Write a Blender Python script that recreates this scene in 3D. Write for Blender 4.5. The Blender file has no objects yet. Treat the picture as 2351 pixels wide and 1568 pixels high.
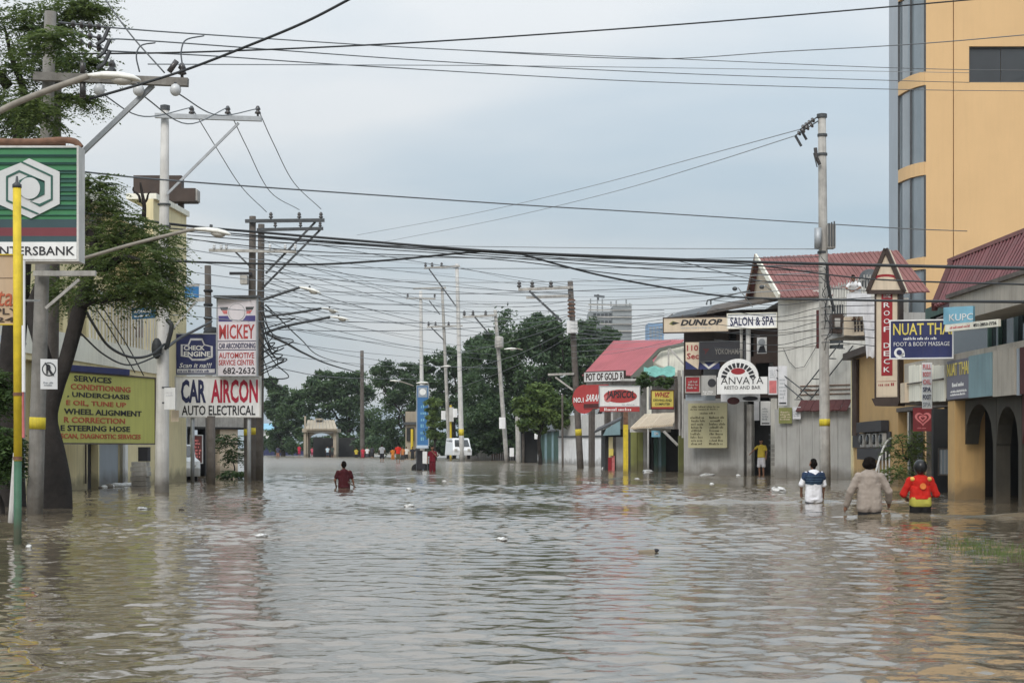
import bpy, math, random
import numpy as np
from mathutils import Vector, Matrix

# ------------------------------------------------------------------ camera, sky, sun, exposure
scene = bpy.context.scene
R = math.radians
F, CH, HU, HV = 3918.0, 1.15, 1175.5, 1030.0      # focal length in picture units, eye height above the water, horizon
cam_d = bpy.data.cameras.new('camera')
cam = bpy.data.objects.new('camera', cam_d)
scene.collection.objects.link(cam)
cam.location = (0, 0, CH)
cam.rotation_euler = (R(90), 0, 0)
cam_d.sensor_width = 36
cam_d.lens = F / 2351 * 36
cam_d.shift_y = 246 / 2351
cam_d.clip_start, cam_d.clip_end = 0.1, 5000
scene.camera = cam

SUN_EL, SUN_ROT = R(42), R(200)
world = bpy.data.worlds.new('World')
scene.world = world
world.use_nodes = True
nt = world.node_tree
N, L = nt.nodes, nt.links
N.clear()
out = N.new('ShaderNodeOutputWorld')
bg = N.new('ShaderNodeBackground')
bg.inputs['Strength'].default_value = 0.10
sky = N.new('ShaderNodeTexSky')
sky.sky_type = 'NISHITA'
sky.sun_disc = False
sky.sun_elevation, sky.sun_rotation = SUN_EL, SUN_ROT
sky.dust_density = 3.0
tc = N.new('ShaderNodeTexCoord')
sep = N.new('ShaderNodeSeparateXYZ')
L.new(tc.outputs['Generated'], sep.inputs[0])
# cloud layer: looked up where the view ray meets a high flat ceiling, so it stretches towards the horizon
zz = N.new('ShaderNodeMath'); zz.operation = 'MAXIMUM'; zz.inputs[1].default_value = 0.0
L.new(sep.outputs['Z'], zz.inputs[0])
za = N.new('ShaderNodeMath'); za.operation = 'ADD'; za.inputs[1].default_value = 0.16
L.new(zz.outputs[0], za.inputs[0])
dv = N.new('ShaderNodeVectorMath'); dv.operation = 'DIVIDE'
cb = N.new('ShaderNodeCombineXYZ')
for i in range(3):
    L.new(za.outputs[0], cb.inputs[i])
L.new(tc.outputs['Generated'], dv.inputs[0]); L.new(cb.outputs[0], dv.inputs[1])
n1 = N.new('ShaderNodeTexNoise')
n1.inputs['Scale'].default_value = 0.62; n1.inputs['Detail'].default_value = 7; n1.inputs['Roughness'].default_value = 0.46
n1.inputs['Distortion'].default_value = 0.3
mp = N.new('ShaderNodeMapping'); mp.inputs['Location'].default_value = (3.3, 1.9, 0); mp.inputs['Scale'].default_value = (1.0, 1.35, 1)
L.new(dv.outputs[0], mp.inputs[0]); L.new(mp.outputs[0], n1.inputs['Vector'])
cr = N.new('ShaderNodeValToRGB')
cr.color_ramp.elements[0].position = 0.38; cr.color_ramp.elements[0].color = (3.7, 4.6, 5.3, 1)
cr.color_ramp.elements[1].position = 0.60; cr.color_ramp.elements[1].color = (6.1, 6.3, 6.4, 1)
L.new(n1.outputs['Fac'], cr.inputs[0])
# overcast brightness rises from the horizon to the zenith, (1 + 2 sin e) / 3
gr = N.new('ShaderNodeMath'); gr.operation = 'MULTIPLY_ADD'; gr.inputs[1].default_value = 1.8; gr.inputs[2].default_value = 0.83
L.new(zz.outputs[0], gr.inputs[0])
gm = N.new('ShaderNodeVectorMath'); gm.operation = 'SCALE'
L.new(cr.outputs[0], gm.inputs[0]); L.new(gr.outputs[0], gm.inputs['Scale'])
mx = N.new('ShaderNodeMix'); mx.data_type = 'RGBA'; mx.inputs['Factor'].default_value = 0.86
L.new(sky.outputs[0], mx.inputs['A']); L.new(gm.outputs[0], mx.inputs['B'])
L.new(mx.outputs['Result'], bg.inputs['Color']); L.new(bg.outputs[0], out.inputs[0])

sun_d = bpy.data.lights.new('sun', 'SUN')
sun_d.energy, sun_d.angle, sun_d.color = 1.5, R(24), (1.0, 0.96, 0.90)
sun = bpy.data.objects.new('sun', sun_d)
scene.collection.objects.link(sun)
sd = Vector((math.sin(SUN_ROT) * math.cos(SUN_EL), math.cos(SUN_ROT) * math.cos(SUN_EL), math.sin(SUN_EL)))
sun.rotation_euler = sd.to_track_quat('Z', 'Y').to_euler()
sun.location = (0, 0, 60)
vs = scene.view_settings
vs.view_transform, vs.look, vs.exposure, vs.gamma = 'Standard', 'None', 0.26, 1.0
vs.use_curve_mapping = False
scene.cycles.max_bounces = 6

# ------------------------------------------------------------------ helpers
rnd = random.Random(7)
col = scene.collection
def V(*a): return Vector(a)
def X(u, d): return (u - HU) / F * d
def Z(v, d): return CH + (HV - v) / F * d
def P(u, v, d): return Vector((X(u, d), d, Z(v, d)))
def dw(v): return F * CH / (v - HV)                # distance of a waterline seen at height v

def mat(name, c, rough=0.75, var=0.16, sc=1.3, streak=0.0, bump=0.0, metal=0.0, spec=0.35, dirt=(0.10, 0.085, 0.065), bsc=30, alpha=None):
    m = bpy.data.materials.new(name); m.use_nodes = True
    t = m.node_tree; n, l = t.nodes, t.links
    b = n['Principled BSDF']
    b.inputs['Roughness'].default_value = rough
    b.inputs['Metallic'].default_value = metal
    b.inputs['Specular IOR Level'].default_value = spec
    co = n.new('ShaderNodeTexCoord')
    no = n.new('ShaderNodeTexNoise'); no.inputs['Scale'].default_value = sc; no.inputs['Detail'].default_value = 8; no.inputs['Roughness'].default_value = 0.62
    l.new(co.outputs['Object'], no.inputs['Vector'])
    rp = n.new('ShaderNodeValToRGB')
    rp.color_ramp.elements[0].position = 0.3; rp.color_ramp.elements[1].position = 0.7
    rp.color_ramp.elements[0].color = tuple(x * (1 - var) for x in c) + (1,)
    rp.color_ramp.elements[1].color = tuple(min(0.95, x * (1 + var)) for x in c) + (1,)
    l.new(no.outputs['Fac'], rp.inputs[0])
    last = rp.outputs[0]
    if streak:
        ma = n.new('ShaderNodeMapping'); ma.inputs['Scale'].default_value = (5, 5, 0.35)
        l.new(co.outputs['Object'], ma.inputs[0])
        ns = n.new('ShaderNodeTexNoise'); ns.inputs['Scale'].default_value = 1.4; ns.inputs['Detail'].default_value = 6; ns.inputs['Roughness'].default_value = 0.7
        l.new(ma.outputs[0], ns.inputs['Vector'])
        rs = n.new('ShaderNodeValToRGB'); rs.color_ramp.elements[0].position = 0.47; rs.color_ramp.elements[1].position = 0.78
        l.new(ns.outputs['Fac'], rs.inputs[0])
        mu = n.new('ShaderNodeMath'); mu.operation = 'MULTIPLY'; mu.inputs[1].default_value = streak
        l.new(rs.outputs[0], mu.inputs[0])
        mi = n.new('ShaderNodeMix'); mi.data_type = 'RGBA'; mi.inputs['B'].default_value = tuple(dirt) + (1,)
        l.new(mu.outputs[0], mi.inputs['Factor']); l.new(last, mi.inputs['A'])
        last = mi.outputs['Result']
        # dried mud and damp left by the flood just above the water line, ragged along its top
        ge = n.new('ShaderNodeNewGeometry'); sz_ = n.new('ShaderNodeSeparateXYZ'); l.new(ge.outputs['Position'], sz_.inputs[0])
        nm = n.new('ShaderNodeTexNoise'); nm.inputs['Scale'].default_value = 1.6; nm.inputs['Detail'].default_value = 5; l.new(ge.outputs['Position'], nm.inputs['Vector'])
        ad = n.new('ShaderNodeMath'); ad.operation = 'MULTIPLY_ADD'; ad.inputs[1].default_value = -0.9; l.new(nm.outputs['Fac'], ad.inputs[0]); l.new(sz_.outputs['Z'], ad.inputs[2])
        mr = n.new('ShaderNodeMapRange'); mr.inputs['From Min'].default_value = -0.32; mr.inputs['From Max'].default_value = 0.02; mr.inputs['To Min'].default_value = 0.62; mr.inputs['To Max'].default_value = 0.0
        l.new(ad.outputs[0], mr.inputs['Value'])
        m2 = n.new('ShaderNodeMix'); m2.data_type = 'RGBA'; m2.inputs['B'].default_value = (0.085, 0.07, 0.05, 1); l.new(mr.outputs[0], m2.inputs['Factor']); l.new(last, m2.inputs['A']); last = m2.outputs['Result']
    l.new(last, b.inputs['Base Color'])
    if bump:
        nb = n.new('ShaderNodeTexNoise'); nb.inputs['Scale'].default_value = bsc; nb.inputs['Detail'].default_value = 4
        l.new(co.outputs['Object'], nb.inputs['Vector'])
        bu = n.new('ShaderNodeBump'); bu.inputs['Strength'].default_value = bump; bu.inputs['Distance'].default_value = 0.02
        l.new(nb.outputs['Fac'], bu.inputs['Height']); l.new(bu.outputs[0], b.inputs['Normal'])
    return m

class MB:
    """collects faces in world coordinates; build() links them as ONE mesh object"""
    def __init__(s): s.v, s.f = [], []
    def add(s, vs, fs):
        k = len(s.v); s.v += [tuple(x) for x in vs]; s.f += [tuple(i + k for i in f) for f in fs]; return s
    def box(s, a, b):
        x0, y0, z0 = a; x1, y1, z1 = b
        return s.hexa([(x0, y0, z0), (x1, y0, z0), (x1, y1, z0), (x0, y1, z0)], [(x0, y0, z1), (x1, y0, z1), (x1, y1, z1), (x0, y1, z1)])
    def hexa(s, lo, hi):
        return s.add(list(lo) + list(hi), [(3, 2, 1, 0), (4, 5, 6, 7), (0, 1, 5, 4), (1, 2, 6, 5), (2, 3, 7, 6), (3, 0, 4, 7)])
    def slab(s, pts, off):
        """a polygon given by its front outline, thickened by the vector off"""
        n = len(pts); off = Vector(off)
        a = [Vector(p) for p in pts]; b = [p + off for p in a]
        return s.add(a + b, [tuple(range(n)), tuple(range(2 * n - 1, n - 1, -1))] + [(i, i + n, (i + 1) % n + n, (i + 1) % n) for i in range(n)])
    def tube(s, pts, r, n=8, cap=True):
        pts = [Vector(p) for p in pts]; m = len(pts)
        rs = r if isinstance(r, (list, tuple)) else [r] * m
        k = len(s.v); prev = None
        for i, p in enumerate(pts):
            t = (pts[min(i + 1, m - 1)] - pts[max(i - 1, 0)]).normalized()
            if prev is None:
                ref = Vector((0, 0, 1)) if abs(t.z) < 0.9 else Vector((0, 1, 0))
                e1 = t.cross(ref).normalized()
            else:
                e1 = (prev - t * prev.dot(t)).normalized()
            prev = e1; e2 = t.cross(e1)
            for j in range(n):
                a = 2 * math.pi * j / n
                s.v.append(tuple(p + (e1 * math.cos(a) + e2 * math.sin(a)) * rs[i]))
        for i in range(m - 1):
            for j in range(n):
                a, b = k + i * n + j, k + i * n + (j + 1) % n
                s.f.append((a, b, b + n, a + n))
        if cap:
            s.f.append(tuple(k + j for j in range(n - 1, -1, -1))); s.f.append(tuple(k + (m - 1) * n + j for j in range(n)))
        return s
    def bar(s, p, q, w, h=None):
        """rectangular bar from p to q"""
        p, q = Vector(p), Vector(q); h = h or w
        t = (q - p).normalized()
        ref = Vector((0, 0, 1)) if abs(t.z) < 0.95 else Vector((0, 1, 0))
        a = t.cross(ref).normalized() * w / 2; b = a.cross(t).normalized() * h / 2
        return s.hexa([p - a - b, p + a - b, p + a + b, p - a + b], [q - a - b, q + a - b, q + a + b, q - a + b])
    def lathe(s, c, prof, n=12, axis=(0, 0, 1)):
        ax = Vector(axis).normalized()
        ref = Vector((1, 0, 0)) if abs(ax.x) < 0.9 else Vector((0, 1, 0))
        e1 = ax.cross(ref).normalized(); e2 = ax.cross(e1); c = Vector(c); k = len(s.v)
        for r, z in prof:
            for j in range(n):
                a = 2 * math.pi * j / n
                s.v.append(tuple(c + ax * z + (e1 * math.cos(a) + e2 * math.sin(a)) * max(r, 1e-4)))
        for i in range(len(prof) - 1):
            for j in range(n):
                a, b = k + i * n + j, k + i * n + (j + 1) % n
                s.f.append((a, b, b + n, a + n))
        s.f.append(tuple(k + j for j in range(n - 1, -1, -1))); s.f.append(tuple(k + (len(prof) - 1) * n + j for j in range(n)))
        return s
    def ell(s, c, r, n=12, m=8, rot=None):
        c = Vector(c); k = len(s.v)
        for i in range(1, m):
            th = math.pi * i / m
            for j in range(n):
                a = 2 * math.pi * j / n
                q = Vector((r[0] * math.sin(th) * math.cos(a), r[1] * math.sin(th) * math.sin(a), r[2] * math.cos(th)))
                if rot: q = rot @ q
                s.v.append(tuple(c + q))
        for sg in (1, -1):
            q = Vector((0, 0, sg * r[2])); q = rot @ q if rot else q
            s.v.append(tuple(c + q))
        top, bot = len(s.v) - 2, len(s.v) - 1
        for i in range(m - 2):
            for j in range(n):
                a, b = k + i * n + j, k + i * n + (j + 1) % n
                s.f.append((a, a + n, b + n, b))
        for j in range(n):
            s.f.append((top, k + j, k + (j + 1) % n)); s.f.append((bot, k + (m - 2) * n + (j + 1) % n, k + (m - 2) * n + j))
        return s
    def build(s, name, m, parent=None, loc=None, smooth=False, label=None):
        root = parent
        while root is not None and root.parent is not None: root = root.parent
        o0 = Vector(root.location) if root is not None else Vector(loc if loc is not None else s.base())
        me = bpy.data.meshes.new(name)
        me.from_pydata([(x - o0.x, y - o0.y, z - o0.z) for x, y, z in s.v], [], s.f)
        if smooth: me.polygons.foreach_set('use_smooth', [True] * len(me.polygons))
        me.materials.append(m)
        o = bpy.data.objects.new(name, me); col.objects.link(o)
        if parent is not None: o.parent = parent
        else: o.location = o0
        if label: o['label'] = label
        return o
    def base(s):
        a = np.array(s.v); lo, hi = a.min(0), a.max(0)
        return Vector(((lo[0] + hi[0]) / 2, (lo[1] + hi[1]) / 2, lo[2]))

def tag(o, label, cat, group=None):
    o['label'] = label; o['category'] = cat
    if group: o['group'] = group
    return o
def thing(name, label, cat, loc, group=None):
    o = bpy.data.objects.new(name, None); col.objects.link(o)
    o.location = loc; o.empty_display_size = 0.2
    return tag(o, label, cat, group)
def struct(o): o['kind'] = 'structure'; return o

class Fr:
    """a vertical plane through two plan points; a runs left to right, z is height, o is out towards the viewer"""
    def __init__(s, u0, d0, u1, d1):
        s.p = Vector((X(u0, d0), d0, 0)); q = Vector((X(u1, d1), d1, 0))
        s.w = (q - s.p).length; s.ex = (q - s.p) / s.w; s.n = s.ex.cross(Vector((0, 0, 1)))
    def pt(s, a, z, o=0.0): return s.p + s.ex * a + s.n * o + Vector((0, 0, z))
    def A(s, u):
        k = (u - HU) / F                                   # x = k y
        return (k * s.p.y - s.p.x) / (s.ex.x - k * s.ex.y)
    def D(s, u): return s.p.y + s.ex.y * s.A(u)
    def zv(s, u, v): return Z(v, s.D(u))
    def uv(s, u, v, o=0.0): return s.pt(s.A(u), s.zv(u, v), o)
    def box(s, mb, a0, a1, z0, z1, o0, o1):
        return mb.hexa([s.pt(a0, z0, o1), s.pt(a1, z0, o1), s.pt(a1, z0, o0), s.pt(a0, z0, o0)], [s.pt(a0, z1, o1), s.pt(a1, z1, o1), s.pt(a1, z1, o0), s.pt(a0, z1, o0)])
    def wall(s, mb, a0, a1, z0, z1, th, holes=(), o=0.0):
        """wall with rectangular openings (a0, a1, z0, z1) cut right through"""
        xs = sorted({a0, a1, *[min(max(h[i], a0), a1) for h in holes for i in (0, 1)]})
        for x0, x1 in zip(xs, xs[1:]):
            if x1 - x0 < 1e-4: continue
            cut = sorted([(h[2], h[3]) for h in holes if h[0] < (x0 + x1) / 2 < h[1]])
            z = z0
            for c0, c1 in cut:
                if c0 > z: s.box(mb, x0, x1, z, c0, o - th, o)
                z = max(z, c1)
            if z < z1: s.box(mb, x0, x1, z, z1, o - th, o)
        return mb

def text_mesh(body, weight, depth):
    c = bpy.data.curves.new('lettering', 'FONT')
    c.body = body; c.size = 1; c.offset = weight; c.extrude = depth; c.resolution_u = 2
    o = bpy.data.objects.new('lettering', c)
    me = bpy.data.meshes.new_from_object(o)
    bpy.data.objects.remove(o); bpy.data.curves.remove(c)
    return me
def text(parent, body, fr, a0, a1, z0, z1, m, weight=0.015, shear=0.0, o=0.0, tilt=0.0):
    me = text_mesh(body, weight, 0.5)
    n = len(me.vertices)
    co = np.empty(n * 3); me.vertices.foreach_get('co', co); co = co.reshape(n, 3)
    lo, hi = co.min(0), co.max(0); sz = np.maximum(hi - lo, 1e-6)
    x = (co[:, 0] - lo[0]) / sz[0]; y = (co[:, 1] - lo[1]) / sz[1]; z = (co[:, 2] - lo[2]) / sz[2]
    root = parent
    while root.parent is not None: root = root.parent
    sh = shear * (z1 - z0)
    aa = a0 + x * (a1 - a0 - sh) + sh * y; hh = z0 + y * (z1 - z0) + tilt * (aa - a0); oo = o + 0.002 + z * 0.01
    ex, nn = np.array(fr.ex), np.array(fr.n)
    w = np.array(fr.p)[None] + aa[:, None] * ex[None] + oo[:, None] * nn[None]; w[:, 2] += hh
    w -= np.array(root.location)[None]
    me.vertices.foreach_set('co', w.astype(np.float32).ravel()); me.update()
    me.materials.clear(); me.materials.append(m)
    ob = bpy.data.objects.new('lettering', me); col.objects.link(ob); ob.parent = parent
    return ob
def marks(parent, fr, a0, a1, z0, z1, m, lines=1, o=0.0, seed=1, fill=0.9, size=0.75):
    """lines of print too small to read: irregular word-like strokes"""
    r = random.Random(seed); mb = MB(); lh = (z1 - z0) / lines
    for i in range(lines):
        zt = z1 - i * lh; a = a0 + (r.uniform(0, 0.1) * (a1 - a0)); end = a0 + (a1 - a0) * r.uniform(fill * 0.75, fill)
        while a < end:
            nl = r.randint(3, 8); ch = lh * size * 0.55
            for k in range(nl):
                if a > end: break
                h = lh * size * r.choice((0.62, 0.62, 0.95))
                w = ch * r.uniform(0.45, 0.8)
                fr.box(mb, a, a + w, zt - lh * 0.9, zt - lh * 0.9 + h, o + 0.001, o + 0.006)
                a += ch
            a += ch * 0.8
    return mb.build('lettering', m, parent) if mb.v else None

class Sign:
    def __init__(s, name, label, u0, v0, u1, v1, d0, d1=None, face=None, frame=None, th=0.08, fw=0.04, group=None, vb=None, cat='sign'):
        d1 = d1 or d0
        s.fr = Fr(u0, d0, u1, d1); s.w = s.fr.w; s.z1 = Z(v0, d0); s.z0 = Z(v1, d0); s.h = s.z1 - s.z0
        s.root = thing(name, label, cat, s.fr.pt(s.w / 2, s.z0, -th), group)
        s.panel = s.fr.box(MB(), 0, s.w, s.z0, s.z1, -th, 0).build('panel', face, s.root)
        if frame:
            for a0, a1, z0, z1 in ((0, s.w, s.z1, s.z1 + fw), (0, s.w, s.z0 - fw, s.z0), (-fw, 0, s.z0 - fw, s.z1 + fw), (s.w, s.w + fw, s.z0 - fw, s.z1 + fw)):
                s.fr.box(MB(), a0, a1, z0, z1, -th - 0.004, 0.025).build('frame_bar', frame, s.root)
    def A(s, x): return x * s.w
    def Zf(s, y): return s.z1 - y * s.h
    def t(s, body, x0, y0, x1, y1, m, weight=0.015, shear=0.0, o=0.0, tilt=0.0):
        return text(s.panel, body, s.fr, s.A(x0), s.A(x1), s.Zf(y1), s.Zf(y0), m, weight, shear, o, tilt)
    def r(s, x0, y0, x1, y1, m, name='print_panel', o=0.0, th=0.006, parent=None):
        return s.fr.box(MB(), s.A(x0), s.A(x1), s.Zf(y1), s.Zf(y0), o + 0.001, o + th).build(name, m, parent or s.root)
    def poly(s, pts, m, name='emblem', o=0.0, th=0.006):
        return MB().slab([s.fr.pt(s.A(x), s.Zf(y), o + th) for x, y in pts][::1], s.fr.n * -(th - 0.001)).build(name, m, s.panel)
    def disc(s, x, y, rx, m, name='emblem', o=0.0, th=0.006, n=28, ry=None):
        ry = ry or rx * s.w / s.h
        return s.poly([(x + rx * math.cos(2 * math.pi * i / n), y + ry * math.sin(2 * math.pi * i / n)) for i in range(n)], m, name, o, th)
    def m(s, x0, y0, x1, y1, mt, lines=1, o=0.0, seed=1, fill=0.95, size=0.75):
        return marks(s.panel, s.fr, s.A(x0), s.A(x1), s.Zf(y1), s.Zf(y0), mt, lines, o, seed, fill, size)
    def post(s, u, v, r, m, name='post', back=0.12, vtop=None):
        d = s.fr.D(u) ; p = s.fr.pt(s.fr.A(u), 0, -back)
        return MB().tube([(p.x, p.y, Z(v, d) if v else -0.6), (p.x, p.y, s.z1 if vtop is None else Z(vtop, d))], r, 10).build(name, m, s.root, smooth=True)

ORD = 'topmost second third fourth fifth sixth seventh eighth ninth tenth eleventh twelfth thirteenth fourteenth fifteenth sixteenth seventeenth eighteenth nineteenth twentieth twenty-first twenty-second twenty-third twenty-fourth twenty-fifth twenty-sixth'.split()
def nth(k): return ORD[k] + (' from the top' if k else '')
def spline(pts, n=10):
    pts = [Vector(p) for p in pts]
    if len(pts) == 2: return [pts[0].lerp(pts[1], i / n) for i in range(n + 1)]
    q = [pts[0] * 2 - pts[1]] + pts + [pts[-1] * 2 - pts[-2]]; o = []
    for i in range(1, len(q) - 2):
        a, b, c, d = q[i - 1:i + 3]
        for k in range(n):
            t = k / n
            o.append(0.5 * ((2 * b) + (c - a) * t + (2 * a - 5 * b + 4 * c - d) * t * t + (3 * b - a - 3 * c + d) * t ** 3))
    return o + [pts[-1]]

# ------------------------------------------------------------------ materials
M = {}
def mk(k, *a, **kw): M[k] = mat(k, *a, **kw)
mk('concrete', (0.40, 0.385, 0.36), 0.85, 0.28, 2.5, streak=0.6, bump=0.3)
mk('concrete_pale', (0.56, 0.55, 0.53), 0.85, 0.15, 2.0, streak=0.35, bump=0.25)
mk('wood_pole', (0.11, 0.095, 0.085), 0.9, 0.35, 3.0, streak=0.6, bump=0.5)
mk('steel', (0.36, 0.38, 0.40), 0.5, 0.15, 4, metal=0.35, streak=0.2)
mk('steel_dark', (0.07, 0.075, 0.08), 0.55, 0.2, 4, metal=0.2)
mk('rust', (0.16, 0.085, 0.055), 0.85, 0.4, 6, streak=0.4)
mk('brown_steel', (0.05, 0.034, 0.028), 0.6, 0.25, 2)
mk('cable', (0.022, 0.024, 0.026), 0.6, 0.1, 1)
mk('wire', (0.12, 0.13, 0.14), 0.6, 0.1, 1)
mk('wire_pale', (0.26, 0.28, 0.30), 0.6, 0.1, 1)
mk('insulator', (0.05, 0.045, 0.045), 0.25, 0.2, 3, spec=0.6)
mk('insulator_grey', (0.55, 0.56, 0.57), 0.25, 0.1, 3, spec=0.6)
mk('band_yellow', (0.58, 0.46, 0.03), 0.7, 0.2, 9, streak=0.5)
mk('post_yellow', (0.62, 0.46, 0.03), 0.65, 0.18, 7, streak=0.4)
mk('post_green', (0.045, 0.12, 0.072), 0.65, 0.25, 7, streak=0.35)
mk('lamp_white', (0.72, 0.71, 0.66), 0.45, 0.1, 3, streak=0.25)
mk('lamp_lens', (0.42, 0.40, 0.36), 0.25, 0.1, 3, spec=0.6)
mk('lamp_arm', (0.26, 0.235, 0.20), 0.65, 0.25, 5, streak=0.3)
mk('white', (0.78, 0.78, 0.78), 0.6, 0.07, 2, streak=0.22)
mk('white_print', (0.76, 0.76, 0.75), 0.6, 0.05, 2, streak=0.12)
mk('plain_white', (0.76, 0.76, 0.75), 0.6, 0.07, 3, streak=0.18)
mk('cream', (0.74, 0.65, 0.40), 0.8, 0.08, 0.7, streak=0.28)
mk('cream_white', (0.78, 0.76, 0.66), 0.8, 0.08, 0.9, streak=0.3)
mk('grey_wall', (0.36, 0.355, 0.34), 0.85, 0.14, 0.8, streak=0.4, bump=0.15)
mk('pale_wall', (0.58, 0.57, 0.53), 0.85, 0.12, 0.8, streak=0.45, bump=0.15)
mk('interior_shade', (0.03, 0.03, 0.03), 0.9, 0.3, 0.8)  # near-black colour stands in for the shade inside rooms and openings
mk('ink_black', (0.025, 0.025, 0.03), 0.6, 0.1, 4)
mk('ink_red', (0.27, 0.02, 0.026), 0.6, 0.15, 4)
mk('aircon_red', (0.40, 0.02, 0.05), 0.6, 0.12, 4)
mk('ink_navy', (0.022, 0.028, 0.085), 0.6, 0.12, 4)
mk('navy', (0.024, 0.032, 0.115), 0.55, 0.16, 3, streak=0.2)
mk('pink_red', (0.55, 0.16, 0.16), 0.65, 0.25, 6)
mk('gold', (0.70, 0.58, 0.13), 0.5, 0.1, 4, streak=0.15)
mk('roof_red', (0.125, 0.033, 0.036), 0.6, 0.2, 0.8, streak=0.3)
mk('roof_pink', (0.42, 0.125, 0.14), 0.65, 0.14, 0.6, streak=0.25)
mk('roof_brick', (0.215, 0.094, 0.088), 0.7, 0.2, 0.8, streak=0.35)
mk('apricot', (0.66, 0.44, 0.225), 0.75, 0.05, 0.35, streak=0.14, dirt=(0.42, 0.29, 0.16))
mk('tan', (0.52, 0.335, 0.145), 0.8, 0.10, 0.9, streak=0.25)
mk('glass_dark', (0.035, 0.04, 0.045), 0.08, 0.2, 0.6, spec=0.6)
mk('glass_blue', (0.20, 0.235, 0.26), 0.07, 0.12, 0.5, spec=0.9)
mk('slate', (0.28, 0.32, 0.36), 0.4, 0.08, 0.6, streak=0.2, spec=0.5)
mk('teal', (0.20, 0.30, 0.33), 0.7, 0.12, 1.2, streak=0.3)
mk('green_paint', (0.045, 0.095, 0.078), 0.7, 0.2, 1.5, streak=0.3)
mk('olive', (0.20, 0.21, 0.07), 0.8, 0.15, 1.5, streak=0.3)
mk('beige', (0.60, 0.50, 0.38), 0.75, 0.1, 1.5, streak=0.25)
mk('maroon', (0.075, 0.022, 0.022), 0.8, 0.2, 2, streak=0.2)
mk('tarpaulin', (0.62, 0.62, 0.64), 0.6, 0.15, 3, streak=0.2)
mk('plastic_white', (0.62, 0.62, 0.61), 0.4, 0.06, 6, spec=0.5)
mk('skin', (0.20, 0.10, 0.062), 0.6, 0.12, 8)
mk('hair', (0.010, 0.008, 0.007), 0.9, 0.2, 20, spec=0.05, bump=0.8, bsc=60)
mk('concrete_dark', (0.20, 0.19, 0.175), 0.9, 0.35, 2.5, streak=0.7, bump=0.4)
mk('warm_grey', (0.40, 0.365, 0.315), 0.85, 0.15, 1.0, streak=0.5)
mk('dark_green', (0.040, 0.036, 0.028), 0.8, 0.25, 1.5, streak=0.3)

# ------------------------------------------------------------------ the setting: flood water, far bank
def water_material():
    m = bpy.data.materials.new('muddy_water'); m.use_nodes = True
    t = m.node_tree; n, l = t.nodes, t.links
    b = n['Principled BSDF']
    b.inputs['Roughness'].default_value = 0.05
    b.inputs['IOR'].default_value = 1.7
    g = n.new('ShaderNodeNewGeometry')
    # further down the open road the breeze leaves ripples too small to model: they widen the reflection instead
    sy = n.new('ShaderNodeSeparateXYZ'); l.new(g.outputs['Position'], sy.inputs[0])
    rr = n.new('ShaderNodeMapRange'); rr.inputs['From Min'].default_value = 50; rr.inputs['From Max'].default_value = 160; rr.inputs['To Min'].default_value = 0.06; rr.inputs['To Max'].default_value = 0.27
    l.new(sy.outputs['Y'], rr.inputs['Value']); l.new(rr.outputs[0], b.inputs['Roughness'])
    big = n.new('ShaderNodeTexNoise'); big.inputs['Scale'].default_value = 0.12; big.inputs['Detail'].default_value = 4
    l.new(g.outputs['Position'], big.inputs['Vector'])
    rc = n.new('ShaderNodeValToRGB')
    rc.color_ramp.elements[0].position = 0.35; rc.color_ramp.elements[0].color = (0.125, 0.101, 0.070, 1)
    rc.color_ramp.elements[1].position = 0.7; rc.color_ramp.elements[1].color = (0.165, 0.132, 0.090, 1)
    l.new(big.outputs['Fac'], rc.inputs[0]); l.new(rc.outputs[0], b.inputs['Base Color'])
    def noise(scale, detail, sx, amp, loc=0.0, rough=0.5, dist=0.0):
        ma = n.new('ShaderNodeMapping'); ma.inputs['Scale'].default_value = (sx, 1, 1); ma.inputs['Location'].default_value = (loc, loc * 0.7, 0); ma.inputs['Rotation'].default_value = (0, 0, loc * 0.05)
        l.new(g.outputs['Position'], ma.inputs[0])
        no = n.new('ShaderNodeTexNoise'); no.inputs['Scale'].default_value = scale; no.inputs['Detail'].default_value = detail
        no.inputs['Roughness'].default_value = rough; no.inputs['Distortion'].default_value = dist
        l.new(ma.outputs[0], no.inputs['Vector'])
        mu = n.new('ShaderNodeMath'); mu.operation = 'MULTIPLY'; mu.inputs[1].default_value = amp
        l.new(no.outputs['Fac'], mu.inputs[0]); return mu.outputs[0]
    # patches where the breeze ruffles the surface more or less
    br = n.new('ShaderNodeTexNoise'); br.inputs['Scale'].default_value = 0.10; br.inputs['Detail'].default_value = 3
    mb_ = n.new('ShaderNodeMapping'); mb_.inputs['Scale'].default_value = (0.6, 1.5, 1)
    l.new(g.outputs['Position'], mb_.inputs[0]); l.new(mb_.outputs[0], br.inputs['Vector'])
    rb = n.new('ShaderNodeMapRange'); rb.inputs['From Min'].default_value = 0.35; rb.inputs['From Max'].default_value = 0.65
    rb.inputs['To Min'].default_value = 0.45; rb.inputs['To Max'].default_value = 1.2
    l.new(br.outputs['Fac'], rb.inputs['Value'])
    h = [noise(5.5, 3, 0.8, 0.0035, 11.7, dist=0.4), noise(14, 2, 0.8, 0.0012, 5.3)]
    acc = h[0]
    for x in h[1:]:
        ad = n.new('ShaderNodeMath'); ad.operation = 'ADD'; l.new(acc, ad.inputs[0]); l.new(x, ad.inputs[1]); acc = ad.outputs[0]
    mu = n.new('ShaderNodeMath'); mu.operation = 'MULTIPLY'; l.new(acc, mu.inputs[0]); l.new(rb.outputs[0], mu.inputs[1]); acc = mu.outputs[0]
    bu = n.new('ShaderNodeBump'); bu.inputs['Strength'].default_value = 1.0; bu.inputs['Distance'].default_value = 1.0
    l.new(acc, bu.inputs['Height']); l.new(bu.outputs[0], b.inputs['Normal'])
    return m
M['water'] = water_material()
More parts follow.
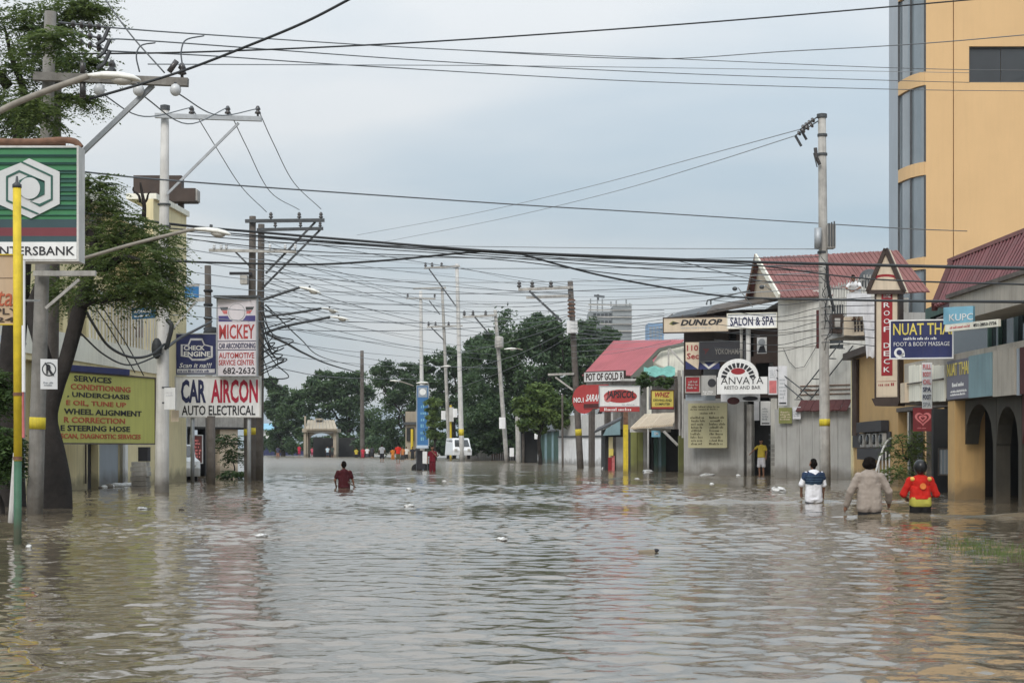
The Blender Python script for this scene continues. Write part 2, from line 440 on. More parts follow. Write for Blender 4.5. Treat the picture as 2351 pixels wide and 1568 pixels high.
# the sheet carries the low ridges pushed up by the waders as real relief
WAVE = 0.48
def ridge(x, y):
    z = 0.0
    for x0, x1, y0, k, w, a in ((3.6, 8.6, 36.15, 0.02, 0.13, 0.085), (5.6, 9.9, 28.62, 0.015, 0.13, 0.085), (-5.6, -1.5, 49.3, 0.0, 0.2, 0.035), (-0.5, 1.5, 84.5, 0, 0.3, 0.05), (-4.2, 0.6, 74.0, 0.01, 0.35, 0.03)):
        c = y0 + k * (x - x0)
        if abs(y - c) < 4 * w and x0 - 1.5 < x < x1 + 1.5:
            e = min(1, max(0, (x - x0 + 1) / 1.5)) * min(1, max(0, (x1 + 1 - x) / 1.5))
            z += a * e * math.exp(-((y - c) / w) ** 2) * (0.75 + 0.25 * math.sin(x * 3.1))
    return z
# fine relief: a spectrum of small wind ripples as real geometry on a grid that coarsens with distance
wr = np.random.default_rng(12)
yy = [6.0]
while yy[-1] < 132: yy.append(yy[-1] + 0.015 + 0.0026 * yy[-1])
yy = np.array(yy); tt = np.linspace(-0.42, 0.42, 430)
Y = np.repeat(yy[:, None], len(tt), 1); Xg = Y * tt[None, :]
Zg = np.zeros_like(Y); dyr = (0.015 + 0.0026 * Y); dxr = Y * (tt[1] - tt[0])
ruf = np.zeros_like(Y)
for k in range(9):
    a_, wl = wr.uniform(0, 6.283), wr.uniform(9, 40); ruf += np.sin(2 * np.pi / wl * (Xg * np.cos(a_) * 0.6 + Y * np.sin(a_)) + wr.uniform(0, 6.283))
ruf = np.clip(0.95 + 0.16 * ruf, 0.45, 1.5)
NW = 64
for k in range(NW):
    wl = 0.13 * (1.0 / 0.13) ** ((k + 0.5) / NW); th = np.pi / 2 + wr.normal(0, 0.8) + 0.12
    slope = 0.031 * (0.6 if wl > 0.6 else 1.0)
    fade = np.clip((wl / (np.maximum(dyr * abs(np.sin(th)), dxr * abs(np.cos(th))) * 2.6) - 1.0) * 1.4, 0, 1)
    kx, ky = 2 * np.pi / wl * np.cos(th), 2 * np.pi / wl * np.sin(th)
    ph = kx * Xg + ky * Y + wr.uniform(0, 6.283) + 0.9 * np.sin(0.37 * Xg * wr.uniform(0.4, 1.6) + 0.29 * Y * wr.uniform(0.4, 1.6))
    Zg += slope * wl / (2 * np.pi) * 1.414 * np.sin(ph) * fade
Zg *= ruf * WAVE
edge = np.minimum(np.clip((0.42 - np.abs(tt)) / 0.02, 0, 1)[None, :], np.minimum(np.clip((yy - 6) / 0.4, 0, 1), np.clip((132 - yy) / 12, 0, 1))[:, None])
Zg *= edge; Zg[-1, :] = 0
for jj, y_ in enumerate(yy):
    if 26 < y_ < 31.5 or 34 < y_ < 38.5 or 48 < y_ < 50.5 or 72 < y_ < 86:
        for ii in range(len(tt)): Zg[jj, ii] += ridge(Xg[jj, ii], y_)
nr, nc = Y.shape
co = np.stack([Xg, Y, Zg], 2).reshape(-1, 3)
x0, x1, y0, y1 = 0.42 * 6.0, 0.42 * yy[-1], 6.0, yy[-1]
outer = np.array([(-1500, -60, 0), (1500, -60, 0), (1500, 1500, 0), (-1500, 1500, 0)])
co = np.concatenate([co, outer]).astype(np.float32); q0 = nr * nc
idx = np.arange(nr * nc).reshape(nr, nc)
quads = np.stack([idx[:-1, :-1], idx[:-1, 1:], idx[1:, 1:], idx[1:, :-1]], 2).reshape(-1, 4)
ring = np.array([(q0, q0 + 1, idx[0, -1], idx[0, 0]), (q0 + 1, q0 + 2, idx[-1, -1], idx[0, -1]), (q0 + 2, q0 + 3, idx[-1, 0], idx[-1, -1]), (q0 + 3, q0, idx[0, 0], idx[-1, 0])])
quads = np.concatenate([quads, ring]).astype(np.int32); nq = len(quads)
me = bpy.data.meshes.new('flood_water'); me.vertices.add(len(co)); me.vertices.foreach_set('co', co.ravel())
me.loops.add(4 * nq); me.loops.foreach_set('vertex_index', quads.ravel()); me.polygons.add(nq); me.polygons.foreach_set('loop_start', np.arange(0, 4 * nq, 4, dtype=np.int32))
me.update(calc_edges=True); me.polygons.foreach_set('use_smooth', [True] * nq); me.materials.append(M['water'])
fw = bpy.data.objects.new('flood_water', me); col.objects.link(fw); struct(fw)
# higher ground where the flood ends, far down the road
mk('far_ground', (0.20, 0.18, 0.14), 0.9, 0.2, 0.05)
mb = MB()
gx = list(np.linspace(-700, 900, 60))
rows = []
for k, (yy, zz_) in enumerate(((300, -0.4), (312, 0.05), (330, 0.25), (420, 0.5), (1500, 0.9))):
    rows.append([(x, yy + 5 * math.sin(x * 0.05) * (k < 3), zz_) for x in gx])
mb.v = [p for r_ in rows for p in r_]; nx = len(gx)
mb.f = [(j * nx + i, j * nx + i + 1, (j + 1) * nx + i + 1, (j + 1) * nx + i) for j in range(len(rows) - 1) for i in range(nx - 1)]
struct(mb.build('ground', M['far_ground'], loc=(0, 0, 0), smooth=True))

# ------------------------------------------------------------------ right side: apricot office tower
tw = thing('office_tower', 'tall apricot yellow office tower with a glazed rounded corner', 'building', (X(2300, 72), 72, 0))
T = Fr(2124, 72, 2520, 72)
HT = 27.0
aj = T.A(2189); wa0, wa1, wz0, wz1 = T.A(2225), T.A(2395), Z(190, 72), Z(107, 72)
T.wall(MB(), 0.0, aj - 0.02, -0.5, HT, 0.3).build('wall_panel', M['apricot'], tw)
T.wall(MB(), aj + 0.02, T.A(2440) - 0.02, -0.5, HT, 0.3, [(wa0, wa1, wz0, wz1), (wa0, wa1, wz0 + 4, wz1 + 4)]).build('wall_panel', M['apricot'], tw)
T.wall(MB(), T.A(2440) + 0.02, T.w, -0.5, HT, 0.3).build('wall_panel', M['apricot'], tw)
for zo in (0, 4):
    w = MB()
    for a0, a1, z0, z1 in ((wa0, wa1, wz1 - 0.07, wz1), (wa0, wa1, wz0, wz0 + 0.07), (wa0, wa0 + 0.07, wz0 + 0.07, wz1 - 0.07), (wa1 - 0.07, wa1, wz0 + 0.07, wz1 - 0.07)):
        T.box(w, a0, a1, z0 + zo, z1 + zo, -0.24, -0.12)
    wo = w.build('window', M['steel_dark'], tw)
    am = T.A(2300)
    for a0, a1, oo in ((wa0 + 0.07, am, -0.2), (am + 0.01, wa1 - 0.07, -0.17)):
        T.box(MB(), a0, a1, wz0 + 0.07 + zo, wz1 - 0.07 + zo, oo - 0.02, oo).build('pane', M['glass_dark'], wo)
# rounded corner bay: glazed storeys between apricot bands
arc = []
c0, c1, c2 = T.pt(0, 0), Vector((X(2090, 72.5), 72.55, 0)), Vector((X(2064, 74.2), 74.2, 0))
for i in range(7):
    t_ = i / 6
    arc.append(c0 * (1 - t_) ** 2 + c1 * 2 * t_ * (1 - t_) + c2 * t_ * t_)
inn = Vector((0.55, 0.85, 0)).normalized()
def arcwall(mb, i0, i1, z0, z1, out_, th):
    for i in range(i0, i1):
        a, b = arc[i], arc[i + 1]
        t_ = (b - a).normalized(); nn = Vector((t_.y, -t_.x, 0)) * -1
        if nn.y > 0: nn = -nn
        q = [a + nn * out_, b + nn * out_, b + nn * (out_ - th), a + nn * (out_ - th)]
        mb.hexa([p + Vector((0, 0, z0)) for p in q], [p + Vector((0, 0, z1)) for p in q])
    return mb
bands = [(Z(v1, 72), Z(v0, 72)) for v0, v1 in ((-280, -245), (-60, -26), (165, 196), (372, 402), (590, 618), (800, 830))]
for z0, z1 in bands:
    arcwall(MB(), 0, 6, z0, z1, 0.04, 0.35).build('floor_band', M['apricot'], tw)
bz = sorted(bands)
for (a0, a1), (b0, b1) in zip(bz, bz[1:]):
    for i0, i1 in ((0, 3), (3, 6)):
        arcwall(MB(), i0, i1, a1 + 0.02, b0 - 0.02, -0.06, 0.05).build('window_pane', M['glass_blue'], tw)
    mb = MB()
    for i in (0, 3, 6):
        mb.bar(arc[i] + Vector((0, 0.03, a1)), arc[i] + Vector((0, 0.03, b0)), 0.07)
    mb.build('mullion', M['steel_dark'], tw)
sw = MB(); s0, s1 = arc[6], Vector((X(2041, 79.5), 79.5, 0))
q = [s0, s1, s1 + Vector((3, 0.5, 0)), s0 + Vector((3, 0.5, 0))]
sw.hexa([p + Vector((0, 0, -0.5)) for p in q], [p + Vector((0, 0, HT)) for p in q])
sw.build('side_wall', M['slate'], tw)
MB().box((s1.x + 0.8, 72.6, -0.5), (T.pt(T.w, 0).x, 79.2, HT - 0.2)).build('core', M['apricot'], tw)

# ------------------------------------------------------------------ brick-red roofed house behind the salon
hs = thing('red_roofed_house', 'pale two storey house with a steep brick red roof behind the salon signs', 'house', (14, 71, 0))
Nn, Aa, Bb = P(1792, 683, 69), P(1738, 592, 72.5), P(1716, 690, 75.5)
dr = Vector((5.4, -2.6, 0))
def roofsheets(parent, p, q, r_, s_, n, m, ridge_h=0.035, name='roof_sheet', th=0.05):
    """corrugated sheets side by side between the eave p-q and the ridge s-r"""
    p, q, r_, s_ = map(Vector, (p, q, r_, s_))
    nn = (q - p).cross(s_ - p).normalized()
    for i in range(n):
        a, b = i / n, (i + 1) / n
        mb = MB(); g = 0.012
        e0, e1 = p.lerp(q, a + g / n), p.lerp(q, b); k0, k1 = s_.lerp(r_, a + g / n), s_.lerp(r_, b)
        lift = nn * (0.008 * (i % 2))
        mb.slab([e0 + lift, e1 + lift, k1 + lift, k0 + lift], -nn * th)
        for f in (0.12, 0.38, 0.64, 0.9):
            mb.bar(e0.lerp(e1, f) + lift + nn * 0.012, k0.lerp(k1, f) + lift + nn * 0.012, 0.05, ridge_h)
        mb.build(name, m, parent)
roofsheets(hs, Nn, Nn + dr, Aa + dr, Aa, 8, M['roof_brick'])
roofsheets(hs, Bb + dr, Bb, Aa, Aa + dr, 6, M['roof_brick'])
MB().slab([Nn + V(0, .3, 0), Aa + V(0.12, 0.25, -0.25), Bb + V(0.2, 0, 0)], (0.6, -0.25, 0)).build('gable', M['beige'], hs)
mb = MB(); mb.bar(Nn + V(-0.06, 0, 0.02), Aa + V(-0.06, 0, 0.05), 0.08, 0.26); mb.build('barge_board', M['cream_white'], hs)
mb = MB(); mb.bar(Bb + V(-0.06, 0, 0.02), Aa + V(-0.06, 0, 0.05), 0.08, 0.26); mb.build('barge_board', M['rust'], hs)
H = Fr(1786, 70, 1952, 67.5)
ez = H.zv(1800, 672)
H.wall(MB(), 0, H.w + 1.6, -0.5, ez, 0.25, [(H.A(1900), H.A(1936), Z(800, 68), Z(700, 68))]).build('wall', M['pale_wall'], hs)
MB().box((11.4, 71.0, -0.5), (16.5, 78, ez - 0.1)).build('rear_block', M['pale_wall'], hs)
for vv in (690, 735, 760, 795):
    mb = MB(); H.box(mb, 0.02, H.w, Z(vv, 69), Z(vv, 69) + 0.05, 0, 0.03); mb.build('ledge', M['pale_wall'], hs)
mb = MB(); H.box(mb, H.A(1900), H.A(1936), Z(800, 68), Z(700, 68), -0.2, -0.16); mb.build('window_pane', M['glass_dark'], hs)
# corrugated grey gate under a dark red awning, its colour darkened to stand for shadow
gt = thing('sheet_metal_gate', 'tall plain grey sheet metal gate behind the right hand pole', 'gate', H.pt(H.w / 2, 0, 0.2))
G = Fr(1778, 67.5, 1954, 65.6)
for i in range(6):
    a0, a1 = G.w * i / 6 + 0.01, G.w * (i + 1) / 6 - 0.01
    mb = MB(); G.box(mb, a0, a1, -0.5, G.zv(1860, 938) + (0.02 if i % 2 else 0), -0.03, 0.004 * (i % 2))
    mb.build('sheet', M['grey_wall'], gt)
aw = thing('shadow_dark_awning', 'dark red corrugated awning over the grey gate', 'awning', G.pt(G.w / 2, 2.4, 0.4))
for i in range(7):
    a0 = G.A(1836) + (G.w - G.A(1836)) * i / 7; a1 = a0 + (G.w - G.A(1836)) / 7 - 0.015
    z0 = G.zv(1860, 943) + 0.02 * (i % 2); z1 = G.zv(1860, 918)
    mb = MB(); mb.slab([G.pt(a0, z0, 0.35), G.pt(a1, z0, 0.35), G.pt(a1, z1, -0.1), G.pt(a0, z1, -0.1)], (0, 0.01, -0.04)); mb.build('sheet', M['maroon'], aw)
g = Sign('small_sign', 'dark red narrow vertical sign on the pale wall beside the right pole', 1874, 712, 1883, 800, 65.5, 65.4, M['maroon'], None, 0.05)
db = thing('meter_box', 'dark brown wall box with a grey meter under the roof deck', 'box', H.pt(H.w + 0.2, 5.0, 1.0)); MB().box((X(1908, 63), 62.8, Z(765, 63)), (X(1936, 63), 63.4, Z(722, 63))).build('case', M['brown_steel'], db); MB().box((X(1916, 62.8), 62.7, Z(752, 63)), (X(1928, 62.8), 62.79, Z(732, 63))).build('meter', M['concrete'], db)
for k in range(3): H.box(MB(), H.A(1838), H.w, Z(905 - k * 10, 68), Z(903 - k * 10, 68), 0.001, 0.05).build('ledge', M['rust'], hs)
# outside steel stair climbing across that wall
st = thing('steel_stair', 'thin steel outside stair zigzagging up the pale wall', 'stair', H.pt(3, 2.6, 0.6))
for u0, v0, u1, v1 in ((1846, 915, 1960, 770), (1872, 925, 1975, 795), (1800, 850, 1880, 912), (1800, 868, 1868, 925)):
    MB().tube([H.uv(u0, v0, 0.5), H.uv(u1, v1, 0.5)], 0.025, 6).build('rail', M['steel_dark'], st)
for k in range(7):
    f = k / 6; MB().bar(H.uv(1850 + 115 * f, 918 - 140 * f, 0.35), H.uv(1860 + 115 * f, 918 - 140 * f, 0.9), 0.2, 0.03).build('tread', M['steel_dark'], st)
MB().tube([H.uv(1802, 800, 0.1), H.uv(1815, 830, 0.1), H.uv(1830, 846, 0.1), H.uv(1850, 842, 0.1), H.uv(1875, 800, 0.1), H.uv(1884, 772, 0.1)], 0.012, 5).build('hanging_cable', M['cable'], st)

# ------------------------------------------------------------------ salon row with its crowd of signs
sl = thing('salon_building', 'low dark fronted salon building hung with many shop signs', 'building', (8.6, 77, 0))
S = Fr(1570, 75, 1786, 73)
zt = S.zv(1700, 712)
S.wall(MB(), 0, S.w, Z(915, 75), zt, 0.25, [(S.A(1610), S.A(1660), Z(905, 74), Z(838, 74)), (S.A(1672), S.A(1690), Z(820, 74), Z(765, 74)), (S.A(1700), S.A(1730), Z(820, 74), Z(765, 74)), (S.A(1735), S.A(1775), Z(905, 74), Z(835, 74))]).build('upper_wall', M['brown_steel'], sl)
S.wall(MB(), 0, S.A(1697), -0.5, Z(916, 75), 0.25).build('shop_wall', M['grey_wall'], sl)
S.box(MB(), S.A(1697), S.A(1712), -0.5, Z(918, 75), -0.3, 0.25).build('pillar', M['grey_wall'], sl)
S.box(MB(), S.A(1716), S.A(1727), -0.5, Z(930, 75), -0.3, 0.1).build('pillar', M['concrete'], sl)
S.box(MB(), S.A(1773), S.A(1787), -0.5, Z(918, 75), -0.3, 0.2).build('pillar', M['pale_wall'], sl)
S.wall(MB(), S.A(1697), S.w, -0.5, Z(918, 75), 0.1, o=-1.8).build('back_wall', M['interior_shade'], sl)
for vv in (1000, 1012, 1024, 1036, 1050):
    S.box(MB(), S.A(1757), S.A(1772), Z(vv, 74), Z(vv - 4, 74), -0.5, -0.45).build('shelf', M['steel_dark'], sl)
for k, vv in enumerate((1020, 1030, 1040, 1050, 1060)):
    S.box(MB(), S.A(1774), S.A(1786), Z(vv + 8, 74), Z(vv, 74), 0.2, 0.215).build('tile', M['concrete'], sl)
MB().box((9.2, 75.6, -0.5), (13, 84, zt - 0.15)).build('core', M['interior_shade'], sl)
# sloping eaves over the signs
ev = thing('tin_eaves', 'dark sloping tin eaves sagging over the salon signs', 'roof', S.pt(1.5, zt, 1))
e0, e1, e2, e3 = P(1524, 731, 73), P(1622, 716, 72.5), P(1790, 684, 71.5), P(1790, 672, 76)
MB().slab([e0, e1, P(1640, 700, 76), P(1560, 716, 77)], (0, 0, -0.09)).build('sheet', M['steel_dark'], ev)
MB().slab([e1 + V(0.02, 0, 0.02), e2, e3, P(1640, 700, 76)], (0, 0, -0.12)).build('sheet', M['wood_pole'], ev)
MB().tube([P(1622, 700, 72), P(1624, 690, 72), P(1700, 672, 71.5), P(1722, 668, 71.5)], 0.035, 6).build('rail', M['steel_dark'], ev)
MB().tube([P(1632, 700, 72), P(1632, 690, 72)], 0.03, 6).build('rail', M['steel_dark'], ev)
for k in range(7):
    u = 1530 + k * 36; MB().bar(P(u, 733 - k * 6.5, 72.6), P(u + 14, 722 - k * 6.5, 75.5), 0.06).build('rafter', M['wood_pole'], ev)
for (ua, va, ub, vb) in ((1728, 705, 1690, 660), (1800, 690, 1752, 656), (1840, 640, 1800, 655)):
    lp = thing('floodlight', {1728: 'small floodlight on the longer thin arm above the salon eaves', 1800: 'small floodlight on a thin arm beside the red gable', 1840: 'small floodlight on a bent arm in front of the brick red roof'}[ua], 'lamp', P(ub, vb, 70))
    MB().tube([P(ua, va, 71), P(ub + 4, vb, 70), P(ub, vb + 2, 70)], 0.018, 5).build('arm', M['steel'], lp)
    MB().ell(P(ub - 3, vb + 3, 70), (0.11, 0.11, 0.09), 8, 6).build('head', M['steel_dark'], lp, smooth=True)
# long tyre sign
g = Sign('shop_sign', 'long beige tyre shop sign with slanted black letters under the eaves', 1524, 731, 1672, 763, 72.6, 71.8, M['beige'], M['brown_steel'], 0.25)
g.t('DUNLOP', 0.26, 0.12, 0.92, 0.56, M['ink_black'], 0.045, 0.35)
g.poly([(0.08, 0.40), (0.14, 0.2), (0.24, 0.36), (0.14, 0.52)], M['olive'], 'emblem'); g.poly([(0.11, 0.38), (0.15, 0.26), (0.25, 0.36), (0.15, 0.46)], M['ink_black'], 'emblem', 0.006)
g.m(0.25, 0.64, 0.9, 0.78, M['steel'], 1, seed=4)
g = Sign('shop_sign', 'white board reading salon and spa in blue capitals', 1671, 722, 1782, 753, 70.8, 70.2, M['white'], M['cream_white'], 0.2)
g.t('SALON & SPA', 0.05, 0.22, 0.96, 0.86, M['ink_navy'], 0.02)
g.r(0.0, 0.0, 1.0, 0.1, M['steel'])
g = Sign('shop_sign', 'black tyre brand sign with dim grey lettering', 1607, 786, 1709, 829, 71.6, 71.0, M['ink_black'], M['steel_dark'], 0.15)
g.t('YOKOHAMA', 0.34, 0.36, 0.93, 0.66, M['concrete_dark'], 0.012); g.poly([(0.06, 0.35), (0.22, 0.35), (0.17, 0.5), (0.11, 0.68), (0.12, 0.48)], M['maroon'])
g = Sign('shop_sign', 'blue and pink pointed sign with red number and letters, left of the black tyre sign', 1574, 786, 1606, 848, 71.9, 71.8, M['navy'], None, 0.1)
g.poly([(0, 0), (1, 0), (1, 0.62), (0.9, 1.0), (0.0, 0.68)][::-1], M['beige'], 'print_panel'); g.t('110', 0.1, 0.1, 0.9, 0.32, M['ink_red'], 0.02, o=0.008); g.t('Sec', 0.1, 0.4, 0.95, 0.62, M['ink_red'], 0.02, o=0.008)
g = Sign('shop_sign', 'dark blue strip sign below the black tyre sign', 1607, 831, 1652, 848, 71.7, 71.4, M['navy'], None, 0.1)
g.poly([(0.0, 0.0), (0.45, 1.0), (1.0, 0.0), (0.8, 0.0), (0.45, 0.66), (0.2, 0.0)], M['concrete_pale'], 'emblem')
# arched resto sign
g = Sign('shop_sign', 'white resto sign with an arched top and a fan of black blocks', 1646, 866, 1762, 905, 70.4, 69.8, M['plain_white'], None, 0.12)
fr_ = g.fr; cx, cz, rr = g.w * 0.42, g.z1, g.w * 0.40
MB().slab([fr_.pt(cx + rr * math.cos(math.pi * i / 24), cz + 0.9 * rr * math.sin(math.pi * i / 24), 0) for i in range(25)], fr_.n * -0.12).build('arched_top', M['plain_white'], g.root)
for i in range(11):
    t0, t1 = math.pi * (i + 0.14) / 11, math.pi * (i + 0.86) / 11
    ang = lambda t_, k: fr_.pt(cx + rr * k * math.cos(t_), cz - 0.05 + 0.9 * rr * k * math.sin(t_), 0.006)
    MB().slab([ang(t0, 0.58), ang(t0, 0.84), ang(t1, 0.84), ang(t1, 0.58)], fr_.n * -0.005).build('letter_block', M['ink_black'], g.root)
MB().slab([fr_.pt(cx + 0.22 * rr * math.cos(2 * math.pi * i / 20) * 1.6, cz + 0.28 * rr + 0.16 * rr * math.sin(2 * math.pi * i / 20), 0.006) for i in range(20)], fr_.n * -0.005).build('emblem', M['ink_red'], g.root)
g.t('ANVAYA', 0.08, 0.0, 0.92, 0.42, M['ink_black'], -0.004); g.t('RESTO AND BAR', 0.15, 0.52, 0.86, 0.72, M['ink_black'], 0.0)
# posters and tarpaulins crowding the shop front
g = Sign('poster', 'small dark red poster left of the arched white sign', 1575, 866, 1606, 900, 72.2, 72.0, M['ink_red'], M['concrete'], 0.05); g.m(0.1, 0.2, 0.9, 0.8, M['grey_wall'], 3, seed=2)
g = Sign('poster', 'grey poster with a dark round motif beside the arched sign', 1610, 862, 1644, 908, 71.6, 71.4, M['grey_wall'], None, 0.05); g.disc(0.72, 0.38, 0.28, M['ink_black']); g.m(0.1, 0.75, 0.9, 0.95, M['plain_white'], 2, seed=3)
g = Sign('poster', 'pink and white tarpaulin poster right of the arched sign', 1764, 842, 1785, 906, 69.6, 69.5, M['tarpaulin'], None, 0.03); g.r(0.1, 0.5, 0.9, 0.95, M['pink_red']); g.m(0.15, 0.1, 0.85, 0.4, M['steel'], 4, seed=8)
g = Sign('poster', 'long lilac tarpaulin hanging beside the pink poster', 1787, 840, 1807, 930, 69.2, 69.1, M['tarpaulin'], None, 0.02); g.m(0.1, 0.3, 0.9, 0.85, M['steel'], 6, seed=9); g.r(0.1, 0.93, 0.9, 0.97, M['ink_black'])
g = Sign('poster', 'narrow white tarpaulin dangling in the dark doorway', 1746, 921, 1769, 976, 71.6, 71.5, M['plain_white'], None, 0.02); g.m(0.15, 0.25, 0.85, 0.8, M['steel'], 5, seed=10); g.r(0.12, 0.9, 0.9, 0.95, M['ink_black'])
g = Sign('poster', 'crumpled white sheet hanging at the top of the dark doorway', 1731, 921, 1743, 965, 71.9, 71.8, M['tarpaulin'], None, 0.03)
g = Sign('poster', 'faded yellow green poster pasted near the top of the pale pillar', 1788, 936, 1818, 972, 67.2, 66.9, M['olive'], None, 0.02); g.m(0.1, 0.2, 0.9, 0.8, M['beige'], 4, seed=5)
g = Sign('poster', 'small grey notice pasted on the grey gate', 1820, 934, 1838, 962, 66.8, 66.6, M['tarpaulin'], None, 0.02); g.m(0.1, 0.2, 0.9, 0.8, M['steel'], 4, seed=6)
g = Sign('menu_board', 'large yellowish board listing services in two columns on the grey wall', 1580, 926, 1669, 1028, 74.2, 73.4, M['olive'], None, 0.06)
mk('board_khaki', (0.42, 0.39, 0.24), 0.8, 0.06, 1.5, streak=0.15); g.panel.data.materials[0] = M['board_khaki']
mk('board_ink', (0.10, 0.09, 0.05), 0.8, 0.1, 3)
g.m(0.05, 0.05, 0.97, 0.16, M['board_ink'], 2, seed=11); g.m(0.28, 0.19, 0.75, 0.25, M['board_ink'], 1, seed=12); g.m(0.05, 0.28, 0.45, 0.94, M['board_ink'], 9, seed=13, fill=0.95); g.m(0.54, 0.28, 0.97, 0.94, M['board_ink'], 9, seed=14, fill=0.95)
g = Sign('poster', 'pale blue tarpaulin strip along the top of the grey shop wall', 1574, 905, 1642, 920, 72.4, 72.0, M['slate'], None, 0.04)
g = Sign('poster', 'torn pale tarpaulin with a dark oval above the doorway', 1655, 905, 1745, 922, 71.4, 71.0, M['tarpaulin'], None, 0.05); g.disc(0.32, 0.9, 0.16, M['maroon'], ry=0.5); g.disc(0.75, 0.6, 0.2, M['ink_black'], ry=0.3)
g = Sign('poster', 'black and white portrait poster under the salon sign', 1738, 775, 1760, 812, 72.0, 71.8, M['plain_white'], None, 0.03); g.disc(0.5, 0.3, 0.36, M['steel']); g.poly([(0.1, 0.95), (0.3, 0.55), (0.75, 0.5), (0.95, 0.95)], M['ink_black'])
pp = thing('sign_post', 'tall pale steel post holding up the salon sign', 'post', (X(1718, 71), 71, 0)); MB().tube([P(1718, 753, 71), P(1718, 905, 71)], 0.1, 10).build('shaft', M['concrete_pale'], pp, smooth=True); MB().tube([P(1702, 753, 71), P(1702, 838, 71)], 0.06, 8).build('brace', M['concrete'], pp, smooth=True)

# ------------------------------------------------------------------ tan building with the roof deck
tb = thing('tan_building', 'tan walled bar building with a fenced roof deck', 'building', (13, 56, 0))
B = Fr(1957, 64.5, 2200, 46)
zd = Z(812, 60)
aE0, aE1 = B.A(2062), B.A(2192)
B.wall(MB(), 0, B.w, -0.5, zd, 0.3, [(aE0, aE1 - 0.4, -0.6, Z(932, 50))]).build('wall', M['tan'], tb)
B.wall(MB(), aE0 - 1, B.w, -0.5, zd, 0.1, o=-3.2).build('back_wall', M['interior_shade'], tb)
B.box(MB(), -0.1, B.w, zd, zd + 0.25, -4, 0.35).build('deck_slab', M['brown_steel'], tb)
MB().tube([B.uv(1972, 825, 0.12), B.uv(1972, 1000, 0.12)], 0.14, 8).build('drain_pipe', M['brown_steel'], tb)
B.box(MB(), 0.0, 0.45, -0.5, zd - 0.02, 0.0, 0.06).build('corner_trim', M['cream'], tb)
for i in range(3):
    a = aE0 + (aE1 - aE0) * (0.18 + 0.3 * i)
    B.box(MB(), a, a + 0.12, -0.4, Z(935, 50), -0.28, -0.1).build('door_frame', M['wood_pole'], tb)
B.box(MB(), aE0, aE1 - 0.4, Z(938, 50), Z(928, 50), -0.25, 0.06).build('lintel', M['wood_pole'], tb)
# upper set-back storey of the deck: dark glass room, white tarpaulins, slatted fence
B.wall(MB(), B.A(2080), B.w, zd + 0.25, Z(700, 52), 0.2, [(B.A(2090), B.A(2135), Z(800, 52), Z(725, 52))], o=-0.6).build('deck_room', M['green_paint'], tb)
B.box(MB(), B.A(2090), B.A(2135), Z(800, 52), Z(725, 52), -0.75, -0.7).build('window_pane', M['glass_dark'], tb)
fe = thing('deck_fence', 'grey slatted fence around the roof deck above the tan wall', 'fence', B.pt(1.2, zd, 0.2))
fz0, fz1 = Z(738, 62), Z(640, 62)
D_ = Fr(1908, 64.5, 1998, 60)
for i in range(15):
    a = D_.w * i / 14
    D_.box(MB(), a, a + 0.045, fz0, fz1 - 0.1 * ((i * 7) % 3) / 3, 0, 0.03).build('slat', M['concrete'], fe)
for z in (fz0 + 0.25, fz1 - 0.2):
    D_.box(MB(), 0, D_.w, z, z + 0.06, 0.03, 0.07).build('rail', M['concrete'], fe)
D_.box(MB(), -0.4, D_.w + 2.2, Z(770, 62), fz0, -3, 0.1).build('deck_edge', M['grey_wall'], fe)
tp = thing('white_tarpaulin', 'rumpled white tarpaulin hanging from the roof deck fence', 'tarpaulin', P(1995, 820, 57))
rows = []
for i in range(9):
    f = i / 8
    rows.append([(1978 + 12 * f + j * (30 - 12 * f) / 4, 690 + f * 130 + 3 * math.sin(j * 2 + i), 57.2 + 0.09 * math.sin(j * 2.3 + i * 1.3)) for j in range(5)])
mb = MB()
pts = [P(*c) for r_ in rows for c in r_]
mb.v = [tuple(p) for p in pts] + [tuple(p + V(0, 0.02, 0)) for p in pts]
for i in range(8):
    for j in range(4):
        a = i * 5 + j; mb.f += [(a, a + 5, a + 6, a + 1), (a + 45, a + 46, a + 51, a + 50)]
mb.build('sheet', M['tarpaulin'], tp, smooth=True)
bx = Sign('box_sign', 'tilted cream box sign with a brown figure on the roof deck corner', 1937, 728, 1984, 772, 61, 60.4, M['beige'], None, 0.5); bx.m(0.5, 0.12, 0.95, 0.85, M['brown_steel'], 2, seed=3, size=0.95)
sp = thing('satellite_dish', 'dark round satellite dish on the roof deck', 'dish', P(1998, 670, 61)); MB().lathe(P(1996, 640, 61.5), [(0.02, 0.12), (0.2, 0.08), (0.36, 0.0), (0.38, -0.02), (0.36, -0.01), (0.05, 0.06)], 18, (-0.3, -1, 0.25)).build('reflector', M['steel_dark'], sp); MB().tube([P(1998, 640, 61.6), P(1998, 690, 61.6)], 0.03, 6).build('mast', M['steel_dark'], sp)
# vertical blade sign with a triangular top
g = Sign('blade_sign', 'tall red vertical blade sign with a triangular top', 2012, 668, 2061, 912, 50, 49.6, M['beige'], M['brown_steel'], 0.3, 0.05)
g.r(0.24, 0.0, 0.76, 0.80, M['ink_red'], 'letter_strip')
for i, ch in enumerate('ROOF DECK'):
    if ch != ' ': g.t(ch, 0.36, 0.115 + i * 0.0755, 0.64, 0.162 + i * 0.0755, M['plain_white'], 0.0, o=0.007)
g.t('THE', 0.32, 0.02, 0.68, 0.07, M['plain_white'], 0.0, o=0.007)
g.r(0.02, 0.82, 0.98, 0.99, M['beige'], 'foot_panel', 0.001); g.r(0.06, 0.85, 0.94, 0.853, M['ink_red'], 'stripe', 0.008); g.m(0.1, 0.86, 0.9, 0.9, M['ink_red'], 1, 0.008)
fr_ = g.fr
tri = [(1994, 671), (2036, 572), (2078, 671)]
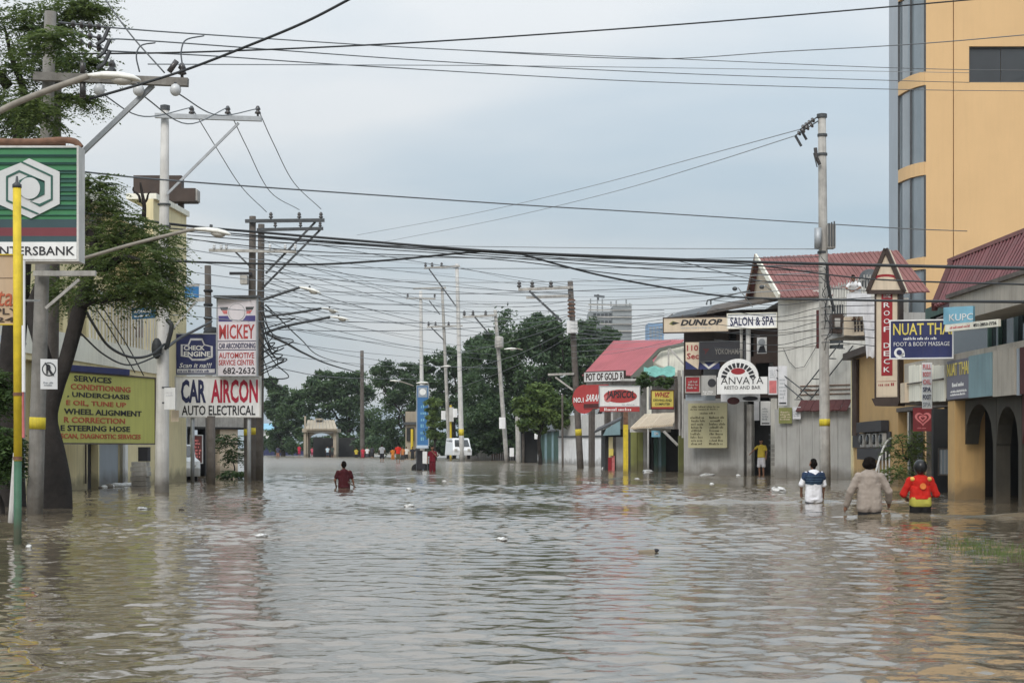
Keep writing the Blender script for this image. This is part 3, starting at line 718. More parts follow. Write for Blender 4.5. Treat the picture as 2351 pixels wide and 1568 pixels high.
MB().slab([fr_.uv(u, v, 0.05) for u, v in tri], fr_.n * -0.3).build('triangle_top', M['beige'], g.root)
for (a, b) in ((0, 1), (1, 2), (2, 0)):
    MB().bar(fr_.uv(*tri[a], 0.06), fr_.uv(*tri[b], 0.06), 0.09, 0.12).build('triangle_trim', M['brown_steel'], g.root)
MB().slab([fr_.uv(2036 + 26 * math.cos(2 * math.pi * i / 20), 637 + 7 * math.sin(2 * math.pi * i / 20), 0.058) for i in range(20)], fr_.n * -0.006).build('emblem', M['ink_red'], g.root)
MB().slab([fr_.uv(2036 + 20 * math.cos(2 * math.pi * i / 20), 640 + 4 * math.sin(2 * math.pi * i / 20), 0.064) for i in range(20)], fr_.n * -0.006).build('emblem', M['beige'], g.root)
MB().slab([fr_.uv(2004, 915, 0.1), fr_.uv(2070, 915, 0.1), fr_.uv(2064, 932, 0.1), fr_.uv(2012, 932, 0.1)], fr_.n * -0.5).build('foot', M['brown_steel'], g.root)
# massage signs
g = Sign('shop_sign', 'navy massage sign with tall yellow capitals', 2045, 738, 2186, 822, 38.6, 38.3, M['navy'], M['white'], 0.12, 0.03)
g.t('NUAT THAI', 0.04, 0.06, 1.0, 0.38, M['gold'], 0.012); g.t('FOOT & BODY MASSAGE', 0.05, 0.57, 0.96, 0.68, M['plain_white'], -0.004)
g.m(0.2, 0.42, 0.82, 0.52, M['plain_white'], 1, seed=21); g.disc(0.14, 0.86, 0.085, M['plain_white']); g.r(0.14, 0.86, 0.23, 0.97, M['plain_white'])
g.disc(0.14, 0.85, 0.045, M['navy'], o=0.006)
g = Sign('shop_sign', 'light blue sign with white letters overlapping the navy massage sign', 2166, 706, 2234, 745, 35.4, 35.0, M['teal'], None, 0.1)
mk('sky_sign', (0.20, 0.43, 0.56), 0.5, 0.08, 2, streak=0.1); g.panel.data.materials[0] = M['sky_sign']
g.t('KUPC', 0.2, 0.42, 1.0, 0.82, M['plain_white'], 0.0)
g = Sign('shop_sign', 'narrow cream strip sign with a phone number under the light blue sign', 2170, 746, 2292, 762, 34.8, 33.2, M['cream_white'], None, 0.06)
g.m(0.05, 0.25, 0.5, 0.7, M['pink_red'], 1, seed=2); g.t('851-2853-7726', 0.55, 0.3, 0.97, 0.72, M['ink_black'], 0.0)

# ------------------------------------------------------------------ arcade building nearest on the right
ab = thing('arcade_building', 'two storey arcade shop building with a dark red roof at the right edge', 'building', (11.5, 37, 0))
A_ = Fr(2076, 43, 2640, 27.2)
f0, f1 = Z(925, 43), Z(836, 43)
A_.wall(MB(), 0, A_.w, f0, f1, 0.2).build('fascia', M['warm_grey'], ab)
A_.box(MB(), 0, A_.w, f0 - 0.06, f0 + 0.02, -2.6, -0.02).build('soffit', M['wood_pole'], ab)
def fp(u0, v0, u1, v1, m, o=0.05, name='fascia_panel', parent=ab):
    za, zb = A_.zv(u0, v1), A_.zv(u0, v0)
    return A_.box(MB(), A_.A(u0), A_.A(u1), za, zb, 0.002, o).build(name, m, parent)
for k in range(6):
    fp(2089 + k * 14, 840, 2102 + k * 14, 922, M['cream_white'], 0.03 + 0.012 * (k % 2))
fp(2078, 880, 2088, 925, M['beige'], 0.12); fp(2230, 818, 2283, 914, M['teal'], 0.06); fp(2288, 806, 2338, 911, M['warm_grey'], 0.08); fp(2341, 800, 2346, 908, M['slate'], 0.06); fp(2347, 798, 2480, 905, M['maroon'], 0.05)
A_.box(MB(), A_.A(2089), A_.A(2172), Z(882, 42), Z(879, 42), 0.05, 0.08).build('dark_line', M['wood_pole'], ab)
# upper windows set back, with pale green mullions
uz0, uz1 = f1, Z(742, 40)
A_.wall(MB(), 0.8, A_.w, uz0 - 0.3, uz1 + 0.1, 0.05, o=-0.85).build('window_pane', M['glass_dark'], ab)
for u in (2190, 2212, 2246, 2275, 2283, 2318, 2330):
    a = A_.A(u); A_.box(MB(), a, a + 0.07, uz0, uz1, -0.84, -0.76).build('mullion', M['teal'] if u > 2240 else M['green_paint'], ab)
A_.wall(MB(), A_.A(2216), A_.w, Z(745, 38), Z(690, 38), 0.9, o=0.35).build('upper_fascia', M['warm_grey'], ab)
A_.box(MB(), A_.A(2214), A_.w, Z(690, 38), Z(690, 38) + 0.09, -0.4, 0.42).build('gutter', M['wood_pole'], ab)
A_.box(MB(), 0.6, A_.w, -0.5, uz1, -6, -2.6).build('inner_block', M['interior_shade'], ab)
A_.box(MB(), 0.6, A_.w, uz1, Z(700, 40), -6, -0.9).build('loft_block', M['interior_shade'], ab)
# the red roof, hipped at its far end
ec, ap = P(2145, 705, 43), P(2187, 600, 46.5)
en = Vector((X(2660, 27.5), 27.5, ec.z)); an = Vector((ap.x + 0.25, 30, ap.z))
roofsheets(ab, ec, en, an, ap, 14, M['roof_red'], 0.05)
MB().slab([ec, ap, Vector((ap.x + 2.2, 47, ec.z))], (0.02, -0.1, 0.0)).build('hip_end', M['roof_red'], ab)
mb = MB(); mb.bar(ec, ap, 0.14, 0.2); mb.build('barge_board', M['maroon'], ab)
mb = MB(); mb.bar(ap + V(0, 0.2, 0.03), an, 0.2, 0.1); mb.build('ridge_cap', M['roof_brick'], ab)
# arches along the walkway
Q = Fr(2131, 41.6, 2640, 27.2)
def arch_bay(u0, u1, m):
    a0, a1 = Q.A(u0), Q.A(u1); n = 14; top = f0 - 0.07; spring = 1.25; w_ = a1 - a0
    r_ = w_ / 2; hgt = min(top - spring - 0.12, r_ * 1.0); mb = MB()
    for i in range(n):
        t0, t1 = i / n, (i + 1) / n
        h0 = spring + hgt * math.sqrt(max(0, 1 - (2 * t0 - 1) ** 2)); h1 = spring + hgt * math.sqrt(max(0, 1 - (2 * t1 - 1) ** 2))
        lo = [Q.pt(a0 + w_ * t0, h0, 0.0), Q.pt(a0 + w_ * t1, h1, 0.0), Q.pt(a0 + w_ * t1, h1, -0.3), Q.pt(a0 + w_ * t0, h0, -0.3)]
        hi = [Q.pt(a0 + w_ * t0, top, 0.0), Q.pt(a0 + w_ * t1, top, 0.0), Q.pt(a0 + w_ * t1, top, -0.3), Q.pt(a0 + w_ * t0, top, -0.3)]
        mb.hexa(lo, hi)
    mb.build('arch', m, ab)
    mb = MB(); Q.box(mb, a1, a1 + 0.22, -0.5, top, -0.3, 0.0); mb.build('pillar', m, ab)
arch_bay(2216, 2280, M['dark_green']); arch_bay(2288, 2338, M['dark_green']); arch_bay(2347, 2440, M['maroon'])
mb = MB(); p0 = Vector((X(2192, 38.4), 38.4, 0)); mb.box((p0.x, 38.4, -0.5), (p0.x + 0.68, 39.0, f0 - 0.07)); mb.build('tan_pillar', M['tan'], ab)
MB().box((X(2247, 41.2), 41.2, -0.5), (13.2, 41.5, f0 - 0.08)).build('shade_wall', M['interior_shade'], ab)  # near-black wall added as painted shade behind the tan pillar
MB().box((X(2143, 44.2), 44.2, -0.5), (X(2191, 44.2), 44.4, Z(938, 44.2))).build('doorway_shade', M['interior_shade'], ab)  # dark panel that paints the shade of an open doorway
MB().tube([(X(2284, 36.6), 36.6, -0.4), (X(2284, 36.6), 36.6, 1.9)], 0.03, 6).build('pipe', M['concrete'], ab)
# hanging print banners and signs
g = Sign('banner', 'long white banner with red and blue words hanging over the arcade edge', 2117, 833, 2140, 938, 39.9, 39.8, M['plain_white'], None, 0.02)
for i, (wd, mm) in enumerate((('FULL', 'pink_red'), ('BODY', 'pink_red'), ('OIL', 'pink_red'), ('SPA', 'ink_navy'), ('FOOT', 'ink_navy'), ('SPA', 'steel'))):
    g.r(0.03, 0.02 + i * 0.165, 0.97, 0.155 + i * 0.165, M['plain_white'] if i > 2 else M['tarpaulin']); g.t(wd, 0.1, 0.035 + i * 0.165, 0.9, 0.14 + i * 0.165, M[mm], 0.02, o=0.007)
g = Sign('shop_sign', 'grey violet massage sign with two faded yellow words on the arcade edge', 2174, 830, 2228, 918, 38.95, 37.1, M['slate'], None, 0.06)
mk('violet_grey', (0.16, 0.16, 0.20), 0.6, 0.1, 2, streak=0.2); g.panel.data.materials[0] = M['violet_grey']
g.t('NUAT', 0.03, 0.08, 0.46, 0.40, M['gold'], 0.0); g.t('THAI', 0.53, 0.08, 0.95, 0.40, M['gold'], 0.0); g.m(0.2, 0.55, 0.8, 0.7, M['plain_white'], 1, seed=5); g.m(0.1, 0.76, 0.92, 0.92, M['plain_white'], 2, seed=6)
mk('banner_red', (0.15, 0.014, 0.018), 0.7, 0.15, 3, streak=0.2)
g = Sign('banner', 'red ice cream banner with a pale double heart', 2096, 936, 2141, 990, 47.5, 47.2, M['banner_red'], None, 0.02)
for k, mm in ((1.0, 'pink_red'), (0.72, 'banner_red'), (0.5, 'pink_red'), (0.26, 'banner_red')):
    pts = []
    for i in range(30):
        t_ = 2 * math.pi * i / 30
        pts.append((0.52 + k * 0.026 * 16 * math.sin(t_) ** 3, 0.45 - k * 0.022 * (13 * math.cos(t_) - 5 * math.cos(2 * t_) - 2 * math.cos(3 * t_) - math.cos(4 * t_)) * 0.9))
    g.poly(pts, M[mm], 'emblem', 0.006 * (1.1 - k) * 4)
g.m(0.2, 0.82, 0.85, 0.9, M['pink_red'], 1, seed=4)
# electric meters
mt = thing('meter_board', 'black board with a row of grey electric meters on the tan wall', 'meter', B.uv(2004, 1050, 0.1))
B.box(MB(), B.A(1984), B.A(2042), B.zv(2004, 992), B.zv(2004, 968), 0.02, 0.28).build('hood', M['ink_black'], mt)
B.box(MB(), B.A(1984), B.A(2044), B.zv(2004, 1055), B.zv(2004, 1028), 0.02, 0.26).build('cable_box', M['ink_black'], mt)
B.box(MB(), B.A(1962), B.A(2048), B.zv(2004, 1027), B.zv(2004, 993), 0.02, 0.08).build('backing', M['ink_black'], mt)
for i in range(4):
    a = B.A(1987 + i * 15); mb = MB(); B.box(mb, a + 0.04, a + 0.75, B.zv(2004, 1026), B.zv(2004, 996), 0.085, 0.2)
    o = mb.build('meter', M['concrete'], mt); MB().lathe(B.pt(a + 0.4, B.zv(2004, 1009), 0.2), [(0.17, 0), (0.17, 0.06), (0.1, 0.09)], 12, B.n).build('dial', M['glass_dark'], o)
# stair rail, glass door leaf and steps at the entrance
rl = thing('stair_railing', 'pale curved metal handrail at the bar entrance', 'railing', P(2040, 1100, 50))
MB().tube(spline([P(2008, 1105, 49), P(2012, 1080, 49), P(2022, 1045, 49.5), P(2035, 1015, 50.5), P(2048, 1005, 51)], 5), 0.03, 6).build('handrail', M['concrete_pale'], rl)
for u, v in ((2018, 1058), (2026, 1040), (2034, 1046), (2042, 1052)):
    MB().tube([P(u, v - 10, 49.8), P(u, 1112, 49.8)], 0.022, 6).build('baluster', M['concrete_pale'], rl)
MB().tube([P(2018, 1088, 49.8), P(2044, 1090, 49.8)], 0.02, 6).build('lower_rail', M['concrete_pale'], rl)
dl = Sign('glass_door', 'pale glazed door leaf standing in the dark bar entrance', 2157, 1032, 2186, 1088, 43.9, 43.8, M['glass_blue'], M['wood_pole'], 0.05, cat='door')
for i in range(3): dl.r(0.1 + 0.3 * i, 0.0, 0.16 + 0.3 * i, 1.0, M['concrete_pale'], 'grille_bar')

# ------------------------------------------------------------------ pink-roofed row and roadside stalls
mk('olive_grey', (0.15, 0.165, 0.14), 0.85, 0.15, 0.8, streak=0.3)
pr = thing('pink_roofed_building', 'low shop building with a faded pink red roof beyond the stalls', 'building', (7, 108, 0))
K = Fr(1338, 108, 1572, 98)
p0, p1 = P(1336, 868, 108), P(1572, 868, 98)
roofsheets(pr, P(1336, 862, 108), P(1500, 862, 100), P(1570, 780, 108), P(1408, 783, 114), 9, M['roof_pink'])
MB().slab([P(1465, 862, 101), P(1500, 832, 99.5), P(1515, 806, 99.2), P(1570, 792, 98), P(1574, 864, 97.6)], (0.1, 0.6, 0)).build('gable_wall', M['cream_white'], pr)
mb = MB(); mb.bar(P(1450, 868, 100.6), P(1515, 803, 98.8), 0.1, 0.2); mb.bar(P(1515, 803, 98.8), P(1574, 789, 97.4), 0.1, 0.2); mb.build('barge_board', M['olive_grey'], pr)
MB().slab([P(1452, 866, 100.4), P(1500, 866, 98.9), P(1500, 832, 98.9), P(1497, 824, 99)], (0, 0.05, 0)).build('side_gable', M['olive_grey'], pr)
mb = MB(); mb.bar(P(1535, 800, 97.6), P(1535, 850, 97.6), 0.09); mb.bar(P(1537, 800, 97.6), P(1572, 838, 97.2), 0.09); mb.build('roof_brace', M['concrete'], pr)
K.wall(MB(), K.A(1398), K.w, -0.5, Z(866, 108), 0.25, o=-0.3).build('wall', M['concrete_dark'], pr)
K.box(MB(), 0, K.A(1398), Z(900, 108), Z(862, 108), -0.5, -0.25).build('beam', M['concrete_dark'], pr)
for k in range(3): K.box(MB(), 0.2 + 1.9 * k, 0.5 + 1.9 * k, -0.5, Z(900, 108), -0.6, -0.3).build('post', M['wood_pole'], pr)
MB().box((X(1485, 96), 95.8, -0.5), (X(1495, 96), 96.1, Z(880, 96))).build('pillar', M['cream_white'], pr)
wl = thing('white_wall', 'white roadside wall with a dark cap line behind the leaning pole', 'wall', (X(1335, 125), 125, 0))
W_ = Fr(1282, 126, 1400, 116)
W_.wall(MB(), 0, W_.w, -0.5, W_.zv(1285, 1005), 0.2).build('lower_wall', M['white'], wl); W_.wall(MB(), 0, W_.w, W_.zv(1285, 1002), W_.zv(1285, 955), 0.2, o=-0.06).build('upper_wall', M['concrete_pale'], wl)
W_.box(MB(), 0, W_.w, W_.zv(1285, 1005), W_.zv(1285, 1001), -0.22, 0.08).build('cap', M['steel_dark'], wl)
hd = thing('green_shed', 'small green boarded shed with a dark roof under the tree', 'shed', (X(1258, 136), 136, 0))
E_ = Fr(1236, 138, 1282, 132)
for i in range(9):
    a0, a1 = E_.w * i / 9, E_.w * (i + 1) / 9 - 0.02
    E_.box(MB(), a0, a1, -0.5, E_.zv(1240, 990) + 0.06 * (i % 2), -0.05, 0.02 * (i % 2)).build('board', M['green_paint'] if i % 3 else M['teal'], hd)
MB().slab([P(1230, 990, 137), P(1285, 985, 131), P(1283, 972, 134), P(1240, 975, 140)], (0, 0, -0.12)).build('roof', M['steel_dark'], hd)
E_.box(MB(), 0.1, E_.w - 0.1, -0.5, E_.zv(1240, 990), -5, -0.1).build('body', M['interior_shade'], hd)
ds = thing('dark_stall', 'dark open stall between the trees and the green shed', 'stall', (X(1215, 142), 142, 0))
MB().box((X(1196, 142), 141, -0.5), (X(1234, 142), 146, 2.6)).build('body', M['interior_shade'], ds); MB().slab([P(1192, 985, 139), P(1238, 985, 139), P(1238, 978, 146), P(1192, 978, 146)], (0, 0, -0.1)).build('roof', M['steel_dark'], ds)
MB().box((X(1198, 140.8), 140.7, -0.5), (X(1204, 140.8), 140.9, 2.4)).build('post', M['wood_pole'], ds)

# stall with a blue cloth front
s1 = thing('blue_awning_stall', 'roadside stall with a black sloping roof and pale blue cloth front', 'stall', (X(1400, 93), 93, 0))
MB().slab([P(1364, 990, 91), P(1424, 962, 91), P(1428, 955, 95), P(1372, 982, 95)], (0, 0, -0.12)).build('roof', M['steel_dark'], s1)
MB().slab([P(1384, 1000, 90.9), P(1424, 998, 90.9), P(1424, 966, 90.9), P(1392, 984, 90.9)], (0, 0.03, 0)).build('cloth_front', M['teal'], s1)
for u0, u1, m in ((1389, 1397, 'interior_shade'), (1397, 1407, 'cream'), (1407, 1414, 'wood_pole'), (1414, 1432, 'grey_wall')):
    MB().box((X(u0, 92), 91.8, -0.5), (X(u1, 92) - 0.01, 92.0, Z(1003, 92))).build('panel', M[m], s1)
MB().box((X(1396, 91.7), 91.6, -0.5), (X(1404, 91.7), 91.75, Z(1050, 91.7))).build('red_board', M['ink_red'], s1); MB().box((X(1404.5, 91.7), 91.6, -0.5), (X(1411, 91.7), 91.75, Z(1046, 91.7))).build('pink_board', M['pink_red'], s1)
MB().box((X(1398, 91.55), 91.5, Z(1046, 91.5)), (X(1408, 91.55), 91.58, Z(1030, 91.5))).build('yellow_board', M['gold'], s1)
MB().box((X(1389, 92), 92.02, -0.5), (X(1440, 92), 96, 2.2)).build('body', M['interior_shade'], s1)
# stall with a corrugated awning
s2 = thing('tin_awning_stall', 'olive and green stall under a rusty corrugated tin awning', 'stall', (X(1500, 88), 88, 0))
roofsheets(s2, P(1446, 984, 84), P(1545, 976, 82), P(1560, 948, 86), P(1480, 952, 88), 6, M['beige'], 0.06)
MB().box((X(1446, 84), 83.9, Z(992, 84)), (X(1540, 84), 83.98, Z(984, 84))).build('fascia', M['concrete_pale'], s2)
for k, (u0, u1, m) in enumerate(((1448, 1462, 'olive'), (1462.5, 1476, 'olive'), (1476.5, 1490, 'grey_wall'), (1494, 1500, 'interior_shade'), (1500.5, 1510, 'green_paint'), (1510.5, 1518, 'teal'), (1518.5, 1528, 'green_paint'))):
    MB().box((X(u0, 86), 85.8 + 0.05 * (k % 2), -0.5), (X(u1, 86), 86.1, Z(990, 86))).build('board', M[m], s2)
MB().box((X(1446, 86), 86.15, -0.5), (X(1560, 86), 91, Z(985, 86))).build('body', M['interior_shade'], s2)
MB().tube([P(1524, 990, 82.5), P(1556, 1022, 82.5)], 0.07, 6).build('brace', M['concrete_pale'], s2)
MB().box((X(1558, 82.3), 82.2, -0.5), (X(1573, 82.3), 82.6, Z(1000, 82))).build('yellow_post', M['olive'], s2)
MB().tube([P(1488, 985, 83), P(1488, 1085, 83)], 0.035, 6).build('pole', M['concrete_pale'], s2)
g = Sign('small_sign', 'small blue sign hanging under the tin awning', 1496, 988, 1516, 1003, 83, 83, M['navy'], None, 0.05); g.panel.data.materials[0] = M['sky_sign']; g.t('SM', 0.3, 0.25, 0.75, 0.7, M['plain_white'], 0.01)
wp = thing('posts_and_boards', 'brown upright boards of a shack at the salon corner', 'shack', (X(1558, 80), 80, 0))
for k, (u0, u1, v0) in enumerate(((1549, 1555, 868), (1556, 1563, 850), (1564, 1570, 870))):
    MB().box((X(u0, 80), 79.9 + 0.05 * k, Z(985, 80)), (X(u1, 80), 80.1 + 0.05 * k, Z(v0, 80))).build('board', M['wood_pole'] if k % 2 == 0 else M['concrete'], wp)
MB().tube([P(1568, 850, 79.5), P(1568, 1005, 79.5)], 0.06, 8).build('conduit', M['concrete_pale'], wp); MB().tube([P(1560, 900, 79.4), P(1561, 1000, 79.4)], 0.05, 8).build('conduit', M['concrete'], wp)

# signs over the stalls
g = Sign('shop_sign', 'white pawnshop style board with brown block capitals under the pink roof', 1341, 855, 1432, 877, 100, 98, M['plain_white'], M['brown_steel'], 0.15)
g.t('POT OF GOLD R', 0.05, 0.12, 0.99, 0.9, M['brown_steel'], 0.03)
g = Sign('shop_sign', 'red rounded signboard partly behind the oval logo sign', 1340, 884, 1395, 938, 97, 96, M['ink_red'], None, 0.12)
mk('sign_red', (0.40, 0.05, 0.05), 0.55, 0.1, 2, streak=0.15); g.panel.data.materials[0] = M['sign_red']; g.disc(0.0, 0.6, 0.5, M['sign_red'], 'rounded_end', -0.05); g.t("NO.1", -0.42, 0.52, 0.0, 0.74, M['plain_white'], 0.03, o=0.0); g.t('SARAP', 0.08, 0.4, 0.72, 0.7, M['plain_white'], 0.02, 0.25); g.r(0.0, 0.8, 1.0, 0.98, M['maroon'])
g = Sign('shop_sign', 'white sign with a red oval logo on the orange post', 1377, 887, 1468, 932, 79, 79, M['plain_white'], M['steel'], 0.15)
g.disc(0.52, 0.5, 0.42, M['sign_red'], 'emblem', ry=0.34); g.disc(0.2, 0.62, 0.09, M['pink_red'], 'emblem', 0.005); g.t('JAPSICOL', 0.16, 0.22, 0.9, 0.7, M['ink_black'], 0.03, 0.1, o=0.008)
g.m(0.55, 0.88, 0.95, 0.97, M['steel'], 1, seed=3)
MB().box((g.fr.p.x, 78.9, Z(945, 79)), (g.fr.pt(g.w, 0).x, 79.08, Z(934, 79))).build('lower_strip', M['sign_red'], g.root)
marks(g.root, g.fr, 0.1, g.w - 0.1, Z(944, 79), Z(935, 79), M['plain_white'], 1, 0.105, 5)
op = thing('orange_post', 'bright orange yellow square post of the oval logo sign', 'post', (X(1436, 75.5), 75.5, 0))
MB().box((X(1430.5, 75.5), 75.3, -0.6), (X(1441.5, 75.5), 75.5, Z(975, 75.5))).build('shaft', M['post_yellow'], op); MB().box((X(1430.8, 75.5), 75.31, Z(975, 75.5)), (X(1441.2, 75.5), 75.49, Z(946, 75.5))).build('upper_shaft', M['rust'], op)
g = Sign('shop_sign', 'yellow sign with red and black lettering above the tin awning', 1496, 897, 1546, 938, 79.4, 79.4, M['gold'], M['maroon'], 0.12)
g.t('WHIZ', 0.1, 0.08, 0.85, 0.36, M['sign_red'], 0.03, 0.2); g.t('DRIVING AND', 0.08, 0.46, 0.92, 0.60, M['ink_black'], 0.01); g.t('COMPUTER', 0.15, 0.68, 0.85, 0.82, M['ink_black'], 0.01); g.r(0.0, 0.9, 1.0, 1.0, M['sign_red'])
tq = thing('turquoise_canopy', 'crumpled turquoise plastic canopy above the stalls', 'canopy', P(1500, 868, 92))
rows = [[(1478 + j * 9, 842 + i * 7 + 3 * math.sin(j * 1.7 + i), 92.6 - i * 0.5) for j in range(9)] for i in range(4)]
mb = MB(); pts = [P(*c) for r_ in rows for c in r_]; mb.v = [tuple(p) for p in pts] + [tuple(p + V(0, .03, -.03)) for p in pts]
for i in range(3):
    for j in range(8):
        a = i * 9 + j; mb.f += [(a, a + 9, a + 10, a + 1), (a + 36, a + 37, a + 46, a + 45)]
mk('turquoise', (0.13, 0.34, 0.29), 0.7, 0.3, 3, streak=0.3); mb.build('sheet', M['turquoise'], tq, smooth=True)
mb = MB(); mb.bar(P(1425, 872, 92), P(1493, 872, 92), 0.12); mb.bar(P(1492, 872, 92), P(1492, 940, 92), 0.12); mb.build('frame', M['concrete_pale'], tq)

# ------------------------------------------------------------------ far towers
mk('haze_concrete', (0.26, 0.28, 0.29), 0.9, 0.2, 0.1, streak=0.2)
cs = thing('unfinished_tower', 'distant grey unfinished tower block with bare columns on top', 'building', (X(1400, 620), 620, 0))
d = 620
MB().box((X(1352, d), d, -1), (X(1405, d), d + 18, Z(715, d))).build('block', M['haze_concrete'], cs); MB().box((X(1405, d) + 0.05, d - 3, -1), (X(1449, d), d + 14, Z(704, d))).build('block', M['haze_concrete'], cs)
for v in (700, 712, 728, 744, 760):
    MB().box((X(1350, d), d - 3.6, Z(v + 3, d)), (X(1450, d), d - 3.02, Z(v, d))).build('floor_slab', M['concrete'], cs)
for u, v0, v1 in ((1356, 686, 715), (1372, 690, 715), (1383, 686, 715), (1403, 692, 704), (1415, 690, 704), (1438, 686, 704), (1446, 696, 704)):
    MB().box((X(u - 1.5, d), d, Z(v1, d)), (X(u + 1.5, d), d + 1, Z(v0, d))).build('column', M['haze_concrete'], cs)
for i in range(5):
    for j in range(3):
        u, v = 1362 + 9 * i, 720 + j * 16
        MB().box((X(u, d), d - 0.4, Z(v + 8, d)), (X(u + 6, d), d - 0.02, Z(v, d))).build('window', M['glass_dark'], cs)
mb = MB(); mb.tube([P(1373, 690, d + 3), P(1373, 676, d + 3)], 0.4, 6); mb.bar(P(1364, 679, d + 3), P(1388, 682, d + 3), 0.8); mb.build('crane', M['steel_dark'], cs)
bb = thing('blue_tower', 'distant pale blue tower block between the grey tower and the signs', 'building', (X(1505, 560), 560, 0))
mk('blue_block', (0.19, 0.32, 0.50), 0.6, 0.1, 0.1)
MB().box((X(1488, 560), 560, -1), (X(1524, 560), 572, Z(742, 560))).build('block', M['blue_block'], bb)
for i in range(4):
    for j in range(5): MB().box((X(1491 + 8 * i, 560), 559.6, Z(756 + j * 9, 560)), (X(1496 + 8 * i, 560), 559.98, Z(750 + j * 9, 560))).build('window', M['slate'], bb)

# gate house at the far end of the road
gh = thing('gate_house', 'cream tiled gate arch at the far end of the flooded road', 'gate', (X(736, 236), 236, 0))
d = 236
mk('gate_beige', (0.36, 0.31, 0.24), 0.85, 0.2, 0.3, streak=0.4)
for u0, u1 in ((697, 707), (765, 772)):
    MB().box((X(u0, d), d, -0.5), (X(u1, d), d + 3, Z(985, d))).build('pillar', M['gate_beige'], gh)
MB().box((X(695, d), d - 0.6, Z(992, d)), (X(776, d), d + 4, Z(984, d))).build('beam', M['gate_beige'], gh)
for i in range(9):
    a, b = 702 + i * 8, 709.4 + i * 8
    MB().slab([P(a, 984, d - 1), P(b, 984, d - 1), P(706 + (b - 702) * 0.86, 964, d + 2), P(706 + (a - 702) * 0.86, 964, d + 2)], (0, 0.02, -0.2)).build('roof_tile_strip', M['gate_beige'], gh)
MB().box((X(722, d), d + 1, Z(964, d)), (X(738, d), d + 3, Z(960, d))).build('ridge', M['gate_beige'], gh); MB().box((X(699, d), d - 0.3, -0.5), (X(703, d), d, Z(955, d))).build('mast', M['gate_beige'], gh)
mb = MB()
for i in range(12):
    t0, t1 = math.pi * i / 12, math.pi * (i + 1) / 12; c = lambda t_: (X(736 - 27 * math.cos(t_), d), Z(1008 - 14 * math.sin(t_), d))
    (xa, za_), (xb, zb) = c(t0), c(t1); mb.hexa([(xa, d + 0.5, za_), (xb, d + 0.5, zb), (xb, d + 1.5, zb), (xa, d + 1.5, za_)], [(xa, d + 0.5, Z(993, d)), (xb, d + 0.5, Z(993, d)), (xb, d + 1.5, Z(993, d)), (xa, d + 1.5, Z(993, d))])
mb.build('arch', M['gate_beige'], gh); MB().box((X(707, d), d + 6, -0.5), (X(850, d), d + 7, Z(1004, d))).build('dark_wall', M['interior_shade'], gh)
ft = thing('far_wall', 'low dark wall with a blue stripe at the far left end of the road', 'wall', (X(655, 300), 300, 0))
MB().box((X(596, 296), 296, -0.5), (X(700, 296), 297, Z(1026, 296))).build('wall', M['ink_navy'], ft); MB().box((X(596, 297), 297.1, -0.5), (X(700, 297), 298, Z(1020, 297))).build('upper_wall', M['slate'], ft)
cbd = thing('distant_house', 'pale distant house glimpsed behind the far trees', 'house', (X(640, 330), 330, 0)); MB().box((X(600, 330), 330, -0.5), (X(662, 330), 336, Z(985, 330))).build('wall', M['white'], cbd); MB().slab([P(598, 985, 329), P(664, 985, 329), P(655, 972, 336), P(606, 972, 336)], (0, 0.1, -0.2)).build('roof', M['sky_sign'], cbd)
yb = thing('corner_kiosk', 'small tan kiosk beside the tall blue banner', 'kiosk', (X(945, 200), 200, 0))
MB().box((X(932, 200), 199, -0.5), (X(958, 200), 203, Z(945, 200))).build('wall', M['gate_beige'], yb); MB().box((X(929, 200), 198.6, Z(975, 200)), (X(961, 200), 203.4, Z(969, 200))).build('awning', M['steel_dark'], yb); MB().box((X(935, 200), 198.8, Z(1012, 200)), (X(952, 200), 198.98, Z(982, 200))).build('opening', M['interior_shade'], yb)
MB().tube([P(946, 985, 198.5), P(946, 1048, 198.5)], 0.16, 8).build('yellow_post', M['post_yellow'], yb)
for k, (u0, u1, v, m) in enumerate(((1068, 1100, 1012, 'concrete'), (1100, 1128, 1020, 'pale_wall'), (1128, 1160, 1010, 'rust'), (1160, 1196, 1016, 'grey_wall'))):
    w = thing('roadside_fence', ('grey concrete wall segment beside the white van', 'pale low wall segment under the big tree', 'rusty red board fence under the big tree', 'grey wall segment beside the leaning thin pole')[k], 'fence', (X((u0 + u1) / 2, 166), 166, 0))
    n_ = 6
    for i in range(n_):
        ua, ub = u0 + (u1 - u0) * i / n_, u0 + (u1 - u0) * (i + 1) / n_ - 0.4
        MB().box((X(ua, 166), 165.8 + 0.05 * (i % 2), -0.5), (X(ub, 166), 166.1, Z(v + (i * 5 % 3), 166))).build('board', M[m], w)

# ------------------------------------------------------------------ left side: cream building, boards, sign tower
cr_ = thing('cream_building', 'cream yellow building with an upstairs balcony behind the dark tree', 'building', (-17, 58, 0))
C_ = Fr(128, 46, 428, 60)
z1f, z2f, ztop = 3.55, 5.75, 8.8
C_.wall(MB(), -6, C_.w, -0.5, z1f, 0.3, [(C_.A(201), C_.A(226), -0.6, Z(1010, 53)), (C_.A(228), C_.A(282), -0.6, Z(1012, 55))]).build('ground_wall', M['cream'], cr_)
C_.wall(MB(), -6, C_.w, z1f + 0.75, ztop, 0.3, [(C_.A(205), C_.A(250), z1f + 0.9, Z(700, 55)), (C_.A(260), C_.A(300), z1f + 0.9, Z(700, 56)), (C_.A(290), C_.A(340), Z(600, 58), Z(520, 58)), (C_.A(225), C_.A(270), Z(600, 55), Z(520, 55))], o=-1.4).build('upper_wall', M['cream'], cr_)
C_.wall(MB(), C_.A(352), C_.w, z1f, 9.3, 0.3, [(C_.A(388), C_.A(402), 6.2, 7.2)], o=0.0).build('stair_wall', M['cream'], cr_)
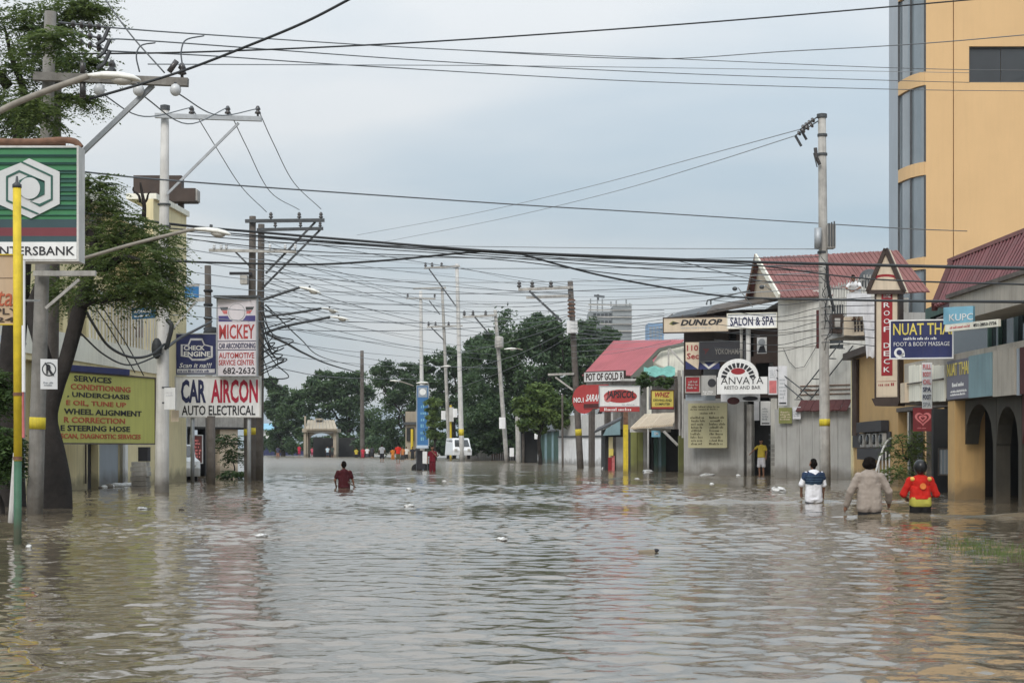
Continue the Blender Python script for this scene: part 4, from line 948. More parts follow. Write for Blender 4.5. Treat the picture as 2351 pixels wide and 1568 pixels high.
C_.box(MB(), C_.A(352), C_.w + 0.05, 9.3, 9.48, -0.9, 0.1).build('cornice', M['cream_white'], cr_)
C_.box(MB(), -6, C_.A(352), ztop, ztop + 0.35, -8, -1.1).build('cornice', M['cream_white'], cr_)
C_.box(MB(), -6, C_.w - 0.2, -0.5, ztop - 0.2, -8, -1.9).build('core', M['cream'], cr_)
C_.box(MB(), -6, C_.A(350), z1f, z1f + 0.7, -0.05, 0.35).build('balcony_parapet', M['cream_white'], cr_)
C_.box(MB(), -6, C_.A(350), z1f - 0.15, z1f + 0.02, -1.7, 0.3).build('balcony_slab', M['cream'], cr_)
for k in range(23):
    a = C_.A(196) + (C_.A(352) - C_.A(196)) * k / 22
    C_.box(MB(), a, a + 0.03, z1f + 0.7, Z(712, 54) + 0.1, 0.1, 0.15).build('baluster', M['concrete_pale'], cr_)
C_.box(MB(), C_.A(196), C_.A(352), Z(712, 54) + 0.1, Z(712, 54) + 0.18, 0.08, 0.17).build('rail', M['concrete_pale'], cr_)
for (u0, u1, v0, v1, dd) in ((205, 250, 0, 700, 55), (260, 300, 0, 700, 56), (290, 340, 600, 520, 58), (225, 270, 600, 520, 55)):
    z0 = z1f + 0.9 if v0 == 0 else Z(v0, dd)
    C_.box(MB(), C_.A(u0), C_.A(u1), z0, Z(v1, dd), -1.6, -1.55).build('window_pane', M['glass_dark'], cr_)
C_.box(MB(), C_.A(201), C_.A(226), -0.5, Z(1010, 53), -0.28, -0.22).build('dark_door', M['ink_black'], cr_)
C_.box(MB(), C_.A(228), C_.A(280), -0.5, Z(1012, 55), -0.2, -0.12).build('shutter', M['slate'], cr_)
C_.box(MB(), C_.A(282), C_.A(288), -0.5, Z(1012, 55), -0.1, 0.08).build('door_post', M['plain_white'], cr_)
MB().tube([C_.uv(192, 1020, 0.06), C_.uv(192, 1110, 0.06)], 0.03, 6).build('drain_pipe', M['wood_pole'], cr_)
g = Sign('service_board', 'big yellow green board listing car repair services in black and red', 118, 852, 355, 1016, 43.6, 48.4, M['cream'], M['wood_pole'], 0.12)
mk('board_lime', (0.47, 0.47, 0.14), 0.7, 0.08, 0.9, streak=0.22); g.panel.data.materials[0] = M['board_lime']
mk('board_red', (0.40, 0.10, 0.05), 0.7, 0.2, 3)
for i, (s_, x0, x1, mm) in enumerate((('SERVICES', 0.20, 0.555, 'ink_black'), ('CONDITIONING', 0.17, 0.745, 'board_red'), (', UNDERCHASIS', 0.14, 0.735, 'ink_black'), ('E OIL, TUNE UP', 0.13, 0.70, 'board_red'), ('WHEEL ALIGNMENT', 0.11, 0.86, 'ink_black'), ('R CORRECTION', 0.11, 0.69, 'board_red'), ('E STEERING HOSE', 0.08, 0.74, 'ink_black'), ('SCAN, DIAGNOSTIC SERVICES', 0.08, 0.85, 'board_red'))):
    g.t(s_, x0, 0.035 + i * 0.119, x1, 0.118 + i * 0.119, M[mm], 0.02)
g.fr.box(MB(), -0.1, g.w * 0.72, g.z1 + 0.04, g.z1 + 0.2, -0.3, 0.06).build('valance', M['navy'], g.root)
# brown steel hoarding above the building
bh = thing('brown_hoarding', 'dark brown steel hoarding on a tall brown post above the cream building', 'hoarding', (X(418, 62), 62, 0))
MB().box((X(309, 62), 61.8, Z(462, 62)), (X(419, 62), 62.3, Z(405, 62))).build('board', M['brown_steel'], bh)
MB().box((X(392, 61.6), 61.0, Z(468, 61.6)), (X(455, 61.6), 61.7, Z(438, 61.6))).build('lamp_box', M['brown_steel'], bh)
MB().box((X(410, 62), 61.85, -0.5), (X(422, 62), 62.1, Z(462, 62))).build('post', M['brown_steel'], bh)
MB().box((X(455, 61.6), 61.05, Z(466, 61.6)), (X(459, 61.6), 61.65, Z(440, 61.6))).build('end_cap', M['concrete'], bh)
# sign tower over the workshop
g = Sign('shop_sign', 'wide white board reading car aircon in navy and red', 404, 866, 596, 956, 58.4, 58.2, M['white'], M['concrete_pale'], 0.12)
g.t('CAR', 0.06, 0.06, 0.36, 0.66, M['ink_navy'], 0.035); g.t('AIRCON', 0.42, 0.06, 0.98, 0.66, M['aircon_red'], 0.03); g.t('AUTO ELECTRICAL', 0.07, 0.72, 0.95, 0.97, M['ink_black'], 0.015)
for u in (440, 570): g.post(u, None, 0.07, M['steel'])
g = Sign('shop_sign', 'navy check engine sign with a white outlined engine shape', 404, 768, 496, 859, 58.6, 58.5, M['navy'], M['steel'], 0.1)
eng = [(0.12, 0.25), (0.3, 0.25), (0.36, 0.1), (0.66, 0.1), (0.72, 0.25), (0.92, 0.3), (0.92, 0.58), (0.72, 0.66), (0.4, 0.66), (0.32, 0.58), (0.12, 0.55)]
g.poly(eng, M['tarpaulin'], 'emblem'); g.poly([(0.52 + (x - 0.52) * 0.87, 0.385 + (y - 0.385) * 0.82) for x, y in eng], M['navy'], 'emblem', 0.006)
g.t('CHECK', 0.2, 0.28, 0.72, 0.40, M['plain_white'], 0.03, o=0.013); g.t('ENGINE', 0.2, 0.43, 0.86, 0.56, M['plain_white'], 0.03, o=0.013); g.t('Scan it na!!!', 0.08, 0.72, 0.9, 0.84, M['plain_white'], 0.01, 0.3); g.r(0.03, 0.87, 0.97, 0.97, M['tarpaulin']); g.m(0.05, 0.88, 0.9, 0.96, M['navy'], 1, 0.006)
g = Sign('shop_sign', 'tall pale pink sign with a winged round emblem and red capitals', 500, 688, 588, 862, 58.0, 57.8, M['white'], M['steel'], 0.12)
mk('lilac_white', (0.66, 0.62, 0.66), 0.6, 0.06, 2, streak=0.12); g.panel.data.materials[0] = M['lilac_white']
mk('violet', (0.07, 0.06, 0.20), 0.6, 0.1, 3)
g.r(0.02, 0.215, 0.98, 0.29, M['violet']); g.disc(0.5, 0.17, 0.25, M['lilac_white'], 'emblem', 0.006); g.disc(0.5, 0.17, 0.22, M['steel'], 'emblem', 0.012); g.disc(0.5, 0.17, 0.205, M['lilac_white'], 'emblem', 0.018)
for sx in (0, 1):
    f = (lambda x: x) if not sx else (lambda x: 1 - x)
    g.poly([(f(0.05), 0.10), (f(0.27), 0.10), (f(0.27), 0.14), (f(0.09), 0.14)], M['steel_dark'], 'emblem'); g.poly([(f(0.10), 0.145), (f(0.27), 0.145), (f(0.27), 0.19), (f(0.16), 0.19)], M['pink_red'], 'emblem')
g.t('MICKEY', 0.04, 0.33, 0.96, 0.52, M['sign_red'], 0.015); g.r(0.0, 0.545, 1.0, 0.555, M['ink_navy']); g.t('CAR AIRCONDITIONING', 0.03, 0.575, 0.98, 0.645, M['ink_navy'], 0.02); g.r(0.0, 0.66, 1.0, 0.67, M['ink_navy'])
g.t('AUTOMOTIVE', 0.03, 0.70, 0.95, 0.775, M['sign_red'], 0.012); g.t('SERVICE CENTER', 0.03, 0.795, 0.95, 0.865, M['sign_red'], 0.012); g.t('682-2632', 0.14, 0.895, 0.98, 0.98, M['ink_black'], 0.012)
MB().box((g.fr.p.x - 0.1, 57.7, g.z1 + 0.05), (g.fr.pt(g.w, 0).x + 0.1, 58.3, g.z1 + 0.12)).build('cap', M['steel_dark'], g.root)
# hoist sign post legs under the board
for u, v, lab in ((485, 1112, 'stout grey post under the middle of the car aircon board'), (427, 1100, 'thin steel pipe post under the left of the car aircon board')):
    dd = dw(v); o = thing('sign_post', lab, 'post', (X(u, dd), dd, 0)); MB().tube([(X(u, dd), dd, -0.6), (X(u, dd), dd, Z(955, dd))], 0.13 if u == 485 else 0.045, 10).build('shaft', M['wood_pole'] if u == 485 else M['steel'], o, smooth=True)
# workshop front behind the posts
ws = thing('workshop', 'open fronted repair workshop behind the sign posts', 'building', (X(480, 72), 74, 0))
Wk = Fr(392, 70, 562, 74)
Wk.wall(MB(), 0, Wk.w, Z(985, 72), Z(905, 72), 0.2).build('upper_wall', M['concrete'], ws)
for u0, u1, m in ((398, 404, 'wood_pole'), (412, 428, 'ink_black'), (436, 442, 'steel_dark'), (470, 478, 'ink_black'), (505, 546, 'beige')):
    Wk.box(MB(), Wk.A(u0), Wk.A(u1), -0.5, Z(985, 72), -0.4, 0.0).build('pillar', M[m], ws)
Wk.wall(MB(), 0, Wk.w, -0.5, Z(920, 72), 0.1, o=-4).build('back_wall', M['interior_shade'], ws)
Wk.box(MB(), 0, Wk.w, Z(985, 72), Z(980, 72), -4, 0.1).build('ceiling', M['interior_shade'], ws)
Wk.box(MB(), 0.0, 0.2, -0.5, Z(985, 72), -4, -0.5).build('side_wall', M['interior_shade'], ws)
g = Sign('poster', 'stack of dark red printed posters in the workshop front', 438, 1000, 464, 1062, 71, 71, M['maroon'], M['steel'], 0.04); g.m(0.1, 0.1, 0.9, 0.95, M['pink_red'], 7, seed=3)
# grey slab stack and boxes by the cream building
for k in range(6):
    o = MB().box((X(306, 51) + 0.03 * (k % 2), 50.6, -0.1 + k * 0.145), (X(344, 51) - 0.02 * (k % 3), 51.2, 0.035 + k * 0.145)).build('concrete_slab', M['concrete'])
    tag(o, ('bottom slab half under water', 'second slab from the bottom', 'third slab from the bottom', 'fourth slab from the bottom', 'slab just under the top one', 'top slab under the black crate')[k] + ' in the grey stack by the white pole', 'slab', 'grey slabs stacked beside the white pole')
o = MB().box((X(322, 51), 50.7, 0.775), (X(344, 51), 51.1, 1.2)).build('dark_crate', M['ink_black']); tag(o, 'black crate standing on top of the grey slab stack', 'crate')
g = Sign('small_sign', 'small blue flag sign with a white round badge above the balcony', 297, 652, 326, 690, 50, 50, M['navy'], None, 0.06); g.disc(0.6, 0.55, 0.3, M['plain_white']); g.disc(0.6, 0.55, 0.12, M['rust'], o=0.006)
g = Sign('small_sign', 'black strip sign with white letters beside the white pole', 326, 686, 372, 704, 50, 49.5, M['ink_black'], None, 0.06); g.t('PARTS', 0.05, 0.15, 0.8, 0.85, M['plain_white'], 0.01)
g = Sign('small_sign', 'teal blue accessories sign under the black strip sign', 303, 708, 354, 733, 50, 49.5, M['navy'], None, 0.06); mk('deep_teal', (0.03, 0.10, 0.19), 0.5, 0.1, 2); g.panel.data.materials[0] = M['deep_teal']; g.t('ACAMAR', 0.08, 0.2, 0.9, 0.5, M['plain_white'], 0.01, 0.2); g.m(0.1, 0.6, 0.9, 0.85, M['plain_white'], 1)
g = Sign('small_sign', 'bright blue hanging sign right of the brown post', 424, 658, 456, 690, 54, 54, M['sky_sign'], None, 0.06); mk('mid_blue', (0.03, 0.16, 0.38), 0.5, 0.1, 2); g.panel.data.materials[0] = M['mid_blue']; g.m(0.15, 0.4, 0.9, 0.75, M['sky_sign'], 1, seed=4)
MB().bar(g.fr.uv(410, 655), g.fr.uv(458, 655), 0.05).build('bracket', M['concrete'], g.root)
g = Sign('poster', 'white paper notice tied to the white concrete pole', 377, 890, 402, 940, 44.2, 44.1, M['plain_white'], None, 0.02); g.m(0.15, 0.15, 0.85, 0.4, M['tarpaulin'], 2)
g = Sign('poster', 'small pinkish poster on the lower part of the white pole', 393, 942, 410, 968, 44.5, 44.4, M['beige'], None, 0.02)

# ------------------------------------------------------------------ bank sign, yellow post, painted board
mk('bank_green', (0.045, 0.20, 0.085), 0.45, 0.10, 2, streak=0.08); mk('bank_dark', (0.025, 0.095, 0.075), 0.45, 0.1, 2); mk('bank_red', (0.16, 0.035, 0.045), 0.5, 0.1, 2); mk('bank_navy', (0.035, 0.07, 0.08), 0.5, 0.1, 2); mk('logo_grey', (0.56, 0.57, 0.57), 0.5, 0.05, 2, streak=0.1)
g = Sign('bank_sign', 'large green striped bank sign with a grey hexagon logo', -120, 340, 177, 596, 26, 26, M['bank_green'], M['concrete_pale'], 0.35, 0.03)
ys_ = [0.0, 0.06, 0.075, 0.13, 0.145, 0.20, 0.225, 0.27, 0.305, 0.345, 0.385, 0.42, 0.465, 0.51, 0.545, 0.60]
for k in range(0, len(ys_) - 1):
    if k % 2: g.r(0, ys_[k], 1, ys_[k + 1], M['bank_dark'], 'stripe')
for k in range(16): g.r(0, ys_[k], 1, ys_[k] + 0.006, M['bank_dark'], 'louvre', 0.004, 0.02)
g.r(0, 0.64, 1, 0.715, M['bank_navy'], 'stripe'); g.r(0, 0.715, 1, 0.79, M['bank_red'], 'stripe'); g.r(0, 0.79, 1, 0.845, M['bank_navy'], 'stripe'); g.r(0, 0.845, 1, 1.0, M['plain_white'], 'name_strip', 0.004, 0.03)
g.t('PLANTERSBANK', 0.235, 0.885, 0.985, 0.965, M['ink_black'], 0.01, o=0.03)
px = lambda x, y: ((x / 4.898 + 120) / 297.0, ((550 + y / 4.898) / 1.0 - 0) )   # crop pixels to sign fractions
def lp(pts): return [((cx * 480 / 2351 / 1.6333 + 120) / 297.0, ((550 + cy * 320 / 1567) / 1.6333 - 340) / 256.0) for cx, cy in pts]
def lpoly(pts, m, o): g.poly(lp(pts), m, 'emblem', o, 0.012)
lpoly([(0, 460), (375, 310), (545, 225), (1105, 470), (1105, 1060), (580, 1325), (20, 1080), (0, 1075)], M['logo_grey'], 0.02)
lpoly([(395, 300), (430, 285), (980, 540), (980, 985), (745, 1110), (560, 1010), (740, 1060), (945, 965), (945, 560)], M['bank_dark'], 0.03)
lpoly([(125, 555), (365, 440), (830, 640), (830, 670), (365, 480), (158, 580), (158, 985), (730, 1235), (690, 1250), (125, 1010)], M['bank_dark'], 0.03)
lpoly([(365, 630), (530, 545), (830, 640), (830, 885), (590, 1000), (375, 900)], M['bank_dark'], 0.03)
n_ = 32; lpoly([(560 + 192 * math.cos(2 * math.pi * i / n_), 775 + 198 * math.sin(2 * math.pi * i / n_)) for i in range(n_)], M['logo_grey'], 0.042)
for v in (400, 560): MB().bar(P(70, v, 26.4), P(98, v, 29.85), 0.06).build('bracket', M['steel'], g.root)
yp = thing('yellow_post', 'slim round post painted yellow above and green below at the left edge', 'post', (X(40, dw(1250)), dw(1250), 0))
dd = dw(1250)
MB().tube([(X(40, dd), dd, -0.6), (X(41, dd), dd, Z(1058, dd))], 0.047, 12).build('lower_shaft', M['post_green'], yp, smooth=True); MB().tube([(X(41, dd), dd, Z(1058, dd)), (X(39, dd), dd, Z(428, dd))], 0.05, 12).build('upper_shaft', M['post_yellow'], yp, smooth=True)
MB().lathe((X(39, dd), dd, Z(428, dd)), [(0.055, -0.02), (0.055, 0.02), (0.02, 0.05), (0.012, 0.12)], 10).build('cap', M['steel_dark'], yp, smooth=True)
for v in (1052, 905): MB().lathe((X(40.5, dd), dd, Z(v, dd)), [(0.056, -0.02), (0.056, 0.02)], 12).build('collar', M['rust'], yp)
g = Sign('supply_board', 'beige painted supply shop board hung on the yellow post', -95, 586, 47, 744, dd + 0.1, dd + 0.1, M['beige'], M['post_yellow'], 0.06, 0.012)
mk('peach', (0.50, 0.37, 0.25), 0.75, 0.06, 2, streak=0.15); g.panel.data.materials[0] = M['peach']
g.t('Dental', -0.05 + 0.1, 0.47, 0.97, 0.74, M['board_red'], 0.0, 0.15); g.t('SUPPLY', 0.15, 0.77, 0.98, 0.86, M['brown_steel'], 0.01); g.t('24', 0.6, 0.9, 0.9, 0.97, M['brown_steel'], 0.01); g.r(0.0, 0.33, 1.0, 0.335, M['brown_steel'])
wpipe = thing('white_pipe', 'thin white pipe standing just right of the yellow post', 'pipe', (X(54, 23), 23, 0)); MB().tube([P(54, 598, 23), P(54, 900, 23)], 0.025, 8).build('pipe', M['plain_white'], wpipe); MB().tube([P(50, 900, 23), P(52, 1005, 23)], 0.03, 8).build('lower_pipe', M['pink_red'], wpipe)
MB().bar(P(54, 690, 23), P(90, 690, 24), 0.03).build('bracket', M['concrete'], wpipe)
ob = thing('leaning_pipe', 'pale pipe leaning in the water at the far left', 'pipe', (X(25, 22), 22, 0)); MB().tube([P(36, 1040, 22.5), P(24, 1200, 22.5)], 0.035, 8).build('pipe', M['concrete_pale'], ob)
lw = thing('left_wall', 'plain grey blue wall at the left edge behind the bushes', 'wall', (X(10, 40), 40, 0))
MB().box((X(-260, 40), 40, -0.5), (X(50, 40), 40.3, Z(770, 40))).build('wall', M['slate'], lw); MB().box((X(-260, 40), 39.9, Z(790, 40)), (X(52, 40), 40.32, Z(785, 40))).build('ledge', M['concrete'], lw)
g = Sign('no_parking_sign', 'white no parking sign with a crossed R on the leaning pole', 93, 824, 132, 893, 29.2, 29.3, M['white'], None, 0.02)
g.disc(0.5, 0.34, 0.42, M['steel_dark']); g.disc(0.5, 0.34, 0.35, M['plain_white'], o=0.006); g.t('R', 0.33, 0.18, 0.68, 0.5, M['ink_black'], 0.03, o=0.013); g.poly([(0.22, 0.14), (0.29, 0.11), (0.80, 0.54), (0.74, 0.57)], M['steel_dark'], o=0.014); g.m(0.15, 0.74, 0.85, 0.9, M['steel'], 2, seed=3)

# ------------------------------------------------------------------ poles, cross-arms, lamps
def insulator(parent, p, s=1.0, m='insulator', up=1):
    MB().lathe(p, [(0.025 * s, 0), (0.025 * s, 0.05 * s * up), (0.075 * s, 0.07 * s * up), (0.06 * s, 0.11 * s * up), (0.035 * s, 0.13 * s * up), (0.065 * s, 0.16 * s * up), (0.05 * s, 0.2 * s * up), (0.03 * s, 0.24 * s * up)], 10).build('insulator', M[m], parent, smooth=True)
def utility_pole(label, ub, vb, ut, vt, r0, r1, m='concrete', band=None, d=None, n=12):
    d = d or dw(vb)
    o = thing('utility_pole', label, 'pole', (X(ub, d), d, 0), 'utility poles along the flooded road')
    a, b = Vector((X(ub, d), d, -0.6)), P(ut, vt, d)
    mb = MB(); k = 6
    mb.tube([a.lerp(b, i / k) for i in range(k + 1)], [r0 + (r1 - r0) * i / k for i in range(k + 1)], n); mb.build('shaft', M[m], o, smooth=True)
    if band:
        z0, z1 = Z(band[1], d), Z(band[0], d); f = lambda z: (z - a.z) / (b.z - a.z)
        MB().tube([a.lerp(b, f(z0)), a.lerp(b, f(z1))], [r0 + (r1 - r0) * f(z0) + 0.006, r0 + (r1 - r0) * f(z1) + 0.006], n).build('painted_band', M['band_yellow'], o, smooth=True)
    return o, d
def arm(o, d, u0, v0, u1, v1, w=0.12, h=0.12, m='steel', dd=-0.2, name='crossarm'):
    return MB().bar(P(u0, v0, d + dd), P(u1, v1, d + dd), w, h).build(name, M[m], o)
# leaning pole behind the bank sign, big cross-arm
o, d = utility_pole('leaning concrete pole with a yellow band and a wide cross-arm behind the bank sign', 77, 1180, 116, 28, 0.15, 0.105, 'concrete_dark', (958, 985), d=30)
arm(o, d, 78, 176, 432, 190, 0.14, 0.14, 'concrete_dark'); arm(o, d, 352, 196, 180, 360, 0.08, 0.08, 'steel', -0.1, 'brace'); arm(o, d, 78, 628, 220, 628, 0.09, 0.09, 'concrete', -0.25); arm(o, d, 182, 642, 105, 708, 0.05, 0.05, 'concrete', -0.25, 'brace')
for u in (257, 418): insulator(o, P(u, 174 + (u - 257) * 0.04, d - 0.2), 1.1)
for u in (228, 318, 403):
    MB().ell(P(u, 207, d - 0.25), (0.10, 0.10, 0.11), 12, 8).build('ball_insulator', M['insulator_grey'], o, smooth=True); MB().tube([P(u, 190, d - 0.25), P(u, 203, d - 0.25)], 0.03, 8).build('pin', M['steel_dark'], o)
MB().tube([P(190, 185, d - 0.2), P(190, 225, d - 0.2)], [0.05, 0.06], 8).build('fuse', M['insulator'], o, smooth=True); MB().tube([P(190, 140, d - 0.2), P(190, 170, d - 0.2)], 0.05, 8).build('fuse', M['insulator'], o, smooth=True)
MB().tube([P(388, 166, d - 0.3), P(406, 140, d - 0.3)], 0.05, 8).build('fuse', M['insulator'], o, smooth=True)
for (ua, va, ub, vb) in ((135, 52, 250, 64), (130, 70, 252, 92), (130, 82, 252, 118)):
    p, q = P(ua, va, d - 0.15), P(ub, vb, d - 0.6)
    MB().tube([p, q], 0.02, 6).build('string_rod', M['steel_dark'], o)
    for k in range(4):
        c = p.lerp(q, 0.3 + 0.17 * k); MB().lathe(c, [(0.02, -0.03), (0.065, -0.012), (0.065, 0.0), (0.02, 0.03)], 10, (q - p)).build('disc_insulator', M['insulator'], o, smooth=True)
    MB().tube([q, q + V(-0.1, 0, -0.22), q + V(-0.22, 0, -0.3)], 0.035, 6).build('clamp', M['steel_dark'], o)
o2, d2 = utility_pole('second old pole standing close beside the leaning pole above the bank sign', 116, 1160, 131, 178, 0.13, 0.10, 'wood_pole', d=35.5)
pb = thing('pipe_bracket', 'rusty pipe bracket lying across the top of the bank sign', 'bracket', P(60, 332, 26.3)); MB().tube(spline([P(-120, 322, 26.2), P(60, 326, 26.2), P(140, 322, 26.2), P(172, 326, 26.2), P(186, 340, 26.2)], 5), 0.05, 8).build('pipe', M['rust'], pb, smooth=True); MB().tube([P(-120, 333, 26.4), P(150, 330, 26.4)], 0.04, 8).build('pipe', M['rust'], pb, smooth=True)
# white pole with three-insulator arm
o, d = utility_pole('pale concrete pole with a three insulator arm in front of the cream building', 371, 1130, 379, 243, 0.2, 0.105, 'concrete_pale', d=45)
arm(o, d, 356, 266, 601, 274, 0.12, 0.12); arm(o, d, 548, 283, 384, 446, 0.06, 0.06, 'steel', -0.15, 'brace')
for u in (440, 523, 592): insulator(o, P(u, 268, d - 0.2), 1.15)
MB().lathe(P(379, 243, d), [(0.13, -0.12), (0.13, 0.0), (0.02, 0.03)], 12).build('cap', M['steel_dark'], o)
arm(o, d, 330, 690, 470, 688, 0.07, 0.1, 'concrete', -0.25); arm(o, d, 448, 694, 384, 770, 0.05, 0.05, 'concrete', -0.25, 'brace')
MB().tube(spline([P(384, 735, d - 0.3), P(394, 750, d - 0.35), P(382, 800, d - 0.3)], 4), 0.06, 6).build('cable_coil', M['cable'], o); MB().ell(P(360, 800, d - 0.3), (0.14, 0.12, 0.28), 10, 8).build('cable_coil', M['cable'], o)
for v in (470, 520, 890, 925): MB().lathe(P(377, v, d), [(0.175, -0.02), (0.175, 0.02)], 12).build('strap', M['steel_dark'], o)
# twin poles behind the sign tower
o, d = utility_pole('left one of the twin dark poles behind the sign tower', 576, 1103, 580, 497, 0.17, 0.12, 'wood_pole', (982, 998), d=61.7)
for u0, v0, u1, v1 in ((563, 508, 745, 506),): arm(o, d, u0, v0, u1, v1, 0.12, 0.12, 'steel_dark')
for u in (622, 687, 737): insulator(o, P(u, 505, d - 0.2), 1.15)
arm(o, d, 724, 510, 610, 628, 0.07, 0.07, 'steel_dark', -0.1, 'brace'); arm(o, d, 480, 575, 680, 578, 0.12, 0.1, 'concrete', -0.25); arm(o, d, 535, 573, 572, 610, 0.06, 0.06, 'steel_dark', -0.2, 'brace'); arm(o, d, 527, 628, 578, 628, 0.08, 0.1, 'ink_black', -0.2)
for u in (492, 508, 520, 620, 655, 678): insulator(o, P(u, 574, d - 0.3), 0.9, 'insulator_grey')
MB().box((X(556, d), d - 0.5, Z(655, d)), (X(572, d), d - 0.15, Z(635, d))).build('junction_box', M['concrete'], o)
o, d3 = utility_pole('right one of the twin dark poles behind the sign tower', 594, 1101, 600, 515, 0.17, 0.12, 'wood_pole', d=63.2)
arm(o, d3, 590, 528, 742, 525, 0.11, 0.11, 'steel_dark'); arm(o, d3, 735, 528, 604, 660, 0.07, 0.07, 'steel_dark', -0.1, 'brace')
for u in (632, 690, 735): insulator(o, P(u, 524, d3 - 0.2), 1.0)
o, _ = utility_pole('short dark pole between the white pole and the pink sign', 482, 1095, 477, 610, 0.16, 0.125, 'wood_pole', d=66)
for v in (668, 700, 730, 755): MB().lathe(P(478, v, 66), [(0.16, -0.05), (0.19, 0.0), (0.16, 0.05)], 10).build('cable_clamp', M['cable'], o)
MB().ell(P(487, 765, 65.7), (0.35, 0.2, 0.25), 10, 8).build('splice_box', M['cable'], o, smooth=True)
o, _ = utility_pole('small dark pole with a yellow band below the car aircon board', 568, 1098, 566, 955, 0.11, 0.1, 'wood_pole', (985, 1000), d=60)
# right pole
o, dR = utility_pole('tall concrete pole with a transformer rack on the right of the road', 1895, 1110, 1887, 262, 0.185, 0.13, 'concrete', (962, 978), d=56)
MB().lathe(P(1887, 264, dR), [(0.17, -0.1), (0.17, 0.02), (0.05, 0.05)], 12).build('cap', M['steel_dark'], o)
for v in (311, 355, 580): MB().lathe(P(1888, v, dR), [(0.165, -0.04), (0.165, 0.04)], 12).build('strap', M['steel_dark'], o)
MB().tube([P(1872, 340, dR - 0.3), P(1874, 360, dR - 0.3), P(1882, 378, dR - 0.2)], 0.06, 8).build('fuse', M['insulator'], o); MB().tube([P(1868, 352, dR - 0.3), P(1876, 384, dR - 0.3)], 0.02, 6).build('fuse_rod', M['steel_dark'], o)
MB().box((X(1896, dR), dR - 0.35, Z(572, dR)), (X(1914, dR), dR + 0.1, Z(518, dR))).build('switch_box', M['concrete'], o); MB().tube([P(1878, 570, dR - 0.25), P(1878, 524, dR - 0.25)], 0.12, 10).build('transformer', M['steel'], o, smooth=True)
for k in range(3): MB().box((X(1897 + 6 * k, dR), dR - 0.4, Z(568, dR)), (X(1900 + 6 * k, dR), dR - 0.352, Z(516 - 2 * k, dR))).build('fin', M['steel_dark'], o)
for (ua, va, ub, vb) in ((1878, 268, 1838, 297), (1879, 278, 1826, 312)):
    p, q = P(ua, va, dR - 0.1), P(ub, vb, dR + 0.6); MB().tube([p, q], 0.02, 6).build('string_rod', M['steel_dark'], o)
    for k in range(4): MB().lathe(p.lerp(q, 0.3 + 0.18 * k), [(0.02, -0.05), (0.09, -0.02), (0.09, 0.0), (0.02, 0.05)], 9, (q - p)).build('disc_insulator', M['insulator'], o, smooth=True)
    MB().tube([q, q + V(0.2, 0, -0.35)], 0.045, 6).build('clamp', M['steel_dark'], o)
MB().tube(spline([P(1899, 610, dR - 0.25), P(1902, 660, dR - 0.25), P(1916, 715, dR - 0.3)], 4), 0.05, 6).build('down_cable', M['cable'], o)
# far poles
fars = [
 ('dark leaning pole with a white box in front of the pink roof', 1334, 1076, 1309, 645, 0.2, 0.16, 'wood_pole', (985, 1000), 100, [(1190, 665, 1316, 660), (1208, 683, 1305, 680)], [(1215, 668, 1290, 738)], [1192, 1222, 1265]),
 ('grey pole with a round transformer in front of the big tree', 1165, 1063, 1137, 712, 0.2, 0.14, 'concrete', None, 140, [(1062, 728, 1140, 724)], [(1090, 728, 1124, 768)], [1066, 1086, 1115]),
 ('tall pale pole with a yellow band beside the white van', 1061, 1060, 1049, 606, 0.24, 0.16, 'concrete_pale', (985, 1000), 155, [(974, 616, 1056, 611)], [(985, 618, 1046, 702)], [977, 992, 1014]),
 ('slim far pole between the blue banner pole and the tall pale pole', 1033, 1056, 1015, 660, 0.2, 0.14, 'concrete', None, 170, [(980, 751, 1062, 748), (948, 663, 1024, 661)], [(990, 752, 1018, 780)], [984, 1000, 1030]),
 ('far pole carrying the tall blue banner', 970, 1052, 966, 668, 0.26, 0.18, 'concrete_pale', None, 190, [(932, 685, 1000, 686)], [(985, 690, 1010, 722)], [936, 998]),
 ('slim dark far pole in front of the left tree mass', 832, 1048, 831, 805, 0.3, 0.22, 'wood_pole', None, 215, [], [], []),
 ('thin bare pole by the roadside at the green shed', 1292, 1072, 1291, 905, 0.07, 0.06, 'wood_pole', None, 108, [], [], []),
 ('short bare pole under the sunlit tree', 1191, 1064, 1188, 940, 0.22, 0.2, 'concrete', None, 138, [], [], []),
]
for lab, ub, vb, ut, vt, r0, r1, m, bnd, dd, arms, braces, ins in fars:
    o, _ = utility_pole(lab, ub, vb, ut, vt, r0, r1, m, bnd, d=dd, n=8)
    for a_ in arms: arm(o, dd, *a_, 0.16, 0.16, 'concrete')
    for a_ in braces: arm(o, dd, *a_, 0.12, 0.12, 'steel_dark', -0.3, 'brace')
    for u in ins: insulator(o, P(u, arms[0][1] - 1, dd - 0.2), 2.0)
    if dd == 100:
        MB().box((X(1301, dd), dd - 0.6, Z(766, dd)), (X(1325, dd), dd - 0.22, Z(738, dd))).build('box', M['white'], o); arm(o, dd, 1258, 860, 1318, 858, 0.12, 0.12, 'concrete'); arm(o, dd, 1275, 866, 1315, 895, 0.1, 0.1, 'concrete', -0.3, 'brace')
        for v in range(690, 735, 9): MB().lathe(P(1312, v, dd), [(0.2, -0.06), (0.25, 0), (0.2, 0.06)], 8).build('cable_clamp', M['rust'], o)
    if dd == 140: MB().lathe(P(1146, 800, dd - 0.45), [(0.2, 0), (0.34, 0.06), (0.36, 0.15), (0.36, 0.85), (0.3, 0.95), (0.08, 1.0)], 12).build('transformer', M['concrete'], o, smooth=True)
g = Sign('small_sign', 'small white plate on the pole in front of the big tree', 1146, 958, 1160, 984, 139, 139, M['white'], None, 0.05)
